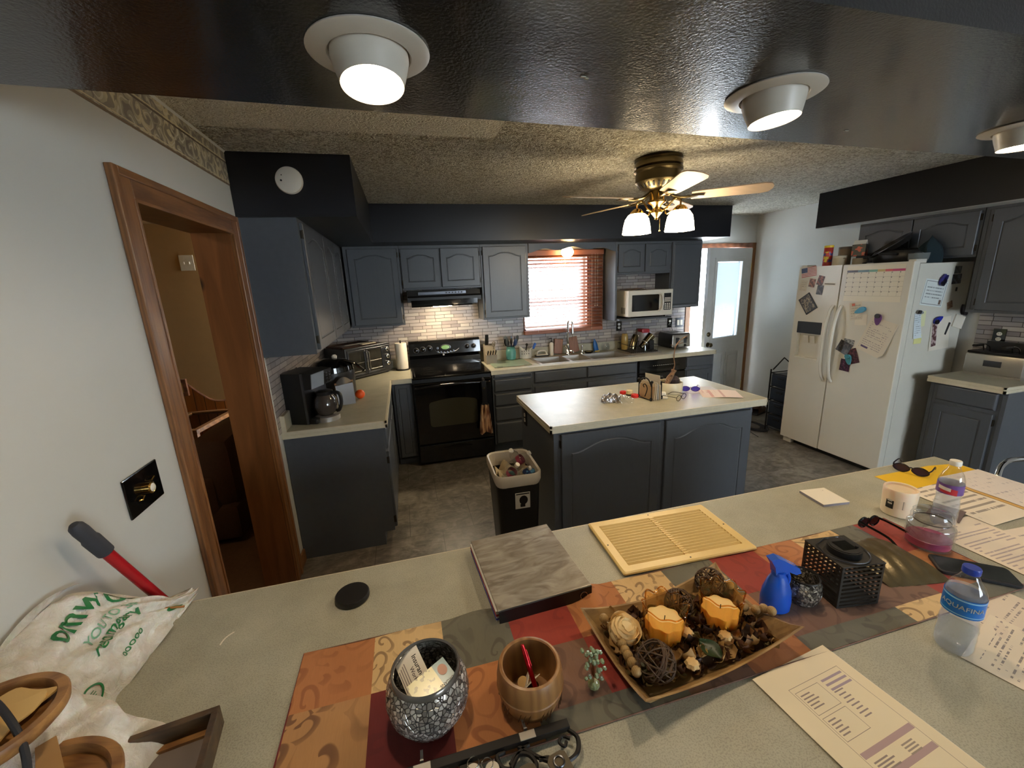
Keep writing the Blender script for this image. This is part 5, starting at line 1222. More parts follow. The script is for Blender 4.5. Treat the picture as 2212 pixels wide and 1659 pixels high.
tag(b.obj('power_cord', 'cord', None, True), 'thin black toaster cord hanging from the outlet', 'cord')

# deep fryer
t = thing('deep_fryer', 'stainless double-basket deep fryer on the right worktop', 'deep fryer', (5.045, -2.535, HK), L90)
b = B(); b.box(-0.165, 0.165, -0.01, 0.17, 0.012, 0.165, .012); b.box(-0.16, 0.16, 0.0, 0.165, 0, 0.013); b.obj('housing', 'steel', t, True)
b = B(); b.box(-0.16, 0.16, -0.004, 0.165, 0.165, 0.182, .004); b.obj('lid', 'black', t)
b = B(); b.box(-0.05, 0.05, -0.014, -0.009, 0.075, 0.12, .002); b.obj('badge_plate', 'dsteel', t)
for x in (-0.085, 0.075):
    b = B()
    for dx in (-0.018, 0.018): b.tube(smoothpath([(x+dx, 0.07, 0.18), (x+dx, 0.055, 0.215), (x+dx*.6, 0.02, 0.235), (x, -0.02, 0.232)], 5), 0.004, 6)
    hb = b.obj('basket_handle', 'chrome', t, True)
    b = B(); b.T = Matrix.Translation((x, -0.01, 0.232)); b.box(-0.014, 0.014, -0.075, 0.015, -0.007, 0.009, .005); b.obj('handle_grip', 'black', hb)
b = B(); b.box(-0.12, 0.12, 0.12, 0.165, 0.18, 0.25, .006); b.obj('control_head', 'black', t)

# ================================================================== on the fridge
FT = 1.757
def can(name, label, cat, x, y, r, h, m, lid=None, lh=0.02, band=None):
    t = thing(name, label, cat, (x, y, FT))
    b = B(); b.lathe([(r*.97, 0), (r, 0.004), (r, h-lh), (r*.96, h-lh+.003)], 28); b.obj('body', m, t, True)
    if lid: b = B(); b.lathe([(r*1.03, h-lh), (r*1.03, h-.003), (r*.95, h), (0, h)], 28); b.obj('lid', lid, t, True)
    if band: b = B(); b.lathe([(r*1.005, h*.25), (r*1.005, h*.72)], 28, cap=False); b.obj('label_print', band, t, True)
    return t
can('snack_tin', 'tall red and yellow snack canister with yellow lid, front on the fridge', 'canister', 4.70, -1.42, 0.036, 0.20, mat('red_yellow_can', (168, 50, 42), .35), mat('yellow_lid', (222, 190, 50), .35), band=blotch('can_print', [(60, 60, 120), (190, 50, 44), (226, 196, 60), (90, 140, 60)], 22))
can('storage_jar', 'cream canister with brown paw-like spots on the fridge', 'jar', 4.70, -1.535, 0.052, 0.10, blotch('cream_spotted', [(208, 196, 168), (208, 196, 168), (96, 76, 56)], 26), 'cream_edge')
can('storage_jar', 'taupe canister standing behind the cream one on the fridge', 'jar', 4.81, -1.49, 0.05, 0.18, mat('taupe_can', (140, 126, 106), .5), mat('grey_lid', (120, 116, 112), .4))
can('ceramic_mug', 'beige mug with dark handle on top of the fridge', 'mug', 4.715, -1.70, 0.05, 0.085, mat('beige_stoneware', (146, 132, 108), .5))
tm = [o for o in bpy.data.objects if o.get('label') == 'beige mug with dark handle on top of the fridge'][0]
b = B(); b.tube(smoothpath([(-0.02, -0.045, 0.065), (-0.025, -0.08, 0.06), (-0.025, -0.08, 0.03), (-0.02, -0.045, 0.02)], 5), 0.007, 8); b.obj('handle', 'rubber', tm, True)
t = thing('spice_bag', 'red and black seasoning carton with silver top on the mug', 'carton', (4.76, -1.655, FT+0.087), rad(20))
b = B(); b.box(-0.03, 0.03, -0.05, 0.05, 0, 0.10, .003); b.obj('carton', blotch('carton_print', [(30, 28, 30), (176, 62, 40), (176, 62, 40)], 14), t)
b = B(); b.prism([(-0.03, 0.10), (0.03, 0.10), (0.0, 0.135)], -0.045, 0.045, 'y'); b.obj('folded_top', 'wplastic', t)
t = thing('frying_pan', 'dark oval pan propped at a slant on top of the fridge', 'pan', (4.84, -1.86, FT+0.135), rad(0))
b = B(); b.T = Matrix.Rotation(rad(-28), 4, 'X') @ Matrix.Rotation(rad(-30), 4, 'Y'); b.lathe([(0.0, 0.0), (0.10, 0.002), (0.12, 0.035), (0.125, 0.035), (0.105, -0.003), (0, -0.004)], 32, sy=1.35, sx=0.75, cap=False); b.obj('pan_body', 'iron', t, True)
b = B(); b.T = Matrix.Rotation(rad(-28), 4, 'X') @ Matrix.Rotation(rad(-30), 4, 'Y'); b.tube([(0.093*cos(2*pi*k/32), 0.168*sin(2*pi*k/32), 0.036) for k in range(32)], 0.004, 6, closed=True); b.obj('steel_rim', 'dsteel', t, True)
t = thing('slow_cooker', 'black oval roaster with side handle on top of the fridge', 'roaster', (4.86, -1.90, FT))
b = B(); b.lathe([(0.10, 0), (0.125, 0.03), (0.13, 0.09), (0.12, 0.11), (0.08, 0.125), (0, 0.13)], 32, sy=1.45, sx=0.85); b.obj('body', 'black', t, True)
b = B(); b.tube(smoothpath([(-0.10, -0.06, 0.08), (-0.145, -0.05, 0.085), (-0.15, 0.04, 0.09), (-0.10, 0.06, 0.09)], 5), 0.009, 8); b.obj('handle', 'dsteel', t, True)
t = thing('cloth_bundle', 'dark teal cloth bundle stuffed beside the roaster on the fridge', 'cloth', (4.88, -2.10, FT))
b = B(); b.grid(lambda u, v: ((0.075+0.02*sin(5*2*pi*u+4*v))*cos(2*pi*u)*(1-v**3), (0.075+0.02*sin(3*2*pi*u))*sin(2*pi*u)*(1-v**3), 0.20*v+0.012*sin(4*pi*u)*v), 36, 10, True); b.obj('cloth', mat('dark_teal_cloth', (24, 42, 50), .9), t, True)
t = thing('glass_bowl', 'clear bowl with pale band and foil scraps at the fridge edge', 'bowl', (4.93, -2.14+0.0, FT), 0)
t.location = (4.70, -2.145, FT)
b = B(); b.lathe([(0.045, 0), (0.06, 0.03), (0.066, 0.075), (0.063, 0.075), (0.057, 0.03), (0, 0.006)], 32, cap=False); b.obj('bowl', mat('cloudy_plastic', (120, 126, 126), .2, var=.1, alpha=.75), t, True)
b = B(); b.ball((0, 0, 0.05), 0.045, 14, sz=.8); b.obj('scraps', blotch('foil_scraps', [(30, 34, 40), (90, 96, 104), (170, 176, 184)], 50), t, True)

# ================================================================== floor by the back door
t = thing('drawer_cart', 'black four-tier cart with folding wire top beside the fridge', 'cart', (4.80, -1.10, 0))
for k in range(4):
    z = 0.05+k*0.155
    b = B(); b.box(-0.13, 0.13, -0.12, 0.12, z, z+0.135, .012); dr = b.obj('drawer', mat('navy_black_plastic', (30, 36, 48), .3), t)
    b = B(); b.box(-0.136, -0.129, -0.04, 0.04, z+0.085, z+0.105, .002); b.obj('drawer_pull', 'black', dr)
b = B()
for x in (-0.135, 0.135):
    for y in (-0.125, 0.125): b.tube([(x, y, 0.0), (x, y, 0.70)], 0.008, 8)
for z in (0.04, 0.195, 0.35, 0.505, 0.66): b.tube([(-0.135, -0.125, z), (0.135, -0.125, z), (0.135, 0.125, z), (-0.135, 0.125, z)], 0.006, 6, closed=True)
b.tube([(-0.135, -0.10, 0.70), (0.0, -0.10, 0.82), (0.135, -0.10, 0.72)], 0.007, 8); b.tube([(-0.135, 0.10, 0.70), (0.0, 0.10, 0.82), (0.135, 0.10, 0.72)], 0.007, 8)
b.obj('frame', 'iron', t)
t = thing('boot', 'pair-less worn brown boot on the floor by the back door', 'shoe', (5.05, -0.50, 0), rad(200))
t['label'] = 'worn brown boot on the floor by the back door'
lb = mat('brown_leather', (88, 66, 54), .6, var=.15)
b = B(); b.box(-0.14, 0.13, -0.048, 0.048, 0, 0.025, .01); b.obj('sole', 'rubber', t)
b = B(); b.grid(lambda u, v: (-0.135+0.26*u+(0.0 if u < .55 else (u-.55)*-.05), 0.046*cos(pi*v)*(1-0.25*(1-u)), 0.02+(0.05+0.10*max(0, min(1, (u-0.35)/0.3)))*sin(pi*v)), 16, 10); b.obj('upper', lb, t, True)
b = B(); b.lathe([(0.05, 0.08), (0.052, 0.17), (0.047, 0.175), (0.044, 0.17)], 18, 0.055, 0, cap=False); b.obj('collar', lb, t, True)
t = thing('boot_tray', 'dark oval boot tray with sandals beside the cart', 'mat', (4.60, -0.86, 0))
b = B(); b.lathe([(0.0, 0.003), (0.12, 0.003), (0.13, 0.018), (0.137, 0.018), (0.128, 0), (0, 0)], 28, sx=.9, sy=1.5, cap=False); b.obj('tray', 'rubber', t, True)
b = B(); b.lathe([(0.05, 0.005), (0.052, 0.022), (0, 0.024)], 20, sy=1.9); b.obj('sandal', mat('grey_sandal', (100, 92, 84), .8), t, True)
b = B(); b.tube(smoothpath([(4.50, -0.3, 0.004), (4.42, -0.5, 0.004), (4.52, -0.75, 0.004), (4.44, -1.0, 0.004), (4.40, -1.15, 0.004)], 8), 0.004, 6)
tag(b.obj('floor_cord', 'cord', None, True), 'thin dark cord lying on the floor by the cart', 'cord')

# trash can
t = thing('trash_can', 'tall black trash can with white liner rim left of the island', 'trash can', (1.365, -2.25, 0), rad(-2))
def rrect(w_, d_, r, n=5):
    p = []
    for cx, cy, a0 in ((w_-r, d_-r, 0), (-w_+r, d_-r, 90), (-w_+r, -d_+r, 180), (w_-r, -d_+r, 270)):
        for k in range(n): a = rad(a0+90*k/(n-1)); p.append((cx+r*cos(a), cy+r*sin(a)))
    return p
def loft(b, specs, cap0=True, cap1=True):
    R_ = [b._v([(x, y, z) for x, y in rrect(w_, d_, r)]) for w_, d_, r, z in specs]
    for A_, C_ in zip(R_, R_[1:]):
        for k in range(len(A_)): b.face([A_[k], A_[(k+1) % len(A_)], C_[(k+1) % len(A_)], C_[k]])
    if cap0: b.face(R_[0][::-1])
    if cap1: b.face(R_[-1])
b = B(); loft(b, [(0.105, 0.15, .04, 0), (0.112, 0.158, .045, .02), (0.135, 0.19, .055, 0.64), (0.128, 0.183, .052, 0.64), (0.122, 0.175, .05, 0.50)], True, True); b.obj('bin', 'black', t, True)
b = B(); loft(b, [(0.131, 0.186, .05, 0.575), (0.141, 0.196, .058, 0.60), (0.142, 0.197, .06, 0.645), (0.138, 0.193, .06, 0.652), (0.127, 0.182, .05, 0.645), (0.124, 0.178, .05, 0.56)], False, False); b.obj('liner', mat('white_bin_liner', (206, 196, 178), .45, var=.05, bump=.6, bscale=40), t, True)
b = B(); b.box(-0.03, 0.06, -0.1605, -0.1585, 0.44, 0.545); st = b.obj('product_sticker', mat('sticker_white', (200, 196, 186), .5), t, rot=(rad(2.95), 0, 0))
b = B(); b.box(-0.025, 0.055, -0.1612, -0.1604, 0.533, 0.54); b.prism([(0.02+0.026*cos(2*pi*k/14), 0.495+0.03*sin(2*pi*k/14)) for k in range(14)], -0.1612, -0.1604, 'y'); b.box(0.0, 0.03, -0.1612, -0.1604, 0.45, 0.47); b.obj('sticker_print', 'black', st)
def small_bottle(name, label, loc, rot, cap, lab, group):
    t = thing(name, label, 'bottle', loc, 0, group, rot=rot)
    b = B(); b.lathe([(0.025, 0), (0.031, 0.008), (0.031, 0.05), (0.028, 0.07), (0.031, 0.09), (0.031, 0.12), (0.024, 0.145), (0.012, 0.165), (0.0115, 0.175)], 18); b.obj('bottle', 'clear', t, True)
    b = B(); b.cyl(0, 0, 0.172, 0.187, 0.014, 14); b.obj('cap', cap, t)
    b = B(); b.lathe([(0.0316, 0.09), (0.0316, 0.118)], 18, cap=False); b.obj('label_band', lab, t, True)
    return t
redp = mat('red_purple_label', (150, 60, 80), .4); bluep = mat('blue_label', (40, 90, 160), .4)
trash = [((1.29, -2.33, 0.56), (rad(35), rad(10), 0.4), 'wplastic', redp, 'empty clear water bottle standing at the left of the trash'), ((1.35, -2.20, 0.59), (rad(50), rad(10), 0.9), 'wplastic', redp, 'empty water bottle with red label lying mid trash'), ((1.28, -2.36, 0.60), (rad(80), 0, 1.75), 'wplastic', 'clear', 'crushed clear bottle near the front of the trash'), ((1.44, -2.14, 0.58), (rad(40), 0, -0.7), 'wplastic', 'clear', 'clear bottle at the back right of the trash')]
for loc, rot, cp, lb_, lab in trash: small_bottle('empty_bottle', lab, loc, rot, cp, lb_, 'empty bottles in the trash can')
t = thing('crumpled_wrapper', 'blue printed wrapper at the right of the trash', 'wrapper', (1.455, -2.31, 0.60)); b = B(); b.ball((0, 0, 0), 0.035, 10, sx=1.3, sz=.6); b.obj('wrapper', blotch('blue_wrapper', [(30, 60, 110), (90, 150, 190), (200, 210, 210)], 40), t)
t = thing('crumpled_wrapper', 'teal wrapper in the middle of the trash', 'wrapper', (1.345, -2.30, 0.60)); b = B(); b.ball((0, 0, 0), 0.028, 8, sx=1.4, sy=.7, sz=.5); b.obj('wrapper', mat('teal_wrapper', (30, 90, 90), .3), t)
b = B(); b.grid(lambda u, v: (1.27+0.2*u, -2.40+0.3*v, 0.565+0.02*sin(13*u+3*v)+0.022*sin(9*v*u+17*v)), 22, 26); tag(b.obj('crumpled_paper', mat('crumpled_cream_paper', (190, 172, 140), .8, var=.08), None, False), 'crumpled cream paper heaped inside the trash can', 'paper')

# ================================================================== on the island
t = thing('mail_holder', 'black scrolled iron napkin holder full of envelopes on the island', 'letter holder', put(2.435, -2.073), rad(-79))
HL = 0.062
for y in (-0.045, 0.045):
    b = B()
    for x in (-HL, HL): b.tube([(x, y, 0.0), (x, y, 0.13)], 0.004, 6)
    b.tube(smoothpath([(-HL, y, 0.10), (-HL*.5, y, 0.145), (0, y, 0.155), (HL*.5, y, 0.145), (HL, y, 0.10)], 6), 0.0045, 6)
    b.tube(smoothpath([(0, y, 0.02), (0.02, y, 0.08), (0.0, y, 0.11), (-0.02, y, 0.10), (-0.01, y, 0.085)], 6), 0.0035, 6)
    for x in (-HL, HL): b.ball((x, y, 0.155 if y > 0 else 0.135), 0.011, 10)
    for x in (-HL, HL): b.tube([(x+0.012*cos(k*.7)*(1-k/14), y-math.copysign(0.010, -y)*k/10, 0.012+0.01*sin(k*.7)) for k in range(12)], 0.003, 5)
    b.obj('scroll_side', 'iron', t, True)
b = B(); b.box(-HL, HL, -0.045, 0.045, 0.0, 0.004); b.obj('base', 'iron', t)
env = [(200, 170, 132), (222, 206, 178), (226, 212, 188), (230, 222, 204), (214, 216, 220), (224, 206, 176), (236, 226, 206)]
for k in range(7):
    b = B(); b.box(-0.078+0.003*k, 0.070+0.004*(k % 3), -0.0012, 0.0012, 0.0, 0.098+0.006*((k*3) % 5)+(0.055 if k == 6 else 0))
    o = b.obj('envelope', printed('envelope_paper', env[k], (150, 132, 110), 3, .4, size=(.1, .1)), loc=(2.435, -2.073, HK+.0045))
    off = -0.033+0.0105*k; a = rad(-79)
    o.location = (2.435-sin(a)*off, -2.073+cos(a)*off, HK+.0045); o.rotation_euler = (rad(2*(k-3)), 0, a+rad(1.5*(k-3)))
    tag(o, ['tan front envelope in the iron holder facing the bar', 'second envelope from the front in the iron holder', 'third envelope from the front in the iron holder', 'middle envelope in the iron holder', 'bluish envelope behind the middle of the iron holder', 'tan envelope second from the back in the iron holder', 'tallest envelope at the back of the iron holder'][k], 'envelope', 'envelopes in the iron holder')
t = thing('candy_bag', 'crumpled silver and clear snack bag lying on the island', 'bag', put(2.185, -2.07), rad(-28))
b = B(); b.grid(lambda u, v: (-0.11+0.13*u, -0.05*cos(pi*v)*(0.8+0.2*sin(7*u)), 0.004+0.055*sin(pi*v)*(0.55+0.45*sin(pi*u))+0.007*sin(21*u+9*v)), 20, 14); b.obj('foil', mat('silver_foil', (190, 186, 190), .18, .85, var=.1), t, False)
b = B(); b.grid(lambda u, v: (0.01+0.10*u, -0.05*cos(pi*v)*(1-.2*u), 0.004+0.05*sin(pi*v)*(1-.6*u)+0.006*sin(17*u+12*v)), 16, 12); b.obj('clear_end', 'clear', t, False)
def jar_lid(label, x, y, r, h, m, m2): 
    t = thing('jar_lid', label, 'lid', put(x, y), 0); b = B(); b.lathe([(r, 0), (r, h*.7), (r*.9, h), (r*.4, h), (0, h*.8)], 24); b.obj('lid', m, t, True)
    if m2: b = B(); b.lathe([(r*1.03, 0), (r*1.03, h*.3)], 24, cap=False); b.obj('rim_band', m2, t, True)
redl = mat('red_plastic', (214, 44, 36), .35)
jar_lid('red jar lid farthest from the bar on the island', 2.33, -1.89, 0.026, 0.018, redl, None)
jar_lid('cream and black jar lid between the two red lids', 2.35, -1.945, 0.025, 0.036, mat('cream_lid', (230, 212, 160), .4), 'black')
jar_lid('red jar lid nearest the iron holder on the island', 2.355, -2.01, 0.027, 0.022, redl, None)
t = thing('sticky_box', 'small white tape dispenser between mail holder and bowl', 'dispenser', put(2.525, -2.10), rad(-30))
b = B(); b.box(-0.03, 0.03, -0.035, 0.035, 0, 0.012, .004); b.box(-0.02, 0.02, -0.01, 0.03, 0.01, 0.04, .008); b.obj('body', 'wplastic', t, True)
t = thing('planter_bowl', 'low cream ceramic bowl holding a driftwood piece on the island', 'bowl', put(2.66, -1.985))
b = B(); b.lathe([(0.078, 0), (0.086, 0.006), (0.089, 0.03), (0.089, 0.078), (0.086, 0.083), (0.081, 0.078), (0.080, 0.03), (0, 0.02)], 40, cap=False); b.cyl(0, 0, 0.0, 0.004, 0.08, 24); b.obj('pot', mat('cream_glazed_ceramic', (222, 212, 182), .3), t, True)
b = B(); b.cyl(0, 0, 0.02, 0.062, 0.080, 24); b.obj('filling', mat('dark_soil', (52, 40, 40), .95, var=.2, vscale=80), t)
t = thing('driftwood', 'knobbly driftwood stub with tall thin twig in the cream bowl', 'driftwood', (2.66, -1.985, HK+0.062))
dw = wood('driftwood_bark', (84, 62, 46), (140, 106, 76), .8, 8, 'z', 0)
b = B(); b.tube(smoothpath([(-0.055, -0.03, -0.006), (-0.02, -0.005, 0.03), (0.015, 0.0, 0.075), (0.03, 0.0, 0.105)], 4), [0.014, 0.016, 0.017, 0.02, 0.021, 0.022, 0.021, 0.018, 0.016, 0.014, 0.016, 0.019, 0.018], 9)
b.tube([(0.01, -0.01, 0.06), (-0.012, -0.02, 0.075)], [0.01, 0.006], 7); b.obj('stub', dw, t, False)
b = B(); b.ball((0.035, 0.01, 0.02), 0.045, 10, sz=.9); b.obj('dark_root', mat('dark_root', (60, 50, 50), .9, var=.3, vscale=60), t)
b = B(); b.tube(smoothpath([(0.02, 0.0, 0.10), (0.035, 0.005, 0.14), (0.025, 0.005, 0.19), (0.032, 0.008, 0.25), (0.045, 0.008, 0.29), (0.085, 0.01, 0.325), (0.135, 0.012, 0.345)], 5), [0.004]*20+[0.003]*11, 6)
b.tube(smoothpath([(0.035, 0.008, 0.26), (0.015, 0.01, 0.285), (-0.005, 0.01, 0.29)], 4), 0.002, 5); b.tube(smoothpath([(0.045, 0.008, 0.285), (0.075, 0.01, 0.295), (0.10, 0.01, 0.30)], 4), 0.002, 5); b.obj('twig', dw, t, True)
t = thing('sheet_of_paper', 'pinkish printed bill at the right end of the island', 'papers', put(2.94, -2.17), rad(62))
b = B(); b.sheet(lambda u, v: (-0.10+0.2*u, -0.13+0.26*v, 0.003+0.004*u*v+0.003*sin(5*v)), 6, 6, .0006); b.obj('page', printed('bill_print', (232, 214, 206), (190, 130, 130), 9, .5, size=(.2, .26), bands=((-.09, .09, 0.05, 0.07, (206, 160, 158)), (-.09, .09, -.02, -.005, (206, 170, 168)))), t)
t = thing('sheet_of_paper', 'grey blue flyer beneath the pinkish bill on the island', 'papers', put(2.90, -2.02), rad(75))
b = B(); b.box(-0.09, 0.09, -0.12, 0.12, 0.0, 0.0012); b.obj('page', printed('flyer_print', (206, 206, 214), (120, 130, 160), 10, .5, size=(.18, .24)), t)
def spectacles(label, loc, rz, frame, lens, name='glasses', scale=1.0, open_=True, cat='glasses', lensmat=None, th=1.0):
    t = thing(name, label, cat, loc, rz); t.scale = (scale,)*3
    for s_ in (-1, 1):
        cx = s_*0.034
        pts = [(cx+0.028*cos(2*pi*k/24)*(1+0.08*cos(2*2*pi*k/24)), 0.0, 0.020+0.019*sin(2*pi*k/24)) for k in range(24)]
        b = B(); b.tube(pts, 0.0018*th, 6, closed=True); b.obj('lens_rim', frame, t, True)
        b = B(); b.poly(pts) ; b.poly([(x, 0.0012, z) for x, y, z in pts][::-1]); b.obj('lens', lensmat or 'clear', t)
        b = B()
        if open_: b.tube(smoothpath([(s_*0.064, 0, 0.028), (s_*0.068, 0.03, 0.029), (s_*0.066, 0.10, 0.026), (s_*0.062, 0.135, 0.004)], 5), 0.002*th, 6)
        else: b.tube(smoothpath([(s_*0.064, 0.002, 0.028), (s_*0.05, 0.010+0.004*s_, 0.020), (-s_*0.03, 0.014+0.004*s_, 0.006)], 5), 0.0022, 6)
        b.obj('temple', frame, t, True)
    b = B(); b.tube(smoothpath([(-0.008, 0, 0.026), (0, -0.002, 0.031), (0.008, 0, 0.026)], 4), 0.0018*th, 6); b.obj('bridge', frame, t, True)
    return t
spectacles('thin dark wire glasses near the front edge of the island', (2.60, -2.20, HK+.002), rad(25), 'iron', None)
spectacles('purple tinted glasses beside the cream bowl on the island', (2.80, -2.035, HK+.002), rad(-30), mat('purple_frame', (70, 50, 110), .3), None, lensmat=glass('violet_tint', (150, 140, 220)))
# ================================================================== things on the bar
HB = HK
# patchwork runner
def patch(name, c1, c2, c3, sc=17.0, th=0.5):
    t = NT(name); 
    d = t.n('TexNoise', Vector=t.co, Scale=7.0, Detail=1.5)
    v = t.n('MixRGB', Fac=0.12, Color1=t.co, Color2=d.outputs['Color']).outputs[0]
    # spiral scrolls: one spiral round each cell centre
    vv = t.n('VectorMath', p_operation='MULTIPLY'); t.set(vv.inputs[0], v); vv.inputs[1].default_value = (sc, sc, 0)
    vn = t.n('TexVoronoi', Vector=vv.outputs[0], Scale=1.0)
    df = t.n('VectorMath', p_operation='SUBTRACT'); t.set(df.inputs[0], vv.outputs[0]); t.set(df.inputs[1], vn.outputs['Position'])
    dx_ = t.sep(df.outputs[0]); an_ = t.math('ARCTAN2', dx_[1], dx_[0])
    s_ = t.math('SINE', t.math('ADD', an_, t.math('MULTIPLY', t.math('POWER', vn.outputs['Distance'], 0.7), 13.0)))
    f = t.ramp(s_, [(0.55, (0, 0, 0)), (0.80, (1, 1, 1))])
    f = t.math('MULTIPLY', t.sep(f)[0], t.ramp(vn.outputs['Distance'], [(0.45, (1, 1, 1)), (0.75, (0.25, 0.25, 0.25))]))
    c = t.mix(t.noise(9, 4), lin(c1), lin(c2))
    c = t.mix(t.math('MULTIPLY', f, th), c, lin(c3))
    weave = t.n('TexNoise', Vector=t.n('Mapping', Vector=t.co, Scale=(1, 0.08, 1)).outputs[0], Scale=420.0, Detail=1.0).outputs['Fac']
    c = t.mix(t.math('MULTIPLY', weave, 0.22), c, lin(tuple(x*0.72 for x in c1)))
    t.base(c); t.b.inputs['Roughness'].default_value = 0.85; t.b.inputs['Sheen Weight'].default_value = 0.15; t.bump(weave, 0.12, 0.0006); return t.m
PM = {'O': patch('orange_patch', (168, 104, 56), (192, 128, 76), (120, 62, 34)), 'C': patch('cream_scroll_patch', (204, 168, 114), (222, 190, 138), (110, 80, 52), 21, .75),
      'G': patch('grey_patch', (96, 94, 80), (116, 112, 96), (62, 58, 50)), 'R': patch('red_patch', (140, 42, 30), (164, 62, 44), (104, 28, 24), th=.35),
      'D': patch('dark_red_patch', (98, 22, 20), (116, 32, 26), (78, 16, 16), th=.3), 'T': patch('tan_scroll_patch', (170, 122, 74), (190, 142, 92), (100, 64, 42), 13, .85),
      'B': patch('brown_patch', (108, 78, 62), (134, 98, 76), (72, 46, 38))}
xb_ = [.497, .657, .817, .980, 1.14, 1.292, 1.45, 1.612, 1.766, 1.92, 2.08, 2.175, 2.312]
yb_ = [-3.662, -3.812, -3.955, -4.004]
pat = ["OCGROCGROCGR", "TDOBRBOBBBRO", "TDOGGBOGGCBG"]
keys = list(PM); b = B()
def rz_(x, y):
    z = HB+0.0022+0.0012*sin(23*x)*sin(9*y)+0.0012
    z += 0.010*math.exp(-((x-.905)/.05)**2)*max(0, min(1, (y+3.80)/.12)) if y > -3.8 else 0
    z += 0.016*math.exp(-((x-1.21)/.028)**2)*max(0, min(1, (y+3.86)/.1)) if y > -3.86 else 0
    return z
def edgex(x, y): return x+(0.004*sin(31*y) if x < .5 else 0)
for r in range(3):
    for c in range(12):
        b.mi = keys.index(pat[r][c]); nx, ny = 8, (7 if r < 2 else 2)
        b.grid(lambda u, v: (edgex(xb_[c]+(xb_[c+1]-xb_[c])*u, 0), yb_[r]+(yb_[r+1]-yb_[r])*v, rz_(xb_[c]+(xb_[c+1]-xb_[c])*u, yb_[r]+(yb_[r+1]-yb_[r])*v)), nx, ny)
        b.grid(lambda u, v: (edgex(xb_[c]+(xb_[c+1]-xb_[c])*u, 0), yb_[r]+(yb_[r+1]-yb_[r])*v, HB+.0002), 1, 1)
bmesh.ops.remove_doubles(b.bm, verts=b.bm.verts[:], dist=2e-5)
run = b.obj('table_runner', [PM[k] for k in keys], None, True); tag(run, 'orange, red and grey patchwork table runner lying along the bar', 'table runner')
for x in (.497, 2.312): b = B(); b.tube([(x, -3.662, HB+.002), (x, -4.004, HB+.002)], 0.0022, 6); b.obj('piping', PM['D'], run)
for y in (-3.662, -4.004):
    b = B(); b.tube([(x/20*1.815+.497, y, HB+.0022) for x in range(21)], 0.0018, 5); b.obj('hem', PM['B'], run)

b = B(); b.lathe([(0.042, 0), (0.045, 0.004), (0.045, 0.014), (0.043, 0.017), (0.036, 0.018), (0, 0.0165)], 40); tag(b.obj('jar_lid', mat('dark_lid_plastic', (26, 24, 23), .45), None, True, loc=(0.588, -3.502, HB)), 'round black lid lying alone on the bar near the left', 'lid')

# binder
t = thing('ring_binder', 'grey crinkled photo binder with black spine lying on the bar', 'binder', (1.076, -3.554, HB), rad(3.5))
def silk():
    q = NT('crinkled_silver_cover'); v = q.n('Mapping', Vector=q.co, Scale=(9, 26, 1), Rotation=(0, 0, .5)).outputs[0]
    f = q.n('TexNoise', Vector=v, Scale=1.0, Detail=3.0, Distortion=1.5).outputs['Fac']
    q.base(q.ramp(f, [(.35, lin((122, 112, 98))), (.65, lin((166, 158, 144)))])); q.b.inputs['Roughness'].default_value = .3; q.b.inputs['Metallic'].default_value = .2
    q.bump(f, .5, .004); return q.m
b = B(); b.box(-0.130, 0.130, -0.152, 0.155, 0.038, 0.042, .0015); b.obj('front_cover', silk(), t)
b = B(); b.box(-0.130, 0.130, -0.152, 0.155, 0.0, 0.003, .001); b.box(-0.128, 0.130, -0.155, -0.151, 0.0, 0.041, .001); b.obj('black_back', 'black', t)
pc = [(206, 200, 186), (60, 70, 150), (214, 208, 196), (150, 30, 46), (206, 200, 186), (216, 210, 200)]
for k in range(6):
    b = B(); b.box(-0.133-0.001*(k % 2), 0.122, -0.145, 0.150, 0.004+k*0.0055, 0.004+k*0.0055+0.0045); b.obj('page_bundle', mat('page_edge', pc[k], .7), t)
b = B()
for y in (-0.04, 0.0, 0.04): b.tube([(0.125, -0.158+0.0*y, 0.02+0.010*sin(2*pi*k/12)) if False else (0.105+0.010*cos(2*pi*k/12), -0.1565, 0.020+0.010*sin(2*pi*k/12)) for k in range(12)], 0.0012, 5, closed=True)
b.obj('spine_ring', 'chrome', t)

# return air grille
t = thing('vent_grille', 'cream metal louvered return-air grille lying on the bar', 'vent grille', (1.565, -3.530, HB), rad(-2.2))
vm = mat('cream_enamel_metal', (226, 196, 128), .35, var=.04, vscale=8)
GW, GD = 0.448/2, 0.268/2
b = B()
def rr2(w_, d_, r): return rrect(w_, d_, r, 5)
def ringf(b, specs):
    R_ = [b._v([(x, y, z) for x, y in rr2(w_, d_, r)]) for w_, d_, r, z in specs]
    for A_, C_ in zip(R_, R_[1:]):
        for k in range(len(A_)): b.face([A_[k], A_[(k+1) % len(A_)], C_[(k+1) % len(A_)], C_[k]])
ringf(b, [(GW-.002, GD-.002, .006, 0.004), (GW, GD, .008, 0.007), (GW-.001, GD-.001, .008, 0.011), (GW-.006, GD-.006, .006, 0.0135), (GW-.030, GD-.030, .002, 0.0125), (GW-.031, GD-.031, .002, 0.003), (GW-.031, GD-.031, .002, 0.0)]); b.obj('frame', vm, t)
b = B(); n = 15
for k in range(n):
    y = -GD+0.036+k*(2*GD-.072)/(n-1)
    for x0, x1 in ((-GW+.032, -0.007), (0.007, GW-.032)):
        b.hexa([(x0, y-.0065, 0.003), (x1, y-.0065, 0.003), (x1, y-.0052, 0.003), (x0, y-.0052, 0.003)], [(x0, y+.0045, 0.0138), (x1, y+.0045, 0.0138), (x1, y+.0062, 0.0138), (x0, y+.0062, 0.0138)])
b.obj('louvers', vm, t)
b = B(); b.box(-0.007, 0.007, -GD+.03, GD-.03, 0.010, 0.0125)
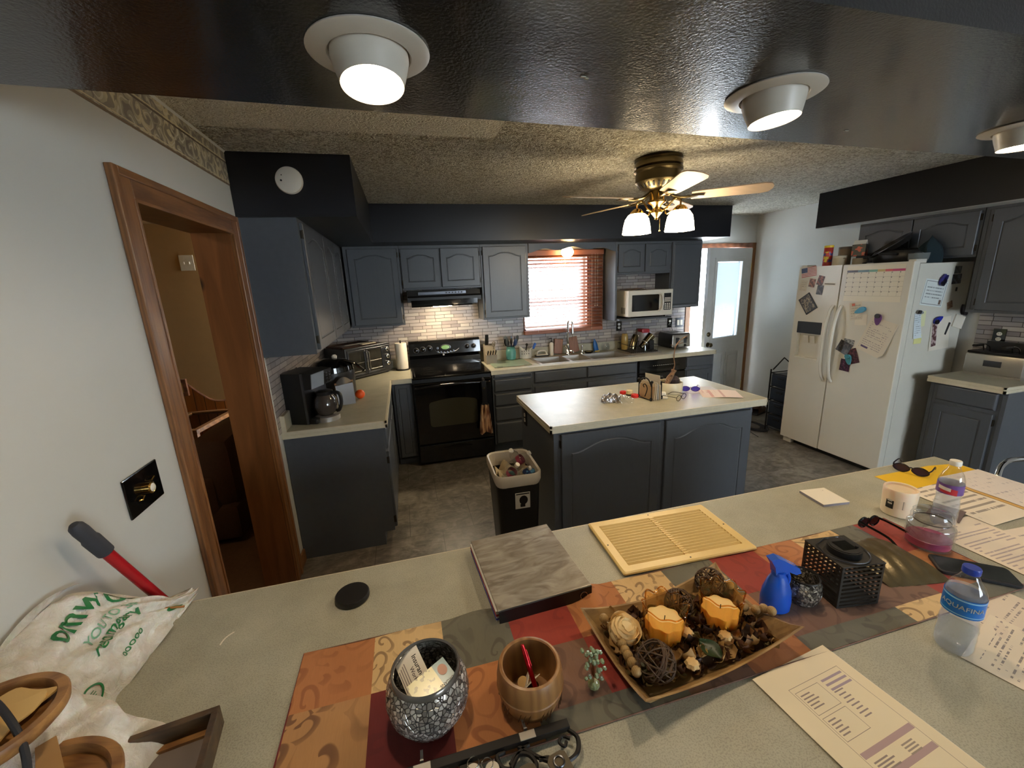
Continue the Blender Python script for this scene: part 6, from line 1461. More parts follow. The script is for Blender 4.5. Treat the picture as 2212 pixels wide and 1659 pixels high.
for k in range(20): b.box(-0.008, 0.008, -GD+0.034+k*(2*GD-.072)/19, -GD+0.0375+k*(2*GD-.072)/19, 0.011, 0.0145)
b.obj('centre_bar', vm, t)
b = B()
for x, y in ((-GW+.014, 0), (GW-.014, 0), (0, -GD+.014), (0, GD-.014)): b.cyl(x, y, 0.0125, 0.0137, 0.0026, 10)
b.obj('screw_hole', 'black', t)

# notepad
t = thing('notepad', 'small square white notepad alone near the far edge of the bar', 'notepad', (2.257, -3.497, HB), rad(-7))
b = B(); b.box(-0.052, 0.052, -0.054, 0.054, 0, 0.009); b.obj('pad', mat('pad_edge', (150, 146, 158), .8), t)
b = B(); b.box(-0.0525, 0.0525, -0.0545, 0.0545, 0.009, 0.0098); b.obj('top_sheet', printed('pad_print', (232, 224, 206), (130, 118, 110), 7, .35, size=(.1, .1), bands=()), t)

# mosaic bowls
def mosaic(name, cols, scale):
    q = NT(name); vo = q.n('TexVoronoi', Vector=q.co, Scale=scale, p_feature='DISTANCE_TO_EDGE').outputs['Distance']
    vc = q.n('TexVoronoi', Vector=q.co, Scale=scale)
    g = q.ramp(q.sep(vc.outputs['Color'])[0], [(0, lin(cols[0])), (.5, lin(cols[1])), (1, lin(cols[2]))])
    e = q.math('LESS_THAN', vo, .06)
    q.base(q.mix(e, g, lin((30, 28, 26)))); q.set(q.b.inputs['Roughness'], q.math('MULTIPLY_ADD', e, .6, .14)); q.set(q.b.inputs['Metallic'], q.math('MULTIPLY', q.math('SUBTRACT', 1.0, e), .45))
    nb = q.n('Bump', Height=q.math('ADD', q.math('MINIMUM', vo, .12), q.math('MULTIPLY', q.sep(vc.outputs['Color'])[1], .12)), Strength=1.0, Distance=0.012)
    q.t.links.new(nb.outputs[0], q.b.inputs['Normal']); return q.m
t = thing('mosaic_bowl', 'large silver crackle-mosaic candle bowl holding cards', 'candle holder', (0.776, -3.892, HB+.003))
sm = mosaic('silver_crackle_mosaic', ((104, 100, 94), (170, 166, 158), (226, 222, 212)), 120)
b = B(); b.lathe([(0.0, 0), (0.04, 0), (0.060, 0.012), (0.076, 0.04), (0.080, 0.062), (0.077, 0.085), (0.068, 0.108), (0.063, 0.116), (0.060, 0.114), (0.066, 0.10), (0.072, 0.082), (0.075, 0.06), (0.07, 0.04), (0.055, 0.016), (0, 0.006)], 56, cap=False); b.obj('bowl', sm, t, True)
b = B(); b.lathe([(0.0665, 0.108), (0.0655, 0.119), (0.0625, 0.122), (0.060, 0.119), (0.0605, 0.112)], 56, cap=False); b.obj('rim', mat('dark_silver_rim', (110, 106, 100), .2, .6), t, True)
def card(name, label, w_, d_, m, M_, lab=None):
    b = B(); b.box(-w_/2, w_/2, -d_/2, d_/2, 0, 0.0006); o = b.obj(name, m); o.matrix_world = M_; tag(o, label, 'card'); return o
c1 = card('business_card', 'white insurance business card standing in the silver bowl', 0.085, 0.05, 'paper', Matrix.Translation((0.752, -3.878, HB+.098)) @ Matrix.Rotation(rad(-68), 4, 'Z') @ Matrix.Rotation(rad(20), 4, 'Y') @ Matrix.Rotation(rad(16), 4, 'X'))
text_obj('card_print', 'Insurance', 0.0135, 'black', c1, (-0.004, 0.012, 0.0007), (0, 0, 0), .0001)
text_obj('card_print', 'WorKs', 0.0105, mat('grey_ink', (96, 84, 84), .8), c1, (0.004, 0.0, 0.0007), (0, 0, 0), .0001)
for k in range(4): b = B(); b.box(-.026+.003*k, .030-.002*k, -.0105-.0042*k, -.009-.0042*k, .0006, .0008); b.obj('small_print', mat('grey_ink_small', (140, 128, 124), .8), c1)
idm = NT('identity_card'); xs = idm.sep()
idc = idm.mix(idm.math('MULTIPLY', idm.math('LESS_THAN', idm.noise(90, 1), .42), idm.math('LESS_THAN', xs[0], .008)), lin((214, 208, 150)), lin((150, 146, 112)))
idm.base(idm.mix(idm.math('GREATER_THAN', xs[0], .014), idc, lin((96, 140, 152)))); idm.b.inputs['Roughness'].default_value = .25
c2 = card('identity_card', 'yellow and blue plastic identity card lying in the silver bowl', 0.082, 0.05, idm.m, Matrix.Translation((0.786, -3.912, HB+.103)) @ Matrix.Rotation(rad(28), 4, 'Z') @ Matrix.Rotation(rad(-6), 4, 'Y') @ Matrix.Rotation(rad(12), 4, 'X'))
b = B(); b.lathe([(0.009, 0), (0.009, .0004), (0, .0004)], 16, 0.027, 0.006, sy=1.2); b.obj('portrait_spot', mat('portrait_tone', (196, 140, 116), .4), c2, loc=(0, 0, .0007))
text_obj('card_print', 'ORGANS', 0.0075, 'black', c2, (0.022, -0.018, 0.0007), (0, 0, rad(180)), .0001)

t = thing('wooden_cup', 'turned wooden barrel cup with carved band on the runner', 'cup', (0.976, -3.918, HB+.003))
wc = wood('turned_oak', (124, 84, 44), (154, 110, 62), .42, 3, 'z')
b = B(); b.lathe([(0.0, 0), (0.046, 0), (0.054, 0.008), (0.064, 0.035), (0.0655, 0.048), (0.0672, 0.050), (0.0655, 0.052), (0.066, 0.070), (0.063, 0.088), (0.0605, 0.0935), (0.056, 0.0945), (0.0535, 0.0925), (0.056, 0.07), (0.055, 0.03), (0.045, 0.012), (0, 0.010)], 56, cap=False); b.obj('cup', wc, t, True)
b = B()
for k in range(9):
    a = 2*pi*k/9
    for j in (-1, 0, 1): b.tube([(0.0635*cos(a+j*.14+q_*.03), 0.0635*sin(a+j*.14+q_*.03), 0.018+q_*.006) for q_ in range(5)], 0.0012, 4)
b.obj('carved_leaves', mat('carved_groove', (84, 52, 26), .5), t)
t = thing('red_pen', 'shiny red metal pen standing in the wooden cup', 'pen', (0.972, -3.925, HB+.016), 0)
b = B(); b.tube([(0.014, -0.028, 0.012), (-0.003, 0.012, 0.098)], 0.0048, 12); b.obj('barrel', mat('red_anodised', (176, 16, 30), .18, .6, var=0), t, True)
b = B(); b.tube([(-0.003, 0.012, 0.098), (-0.006, 0.019, 0.113)], [0.0048, 0.0035], 12); b.tube([(-0.002, 0.0065, 0.112), (0.004, -0.006, 0.085)], 0.0016, 6); b.obj('clip', mat('red_clip', (196, 30, 40), .2, .6), t, True)
t = thing('torn_paper_tag', 'folded off-white paper scrap inside the wooden cup', 'paper', (0.967, -3.905, HB+.022), rad(30)); b = B(); b.T = Matrix.Rotation(rad(35), 4, 'X'); b.box(-0.02, 0.02, -0.0006, 0.0006, 0, 0.045); b.T = Matrix.Rotation(rad(20), 4, 'X') @ Matrix.Rotation(.6, 4, 'Z'); b.box(-0.014, 0.02, -0.0006, 0.0006, 0, 0.04); b.obj('scrap', 'paper', t)
t = thing('coin_clutter', 'brass keys, clips and coins lying in the bottom of the wooden cup', 'clutter', (0.976, -3.918, HB+.0135)); t['kind'] = 'stuff'
random.seed(5)
b = B()
for k in range(16):
    a = random.uniform(0, 6.28); r = random.uniform(0, .036); b.T = Matrix.Translation((r*cos(a), r*sin(a), .002+.0012*k)) @ Matrix.Rotation(random.uniform(-.4, .4), 4, 'X') @ Matrix.Rotation(random.uniform(-.4, .4), 4, 'Y')
    b.cyl(0, 0, 0, .0016, random.uniform(.007, .012), 14)
b.obj('coins', mat('old_coins', (140, 112, 72), .35, .8, var=.2), t)

# iron key rack in the foreground
t = thing('key_rack', 'black iron scroll key rack lying in the foreground', 'key rack', (0, 0, HB+0.004))
b = B(); b.box(0.52, 1.026, -4.006, -3.990, 0.010, 0.022, .001); b.obj('rail', 'iron', t)
b = B()
def curl(b, pts, r=.0042): b.tube(smoothpath([(x, y, 0.012) for x, y in pts], 6), r, 6)
curl(b, [(1.022, -4.003), (1.034, -4.022), (1.022, -4.046), (0.99, -4.052), (0.96, -4.036), (0.94, -4.018), (0.925, -4.006)])
curl(b, [(1.020, -4.020), (1.008, -4.012), (0.999, -4.020), (1.006, -4.029), (1.012, -4.022)], .003)
curl(b, [(0.945, -4.008), (0.925, -4.016), (0.905, -4.036), (0.890, -4.058), (0.875, -4.075)])
curl(b, [(0.905, -4.030), (0.92, -4.018), (0.94, -4.024), (0.948, -4.042), (0.936, -4.056), (0.922, -4.050), (0.924, -4.040)])
curl(b, [(0.955, -4.036), (0.975, -4.040), (0.984, -4.056), (0.974, -4.072), (0.958, -4.070), (0.955, -4.058)])
curl(b, [(0.900, -4.007), (0.885, -4.012), (0.89, -4.030), (0.905, -4.038)])
b.obj('scroll_work', 'iron', t, True)
for k, x in enumerate((0.60, 0.68, 0.755, 0.83)):
    b = B(); b.box(x-.012, x+.012, -4.12, -3.998, 0.008, 0.014, .001); b.obj('hook_plate', 'iron', t)
for k, x in enumerate((0.756, 0.945)):
    b = B(); b.box(x-.015, x+.015, -4.007, -3.992, 0.0225, 0.0245, .001); b.box(x-.003, x+.003, -3.988, -3.986, 0.0, 0.024) ; b.box(x-.0025, x+.0025, -3.986, -3.966, 0.016, 0.018)
    b.obj('mounting_tab', 'steel', t)
for k, (x, y, a, lab) in enumerate(((0.80, -4.035, 20, 'bright house key on a ring, leftmost on the iron rack'), (0.84, -4.03, -10, 'house key with round bow in the middle of the iron rack'), (0.872, -4.036, 35, 'slim steel key beside the scroll on the iron rack'))):
    t2 = thing('door_key', lab, 'key', (x, y, HB+.028), rad(a), 'keys hanging on the iron rack')
    b = B(); b.prism([(0.012*cos(2*pi*k_/18), 0.012*sin(2*pi*k_/18)) for k_ in range(18)], 0, .002); b.prism([(-0.004, -0.01), (0.004, -0.01), (0.004, -0.045), (0.001, -0.05), (-0.004, -0.045), (-0.002, -0.035), (-0.004, -0.028)], 0.0001, .0021); b.obj('blade', 'steel', t2)
    b = B(); b.tube([(0.010*cos(2*pi*k_/20), 0.012+0.010*sin(2*pi*k_/20), .002) for k_ in range(20)], 0.001, 5, closed=True); b.obj('split_ring', 'chrome', t2, True)
for k, (x, y, w2, lab) in enumerate(((0.872, -4.062, .026, 'small dull grey metal tag on the iron rack'), (0.92, -4.066, .05, 'wide dull grey metal tag with hole on the iron rack'), (0.984, -4.062, .036, 'dull grey metal tag with ring at the right end of the iron rack'))):
    b = B(); b.prism([(-w2/2, -0.05), (w2/2, -0.05), (w2/2, 0.012), (w2*.3, 0.018), (-w2*.3, 0.018), (-w2/2, 0.010)], 0, .003); o = b.obj('metal_tag', mat('dull_grey_metal', (92, 84, 70), .45, .5), loc=(x, y, HB+.030), rot=(rad(-3), 0, rad(10))); tag(o, lab, 'tag')
    b = B(); b.tube([(0.009*cos(2*pi*k_/16), 0.002+0.009*sin(2*pi*k_/16), .0042) for k_ in range(16)], 0.0016, 5, closed=True); b.obj('ring', 'dsteel', o, True)

# potpourri tray
tw = wood('distressed_wood_tray', (128, 98, 58), (166, 134, 86), .55, 5, 'x', 0)
TRC = [(1.141, -3.792), (1.163, -4.036), (1.587, -3.988), (1.558, -3.750)]     # far-left, near-left, near-right, far-right
cx_ = sum(p[0] for p in TRC)/4; cy_ = sum(p[1] for p in TRC)/4
t = thing('wooden_tray', 'flared wooden tray with dipped sides full of candles and potpourri', 'tray', (cx_, cy_, HB+.004))
b = B(); top, ti_, bo, bi = [], [], [], []
for k in range(4):
    p, q_ = Vector(TRC[k])-Vector((cx_, cy_)), Vector(TRC[(k+1) % 4])-Vector((cx_, cy_))
    for j in range(12):
        u = j/12; v = p.lerp(q_, u); z = 0.066-0.034*sin(pi*u)**0.8
        sc = 1-(0.066-z)*1.2
        top.append((v.x*sc, v.y*sc, z)); ti_.append((v.x*sc*.975, v.y*sc*.962, z-.001)); bo.append((v.x*.80, v.y*.72, 0)); bi.append((v.x*.785, v.y*.70, .006))
L_ = [b._v(q_) for q_ in (bo, top, ti_, bi)]
for A_, C_ in zip(L_, L_[1:]):
    for k in range(48): b.face([A_[k], A_[(k+1) % 48], C_[(k+1) % 48], C_[k]])
b.face(L_[0][::-1]); b.face(L_[3]); b.obj('tray', tw, t)
def twig_ball(x, y, z, r, label, seed):
    t = thing('twig_ball', label, 'decorative ball', (x, y, z), 0, 'twig balls in the wooden tray')
    random.seed(seed); b = B()
    for k in range(17):
        n_ = Vector((random.uniform(-1, 1), random.uniform(-1, 1), random.uniform(-1, 1))).normalized(); a_ = n_.orthogonal().normalized(); c_ = n_.cross(a_)
        off = random.uniform(-.35, .35)*r; rr_ = math.sqrt(r*r-off*off)
        b.tube([n_*off+(a_*cos(2*pi*i/18)+c_*sin(2*pi*i/18))*rr_*random.uniform(.95, 1.02) for i in range(18)], 0.0015, 5, closed=True)
    b.obj('woven_twigs', tw2, t); return t
tw2 = mat('dark_vine', (78, 58, 40), .7, var=.2, vscale=60)
twig_ball(1.236, -3.958, HB+.056, .040, 'twig ball at the near left of the tray beside the bead string', 1)
twig_ball(1.383, -3.835, HB+.054, .034, 'twig ball between the two amber candle glasses', 2)
twig_ball(1.500, -3.800, HB+.058, .036, 'twig ball in the far right corner of the tray', 3)
wax = mat('ivory_wax', (236, 212, 158), .4, sss=.3, var=.02)
ag = glass('amber_glass', (240, 204, 142))
ag2 = ag
for (x, y, fill, lab) in ((1.310, -3.880, .058, 'scalloped amber glass candle left of the other, with level ivory wax'), (1.458, -3.884, .052, 'scalloped amber glass candle on the right, with lower ivory wax')):
    t = thing('candle_glass', lab, 'candle', (x, y, HB+.013), rad(20), 'amber candle glasses in the tray')
    wv = lambda a, z: 1+0.06*cos(8*a)
    b = B(); b.lathe([(0, 0), (0.036, 0), (0.041, 0.006), (0.044, 0.05), (0.048, 0.092)], 96, wav=wv, cap=False)
    for v in b.bm.verts:
        if v.co.z > .08: v.co.z += .005*cos(8*math.atan2(v.co.y, v.co.x))
    b.obj('glass', ag2, t, True)
    b = B(); b.lathe([(0, .005), (0.038, .005), (0.0405, fill-.002), (0.039, fill), (0.0, fill-.002)], 96, wav=wv, cap=False); b.obj('wax', wax, t, True)
    b = B(); b.tube([(0.048*wv(2*pi*k/96, 0)*cos(2*pi*k/96), 0.048*wv(2*pi*k/96, 0)*sin(2*pi*k/96), .097+.005*cos(8*2*pi*k/96)) for k in range(96)], .0016, 6, closed=True); b.obj('scalloped_rim', ag2, t, True)
    b = B(); b.tube([(0, 0, fill-.003), (.001, 0, fill+.004), (.003, .001, fill+.007)], .0011, 6); b.obj('wick', 'black', t)
t = thing('wood_rose', 'cream carved wooden rose in the left of the tray', 'decorative flower', (1.218, -3.862, HB+.050), 0, rot=(rad(22), rad(10), 0))
rs = mat('cream_sola_wood', (232, 208, 158), .7, var=.03)
b = B(); b.ball((0, 0, -.006), .034, 18, sz=.8); b.obj('core', rs, t, True)
for k in range(4):
    b = B(); r0 = .010+.0075*k
    for j in range(3):
        a0 = j*2.1+k*.9
        b.grid(lambda u, v: ((r0+.004*v+.001*sin(20*u))*cos(a0+2.5*u), (r0+.004*v)*sin(a0+2.5*u), .012-.004*k+.015*v-.010*(2*u-1)**2), 14, 4)
    b.obj('petal_ring', rs, t, True)
bm_ = wood('natural_wood_bead', (142, 112, 66), (168, 138, 90), .6, 20, 'z', 0)
t = thing('bead_garland', 'string of round natural wooden beads draped along the tray sides', 'bead garland', (0, 0, HB))
bl = [(1.186, -3.826, .058), (1.195, -3.848, .052), (1.198, -3.870, .050), (1.197, -3.892, .048), (1.195, -3.908, .046), (1.194, -3.922, .047), (1.193, -3.940, .048), (1.190, -3.962, .050)]
br = [(1.530, -3.882, .046), (1.548, -3.898, .047), (1.564, -3.905, .052), (1.573, -3.918, .054), (1.545, -3.796, .054), (1.548, -3.815, .050)]
for x, y, z in bl+br:
    b = B(); b.ball((x, y, z), .0108, 14); b.obj('bead', bm_, t, True)
b = B(); b.tube([Vector(p) for p in bl], .0012, 5); b.tube([Vector(p) for p in br[:4]], .0012, 5); b.obj('string', 'cream_edge', t)
# potpourri: countless curled chips, plus the few pieces that stand out
t = thing('potpourri', 'dark curled potpourri petals and pods filling the tray', 'potpourri', (cx_, cy_, HB)); t['kind'] = 'stuff'
cols = [(86, 54, 34), (130, 92, 52), (60, 40, 30), (164, 128, 76), (98, 84, 48)]
random.seed(11)
for ci, c_ in enumerate(cols):
    b = B()
    for k in range(80):
        x = random.uniform(-.174, .170); y = random.uniform(-.082, .088)
        b.T = Matrix.Translation((x, y, random.uniform(.016, .034))) @ Matrix.Rotation(random.uniform(0, 6.28), 4, 'Z') @ Matrix.Rotation(random.uniform(-1.0, 1.0), 4, 'X') @ Matrix.Rotation(random.uniform(-.8, .8), 4, 'Y')
        s_ = random.uniform(.009, .018); cu_ = random.uniform(.3, 1.1)
        b.sheet(lambda u, v: ((u-.5)*2*s_*(1-.5*(2*v-1)**2), (v-.5)*1.8*s_, cu_*s_*((2*u-1)**2+.4*(2*v-1)**2)), 4, 4, .0006)
    o = b.obj('curled_petals', mat('potpourri_chip', c_, .6, var=.15, vscale=60), t, True); o['kind'] = 'stuff'
t = thing('dried_leaf', 'dark green leaf lying on the potpourri at the tray front', 'leaf', (1.372, -3.955, HB+.040), rad(20))
b = B(); b.sheet(lambda u, v: ((u-.5)*.045*sin(pi*(.08+.9*v)), (v-.5)*.05, .006*(2*u-1)**2+.004*v), 8, 8, .0007); b.obj('blade', mat('dark_green_leaf', (34, 54, 26), .4), t, True)
for k, (x, y, lab) in enumerate(((1.427, -3.938, 'pale ribbed seed pod right of the green leaf'), (1.312, -3.975, 'pale pod at the near edge beside the front twig ball'), (1.352, -3.905, 'cream blossom between the two candle glasses'))):
    t = thing('seed_pod', lab, 'seed pod', (x, y, HB+.043), rad(40*k), 'pale pods on the potpourri'); b = B(); b.lathe([(0, -.010), (.010, -.006), (.0145, 0), (.011, .007), (0, .010)], 24, wav=lambda a, z: 1+.12*cos(7*a), cap=False); b.obj('pod', mat('pale_pod', (206, 172, 116), .7, var=.08, vscale=60), t, True)

t = thing('bead_bottle', 'tiny glass bottle with spray of green glass beads left of the tray', 'decoration', (1.108, -3.935, HB+.003))
b = B(); b.lathe([(0, 0), (.014, 0), (.018, .006), (.018, .022), (.010, .030), (.009, .036), (.011, .038)], 20, cap=False); b.obj('bottle', 'clear', t, True)
b = B(); random.seed(21)
wires = B()
for k in range(34):
    a = random.uniform(0, 6.28); r = random.uniform(.004, .024); z = random.uniform(.034, .092)
    b.T = Matrix.Translation((r*cos(a), r*sin(a), z)) @ Matrix.Rotation(random.uniform(0, 3), 4, 'X'); b.ball((0, 0, 0), .0045, 6, sz=1.3)
    wires.tube([(0, 0, .03), (r*.5*cos(a), r*.5*sin(a), z*.8), (r*cos(a), r*sin(a), z)], .0006, 4)
b.obj('glass_beads', mat('green_glass_beads', (142, 160, 128), .15, var=.15, vscale=120, alpha=.85), t, True); wires.obj('copper_wire', mat('copper_wire', (170, 100, 64), .3, .9), t)
b = B(); b.ball((0, 0, .012), .013, 10, sz=.7); b.obj('stones_in_bottle', mat('green_stones', (140, 146, 100), .3, var=.2, vscale=150), t)

t = thing('spray_bottle', 'bright blue plastic trigger spray bottle standing right of the tray', 'spray bottle', (1.640, -3.868, HB+.003), rad(-12))
bp = mat('translucent_blue_plastic', (18, 82, 190), .25, var=.03, coat=.3, sss=.1)
b = B(); b.lathe([(.030, 0), (.036, .004), (.037, .03), (.034, .055), (.024, .085), (.016, .100), (.014, .108)], 32, sy=.78); b.obj('bottle', bp, t, True)
b = B(); b.prism([(-.030, .145), (-.012, .150), (.004, .142), (.044, .118), (.050, .104), (.038, .100), (.018, .110), (.014, .104), (-.014, .104), (-.018, .125)], -.011, .011, 'y'); b.obj('spray_head', bp, t, True)
b = B(); b.tube(smoothpath([(.020, 0, .108), (.028, 0, .085), (.026, 0, .062), (.034, 0, .050)], 5), .0048, 8); b.obj('trigger', bp, t, True)
b = B(); b.lathe([(.0165, .098), (.0165, .108), (.013, .110)], 20, cap=False); b.obj('collar', bp, t, True)
t = thing('mosaic_votive', 'small dark silver crackle-mosaic votive with tealight', 'candle holder', (1.722, -3.868, HB+.003))
b = B(); b.lathe([(0, 0), (.026, 0), (.038, .012), (.0435, .035), (.041, .058), (.036, .072), (.034, .071), (.038, .058), (.040, .035), (.034, .014), (0, .006)], 40, cap=False); b.obj('bowl', mosaic('dark_crackle_mosaic', ((60, 56, 52), (112, 106, 98), (190, 184, 170)), 150), t, True)
b = B(); b.tube([(.0355*cos(2*pi*k/32), .0355*sin(2*pi*k/32), .073) for k in range(32)], .0022, 6, closed=True); b.obj('rim', 'iron', t, True)
t2 = thing('tealight', 'small white tealight candle inside the dark mosaic votive', 'candle', (1.722, -3.868, HB+.012)); b = B(); b.cyl(0, 0, 0, .014, .018, 20); b.obj('wax', 'paper', t2, True); b = B(); b.cyl(0, 0, .014, .02, .0012, 6); b.obj('wick', 'black', t2)

t = thing('solar_lantern', 'black slatted square lantern with round solar lid', 'lantern', (1.845, -3.868, HB+.003), rad(-8))
lm = mat('matte_black_metal', (32, 30, 26), .5, var=.1)
LWd = .058
b = B()
for x in (-LWd, LWd-.006):
    for y in (-LWd, LWd-.006): b.box(x, x+.006, y, y+.006, 0, .118)
b.box(-LWd, LWd, -LWd, LWd, 0, .003); b.obj('corner_posts', lm, t)
b = B(); b.box(-LWd-.001, LWd+.001, -LWd-.001, LWd+.001, .115, .119, .0012); b.obj('top_plate', lm, t)
for sd in range(4):
    b = B(); b.T = Matrix.Rotation(sd*pi/2, 4, 'Z')
    for k in range(9): b.box(-LWd+.006, LWd-.006, -LWd, -LWd+.002, .010+k*.0118, .0158+k*.0118)
    b.box(-LWd+.006, LWd-.006, -LWd, -LWd+.002, 0, .006)
    if sd == 3:
        for k in range(7): b.box(-LWd+.018+k*.0135, -LWd+.0215+k*.0135, -LWd, -LWd+.0021, .058, .115)
    b.obj('slatted_side', lm, t)
b = B(); b.cyl(-.004, -.004, .119, .136, .037, 40); b.cyl(-.004, -.004, .136, .1375, .0335, 40); b.obj('solar_lid', 'black', t, True)
b = B(); b.box(-.024, .014, -.022, .014, .1376, .1382); b.obj('solar_cell', 'dark_glass', t)
b = B(); b.cyl(.018, -.016, .1376, .142, .004, 12); b.obj('switch_button', 'black', t)
b = B(); b.tube([(-.004+.055*cos(rad(a)), -.004+.052*sin(rad(a)), .1225) for a in range(-180, 10, 10)]+[(.051, .02, .1225), (.03, .048, .1225), (-.01, .05, .1225), (-.05, .03, .1225)], .0016, 6, closed=True); b.obj('wire_handle', 'dsteel', t, True)

t = thing('eyeglass_pouch', 'metallic bronze soft eyeglass pouch on the runner', 'pouch', (2.05, -3.825, HB+.003), 0)
b = B()
b.grid(lambda u, v: ((-.085+.19*u)*(1-.18*v*(1-u)), .095-.175*v-.03*u*v, .001+.036*sin(pi*min(1, v*1.02))**.6*(.4+.6*sin(pi*(.15+.7*u)))*(1-.35*v)+.0015*sin(30*u+12*v)), 22, 18)
b.grid(lambda u, v: ((-.085+.19*u)*(1-.18*v*(1-u)), .095-.175*v-.03*u*v, .0005), 2, 2)
b.obj('pouch', mat('bronze_leatherette', (104, 92, 66), .28, .55, var=.15, vscale=20, bump=.3, bscale=300), t, True)
t = thing('pin_badge', 'round pale blue pin badge lying on the bronze pouch', 'badge', (1.985, -3.772, HB+.034)); b = B(); b.lathe([(.012, 0), (.0125, .002), (0, .0035)], 20); b.obj('disc', blotch('badge_print_a', [(80, 150, 180), (220, 226, 224)], 60), t, True)
t = thing('pin_badge', 'round orange and cream pin badge lying on the bronze pouch', 'badge', (2.005, -3.805, HB+.036)); b = B(); b.lathe([(.012, 0), (.0125, .002), (0, .0035)], 20); b.obj('disc', blotch('badge_print_b', [(214, 130, 80), (226, 200, 170)], 60), t, True)
sl = mat('black_lens', (20, 20, 24), .06, var=0)
t = spectacles('folded black sunglasses lying behind the bronze pouch', (2.165, -3.728, HB+.006), rad(-62), mat('thick_black_frame', (16, 16, 18), .15), None, 'sunglasses', .95, True, 'sunglasses', sl, 2.2)
t.location = (2.205, -3.688, HB+.010); t.rotation_euler = (0, 0, rad(176)); t.scale = (.6, .9, .85)
t = spectacles('dark sunglasses with violet sheen resting on the yellow folder', (2.752, -3.462, HB+.004), rad(-70), mat('dark_violet_frame', (26, 20, 40), .2), None, 'sunglasses', .85, True, 'sunglasses', mat('violet_lens', (46, 30, 58), .05, var=0), 1.6)

# jar, pot, bottles
t = thing('candle_jar', 'pink candle in clear glass jar with glass lid on the runner', 'candle', (2.276, -3.806, HB+.004))
b = B(); b.lathe([(0, 0), (.046, 0), (.054, .006), (.056, .02), (.055, .070), (.052, .076), (.045, .080), (.043, .084), (.043, .092), (.041, .092), (.041, .083), (.049, .074), (.052, .066), (.052, .02), (.045, .008), (0, .006)], 48, cap=False); b.obj('glass', 'clear', t, True)
b = B(); b.lathe([(.046, .086), (.049, .090), (.049, .096), (.046, .104), (.046, .110), (.040, .115), (0, .117), (0, .112), (.038, .111), (.043, .100), (.043, .088)], 48, cap=False); b.obj('glass_lid', 'clear', t, True)
b = B(); b.lathe([(0, .007), (.050, .009), (.0515, .018), (.0515, .030), (.047, .032), (0, .030)], 48, cap=False); b.obj('pink_wax', mat('rose_wax', (176, 78, 106), .35, sss=.2), t, True)
b = B(); b.lathe([(.0418, .082), (.0422, .086)], 40, cap=False); b.obj('seal_ring', mat('grey_seal', (120, 116, 110), .6), t)
b = B(); b.grid(lambda u, v: (.0535*cos(2.3+2.6*u), .0535*sin(2.3+2.6*u), .033+.036*v), 14, 3); b.obj('worn_label', mat('torn_grey_label', (128, 118, 114), .6, alpha=.5), t)
t = thing('white_candle_tub', 'frosted white candle tub with black label near the bar edge', 'candle', (2.392, -3.650, HB))
b = B(); b.lathe([(0, 0), (.040, 0), (.044, .004), (.047, .092), (.045, .097), (.042, .095), (.041, .088), (0, .086)], 44, cap=False); b.obj('tub', mat('frosted_cream_wax', (232, 212, 184), .4, sss=.25, var=.03), t, True)
a0 = math.atan2(-3.65-(-4.56), 2.392-.803)+pi
b = B(); b.grid(lambda u, v: (.0458*cos(a0-.75+.5*u), .0458*sin(a0-.75+.5*u), .030+.045*v), 8, 2); lb2 = b.obj('black_label', 'black', t)
def wrapcyl(r, ac, z0):
    return lambda co: Vector((r*cos(ac+co.x/r), r*sin(ac+co.x/r), z0+co.y))
b = B()
for z, a_, c_ in ((.056, -.66, -.36), (.046, -.62, -.34)):
    b.grid(lambda u, v: (.0464*cos(a0+a_+(c_-a_)*u), .0464*sin(a0+a_+(c_-a_)*u), z+.006*v), 6, 1)
b.obj('worn_lettering', mat('worn_white_print', (190, 184, 176), .6, var=.3, vscale=400), lb2)
b = B(); b.grid(lambda u, v: (.0462*cos(a0-.02+.4*u), .0462*sin(a0-.02+.4*u), .035+.03*v), 8, 2); b.obj('small_print', printed('candle_print', (222, 200, 172), (120, 104, 92), 1, .5, size=(5, .01), margin=-9), t)
def water_bottle(name, label, x, y, h, r, capm, band0, band1, bandm, level, ribs=True):
    t = thing(name, label, 'bottle', (x, y, HB)); k = h/.205
    P_ = [(0, .004), (r*.6, 0), (r*.9, .004), (r, .014), (r*.985, .030), (r, .040), (r*.96, .052), (r, .062), (r*.93, .078), (r*.90, .092), (r*.97, .104), (r, .108), (r, .140), (r*.97, .150), (r*.80, .166), (r*.55, .178), (.0145, .186), (.0125, .190), (.0125, .197)]
    P_ = [(a, z*k) for a, z in P_]
    b = B(); b.lathe(P_, 44, cap=False, wav=lambda a, z: 1+(.018*cos(8*a+40*z) if .02 < z/k < .09 else 0)); b.obj('bottle', 'clear', t, True)
    ins = [(max(0, a-.0012), z+.001) for a, z in P_ if z/k <= level]; la = ins[-1][0]
    b = B(); b.lathe(ins+[(0, ins[-1][1])], 44, cap=False); b.obj('water', M['frostwater'], t, True)
    b = B(); b.lathe([(.0142, .1925*k), (.0148, .194*k), (.0148, .204*k), (.0138, .2065*k), (0, .2065*k)], 30); b.obj('cap', capm, t, True)
    b = B(); b.lathe([(r*1.012, band0*k), (r*1.012, band1*k)], 44, cap=False); b.obj('label_band', bandm, t, True)
    return t, k
def fw():
    q = NT('chilled_water'); q.t.nodes.remove(q.b)
    tr = q.n('BsdfTransparent', Color=(.93, .95, .97, 1)); df = q.n('BsdfPrincipled', Roughness=.25); df.inputs['Base Color'].default_value = (.84, .87, .90, 1)
    mx = q.t.nodes.new('ShaderNodeMixShader'); mx.inputs[0].default_value = .24
    q.t.links.new(tr.outputs[0], mx.inputs[1]); q.t.links.new(df.outputs[0], mx.inputs[2]); q.t.links.new(mx.outputs[0], q.t.nodes['Material Output'].inputs['Surface']); return q.m
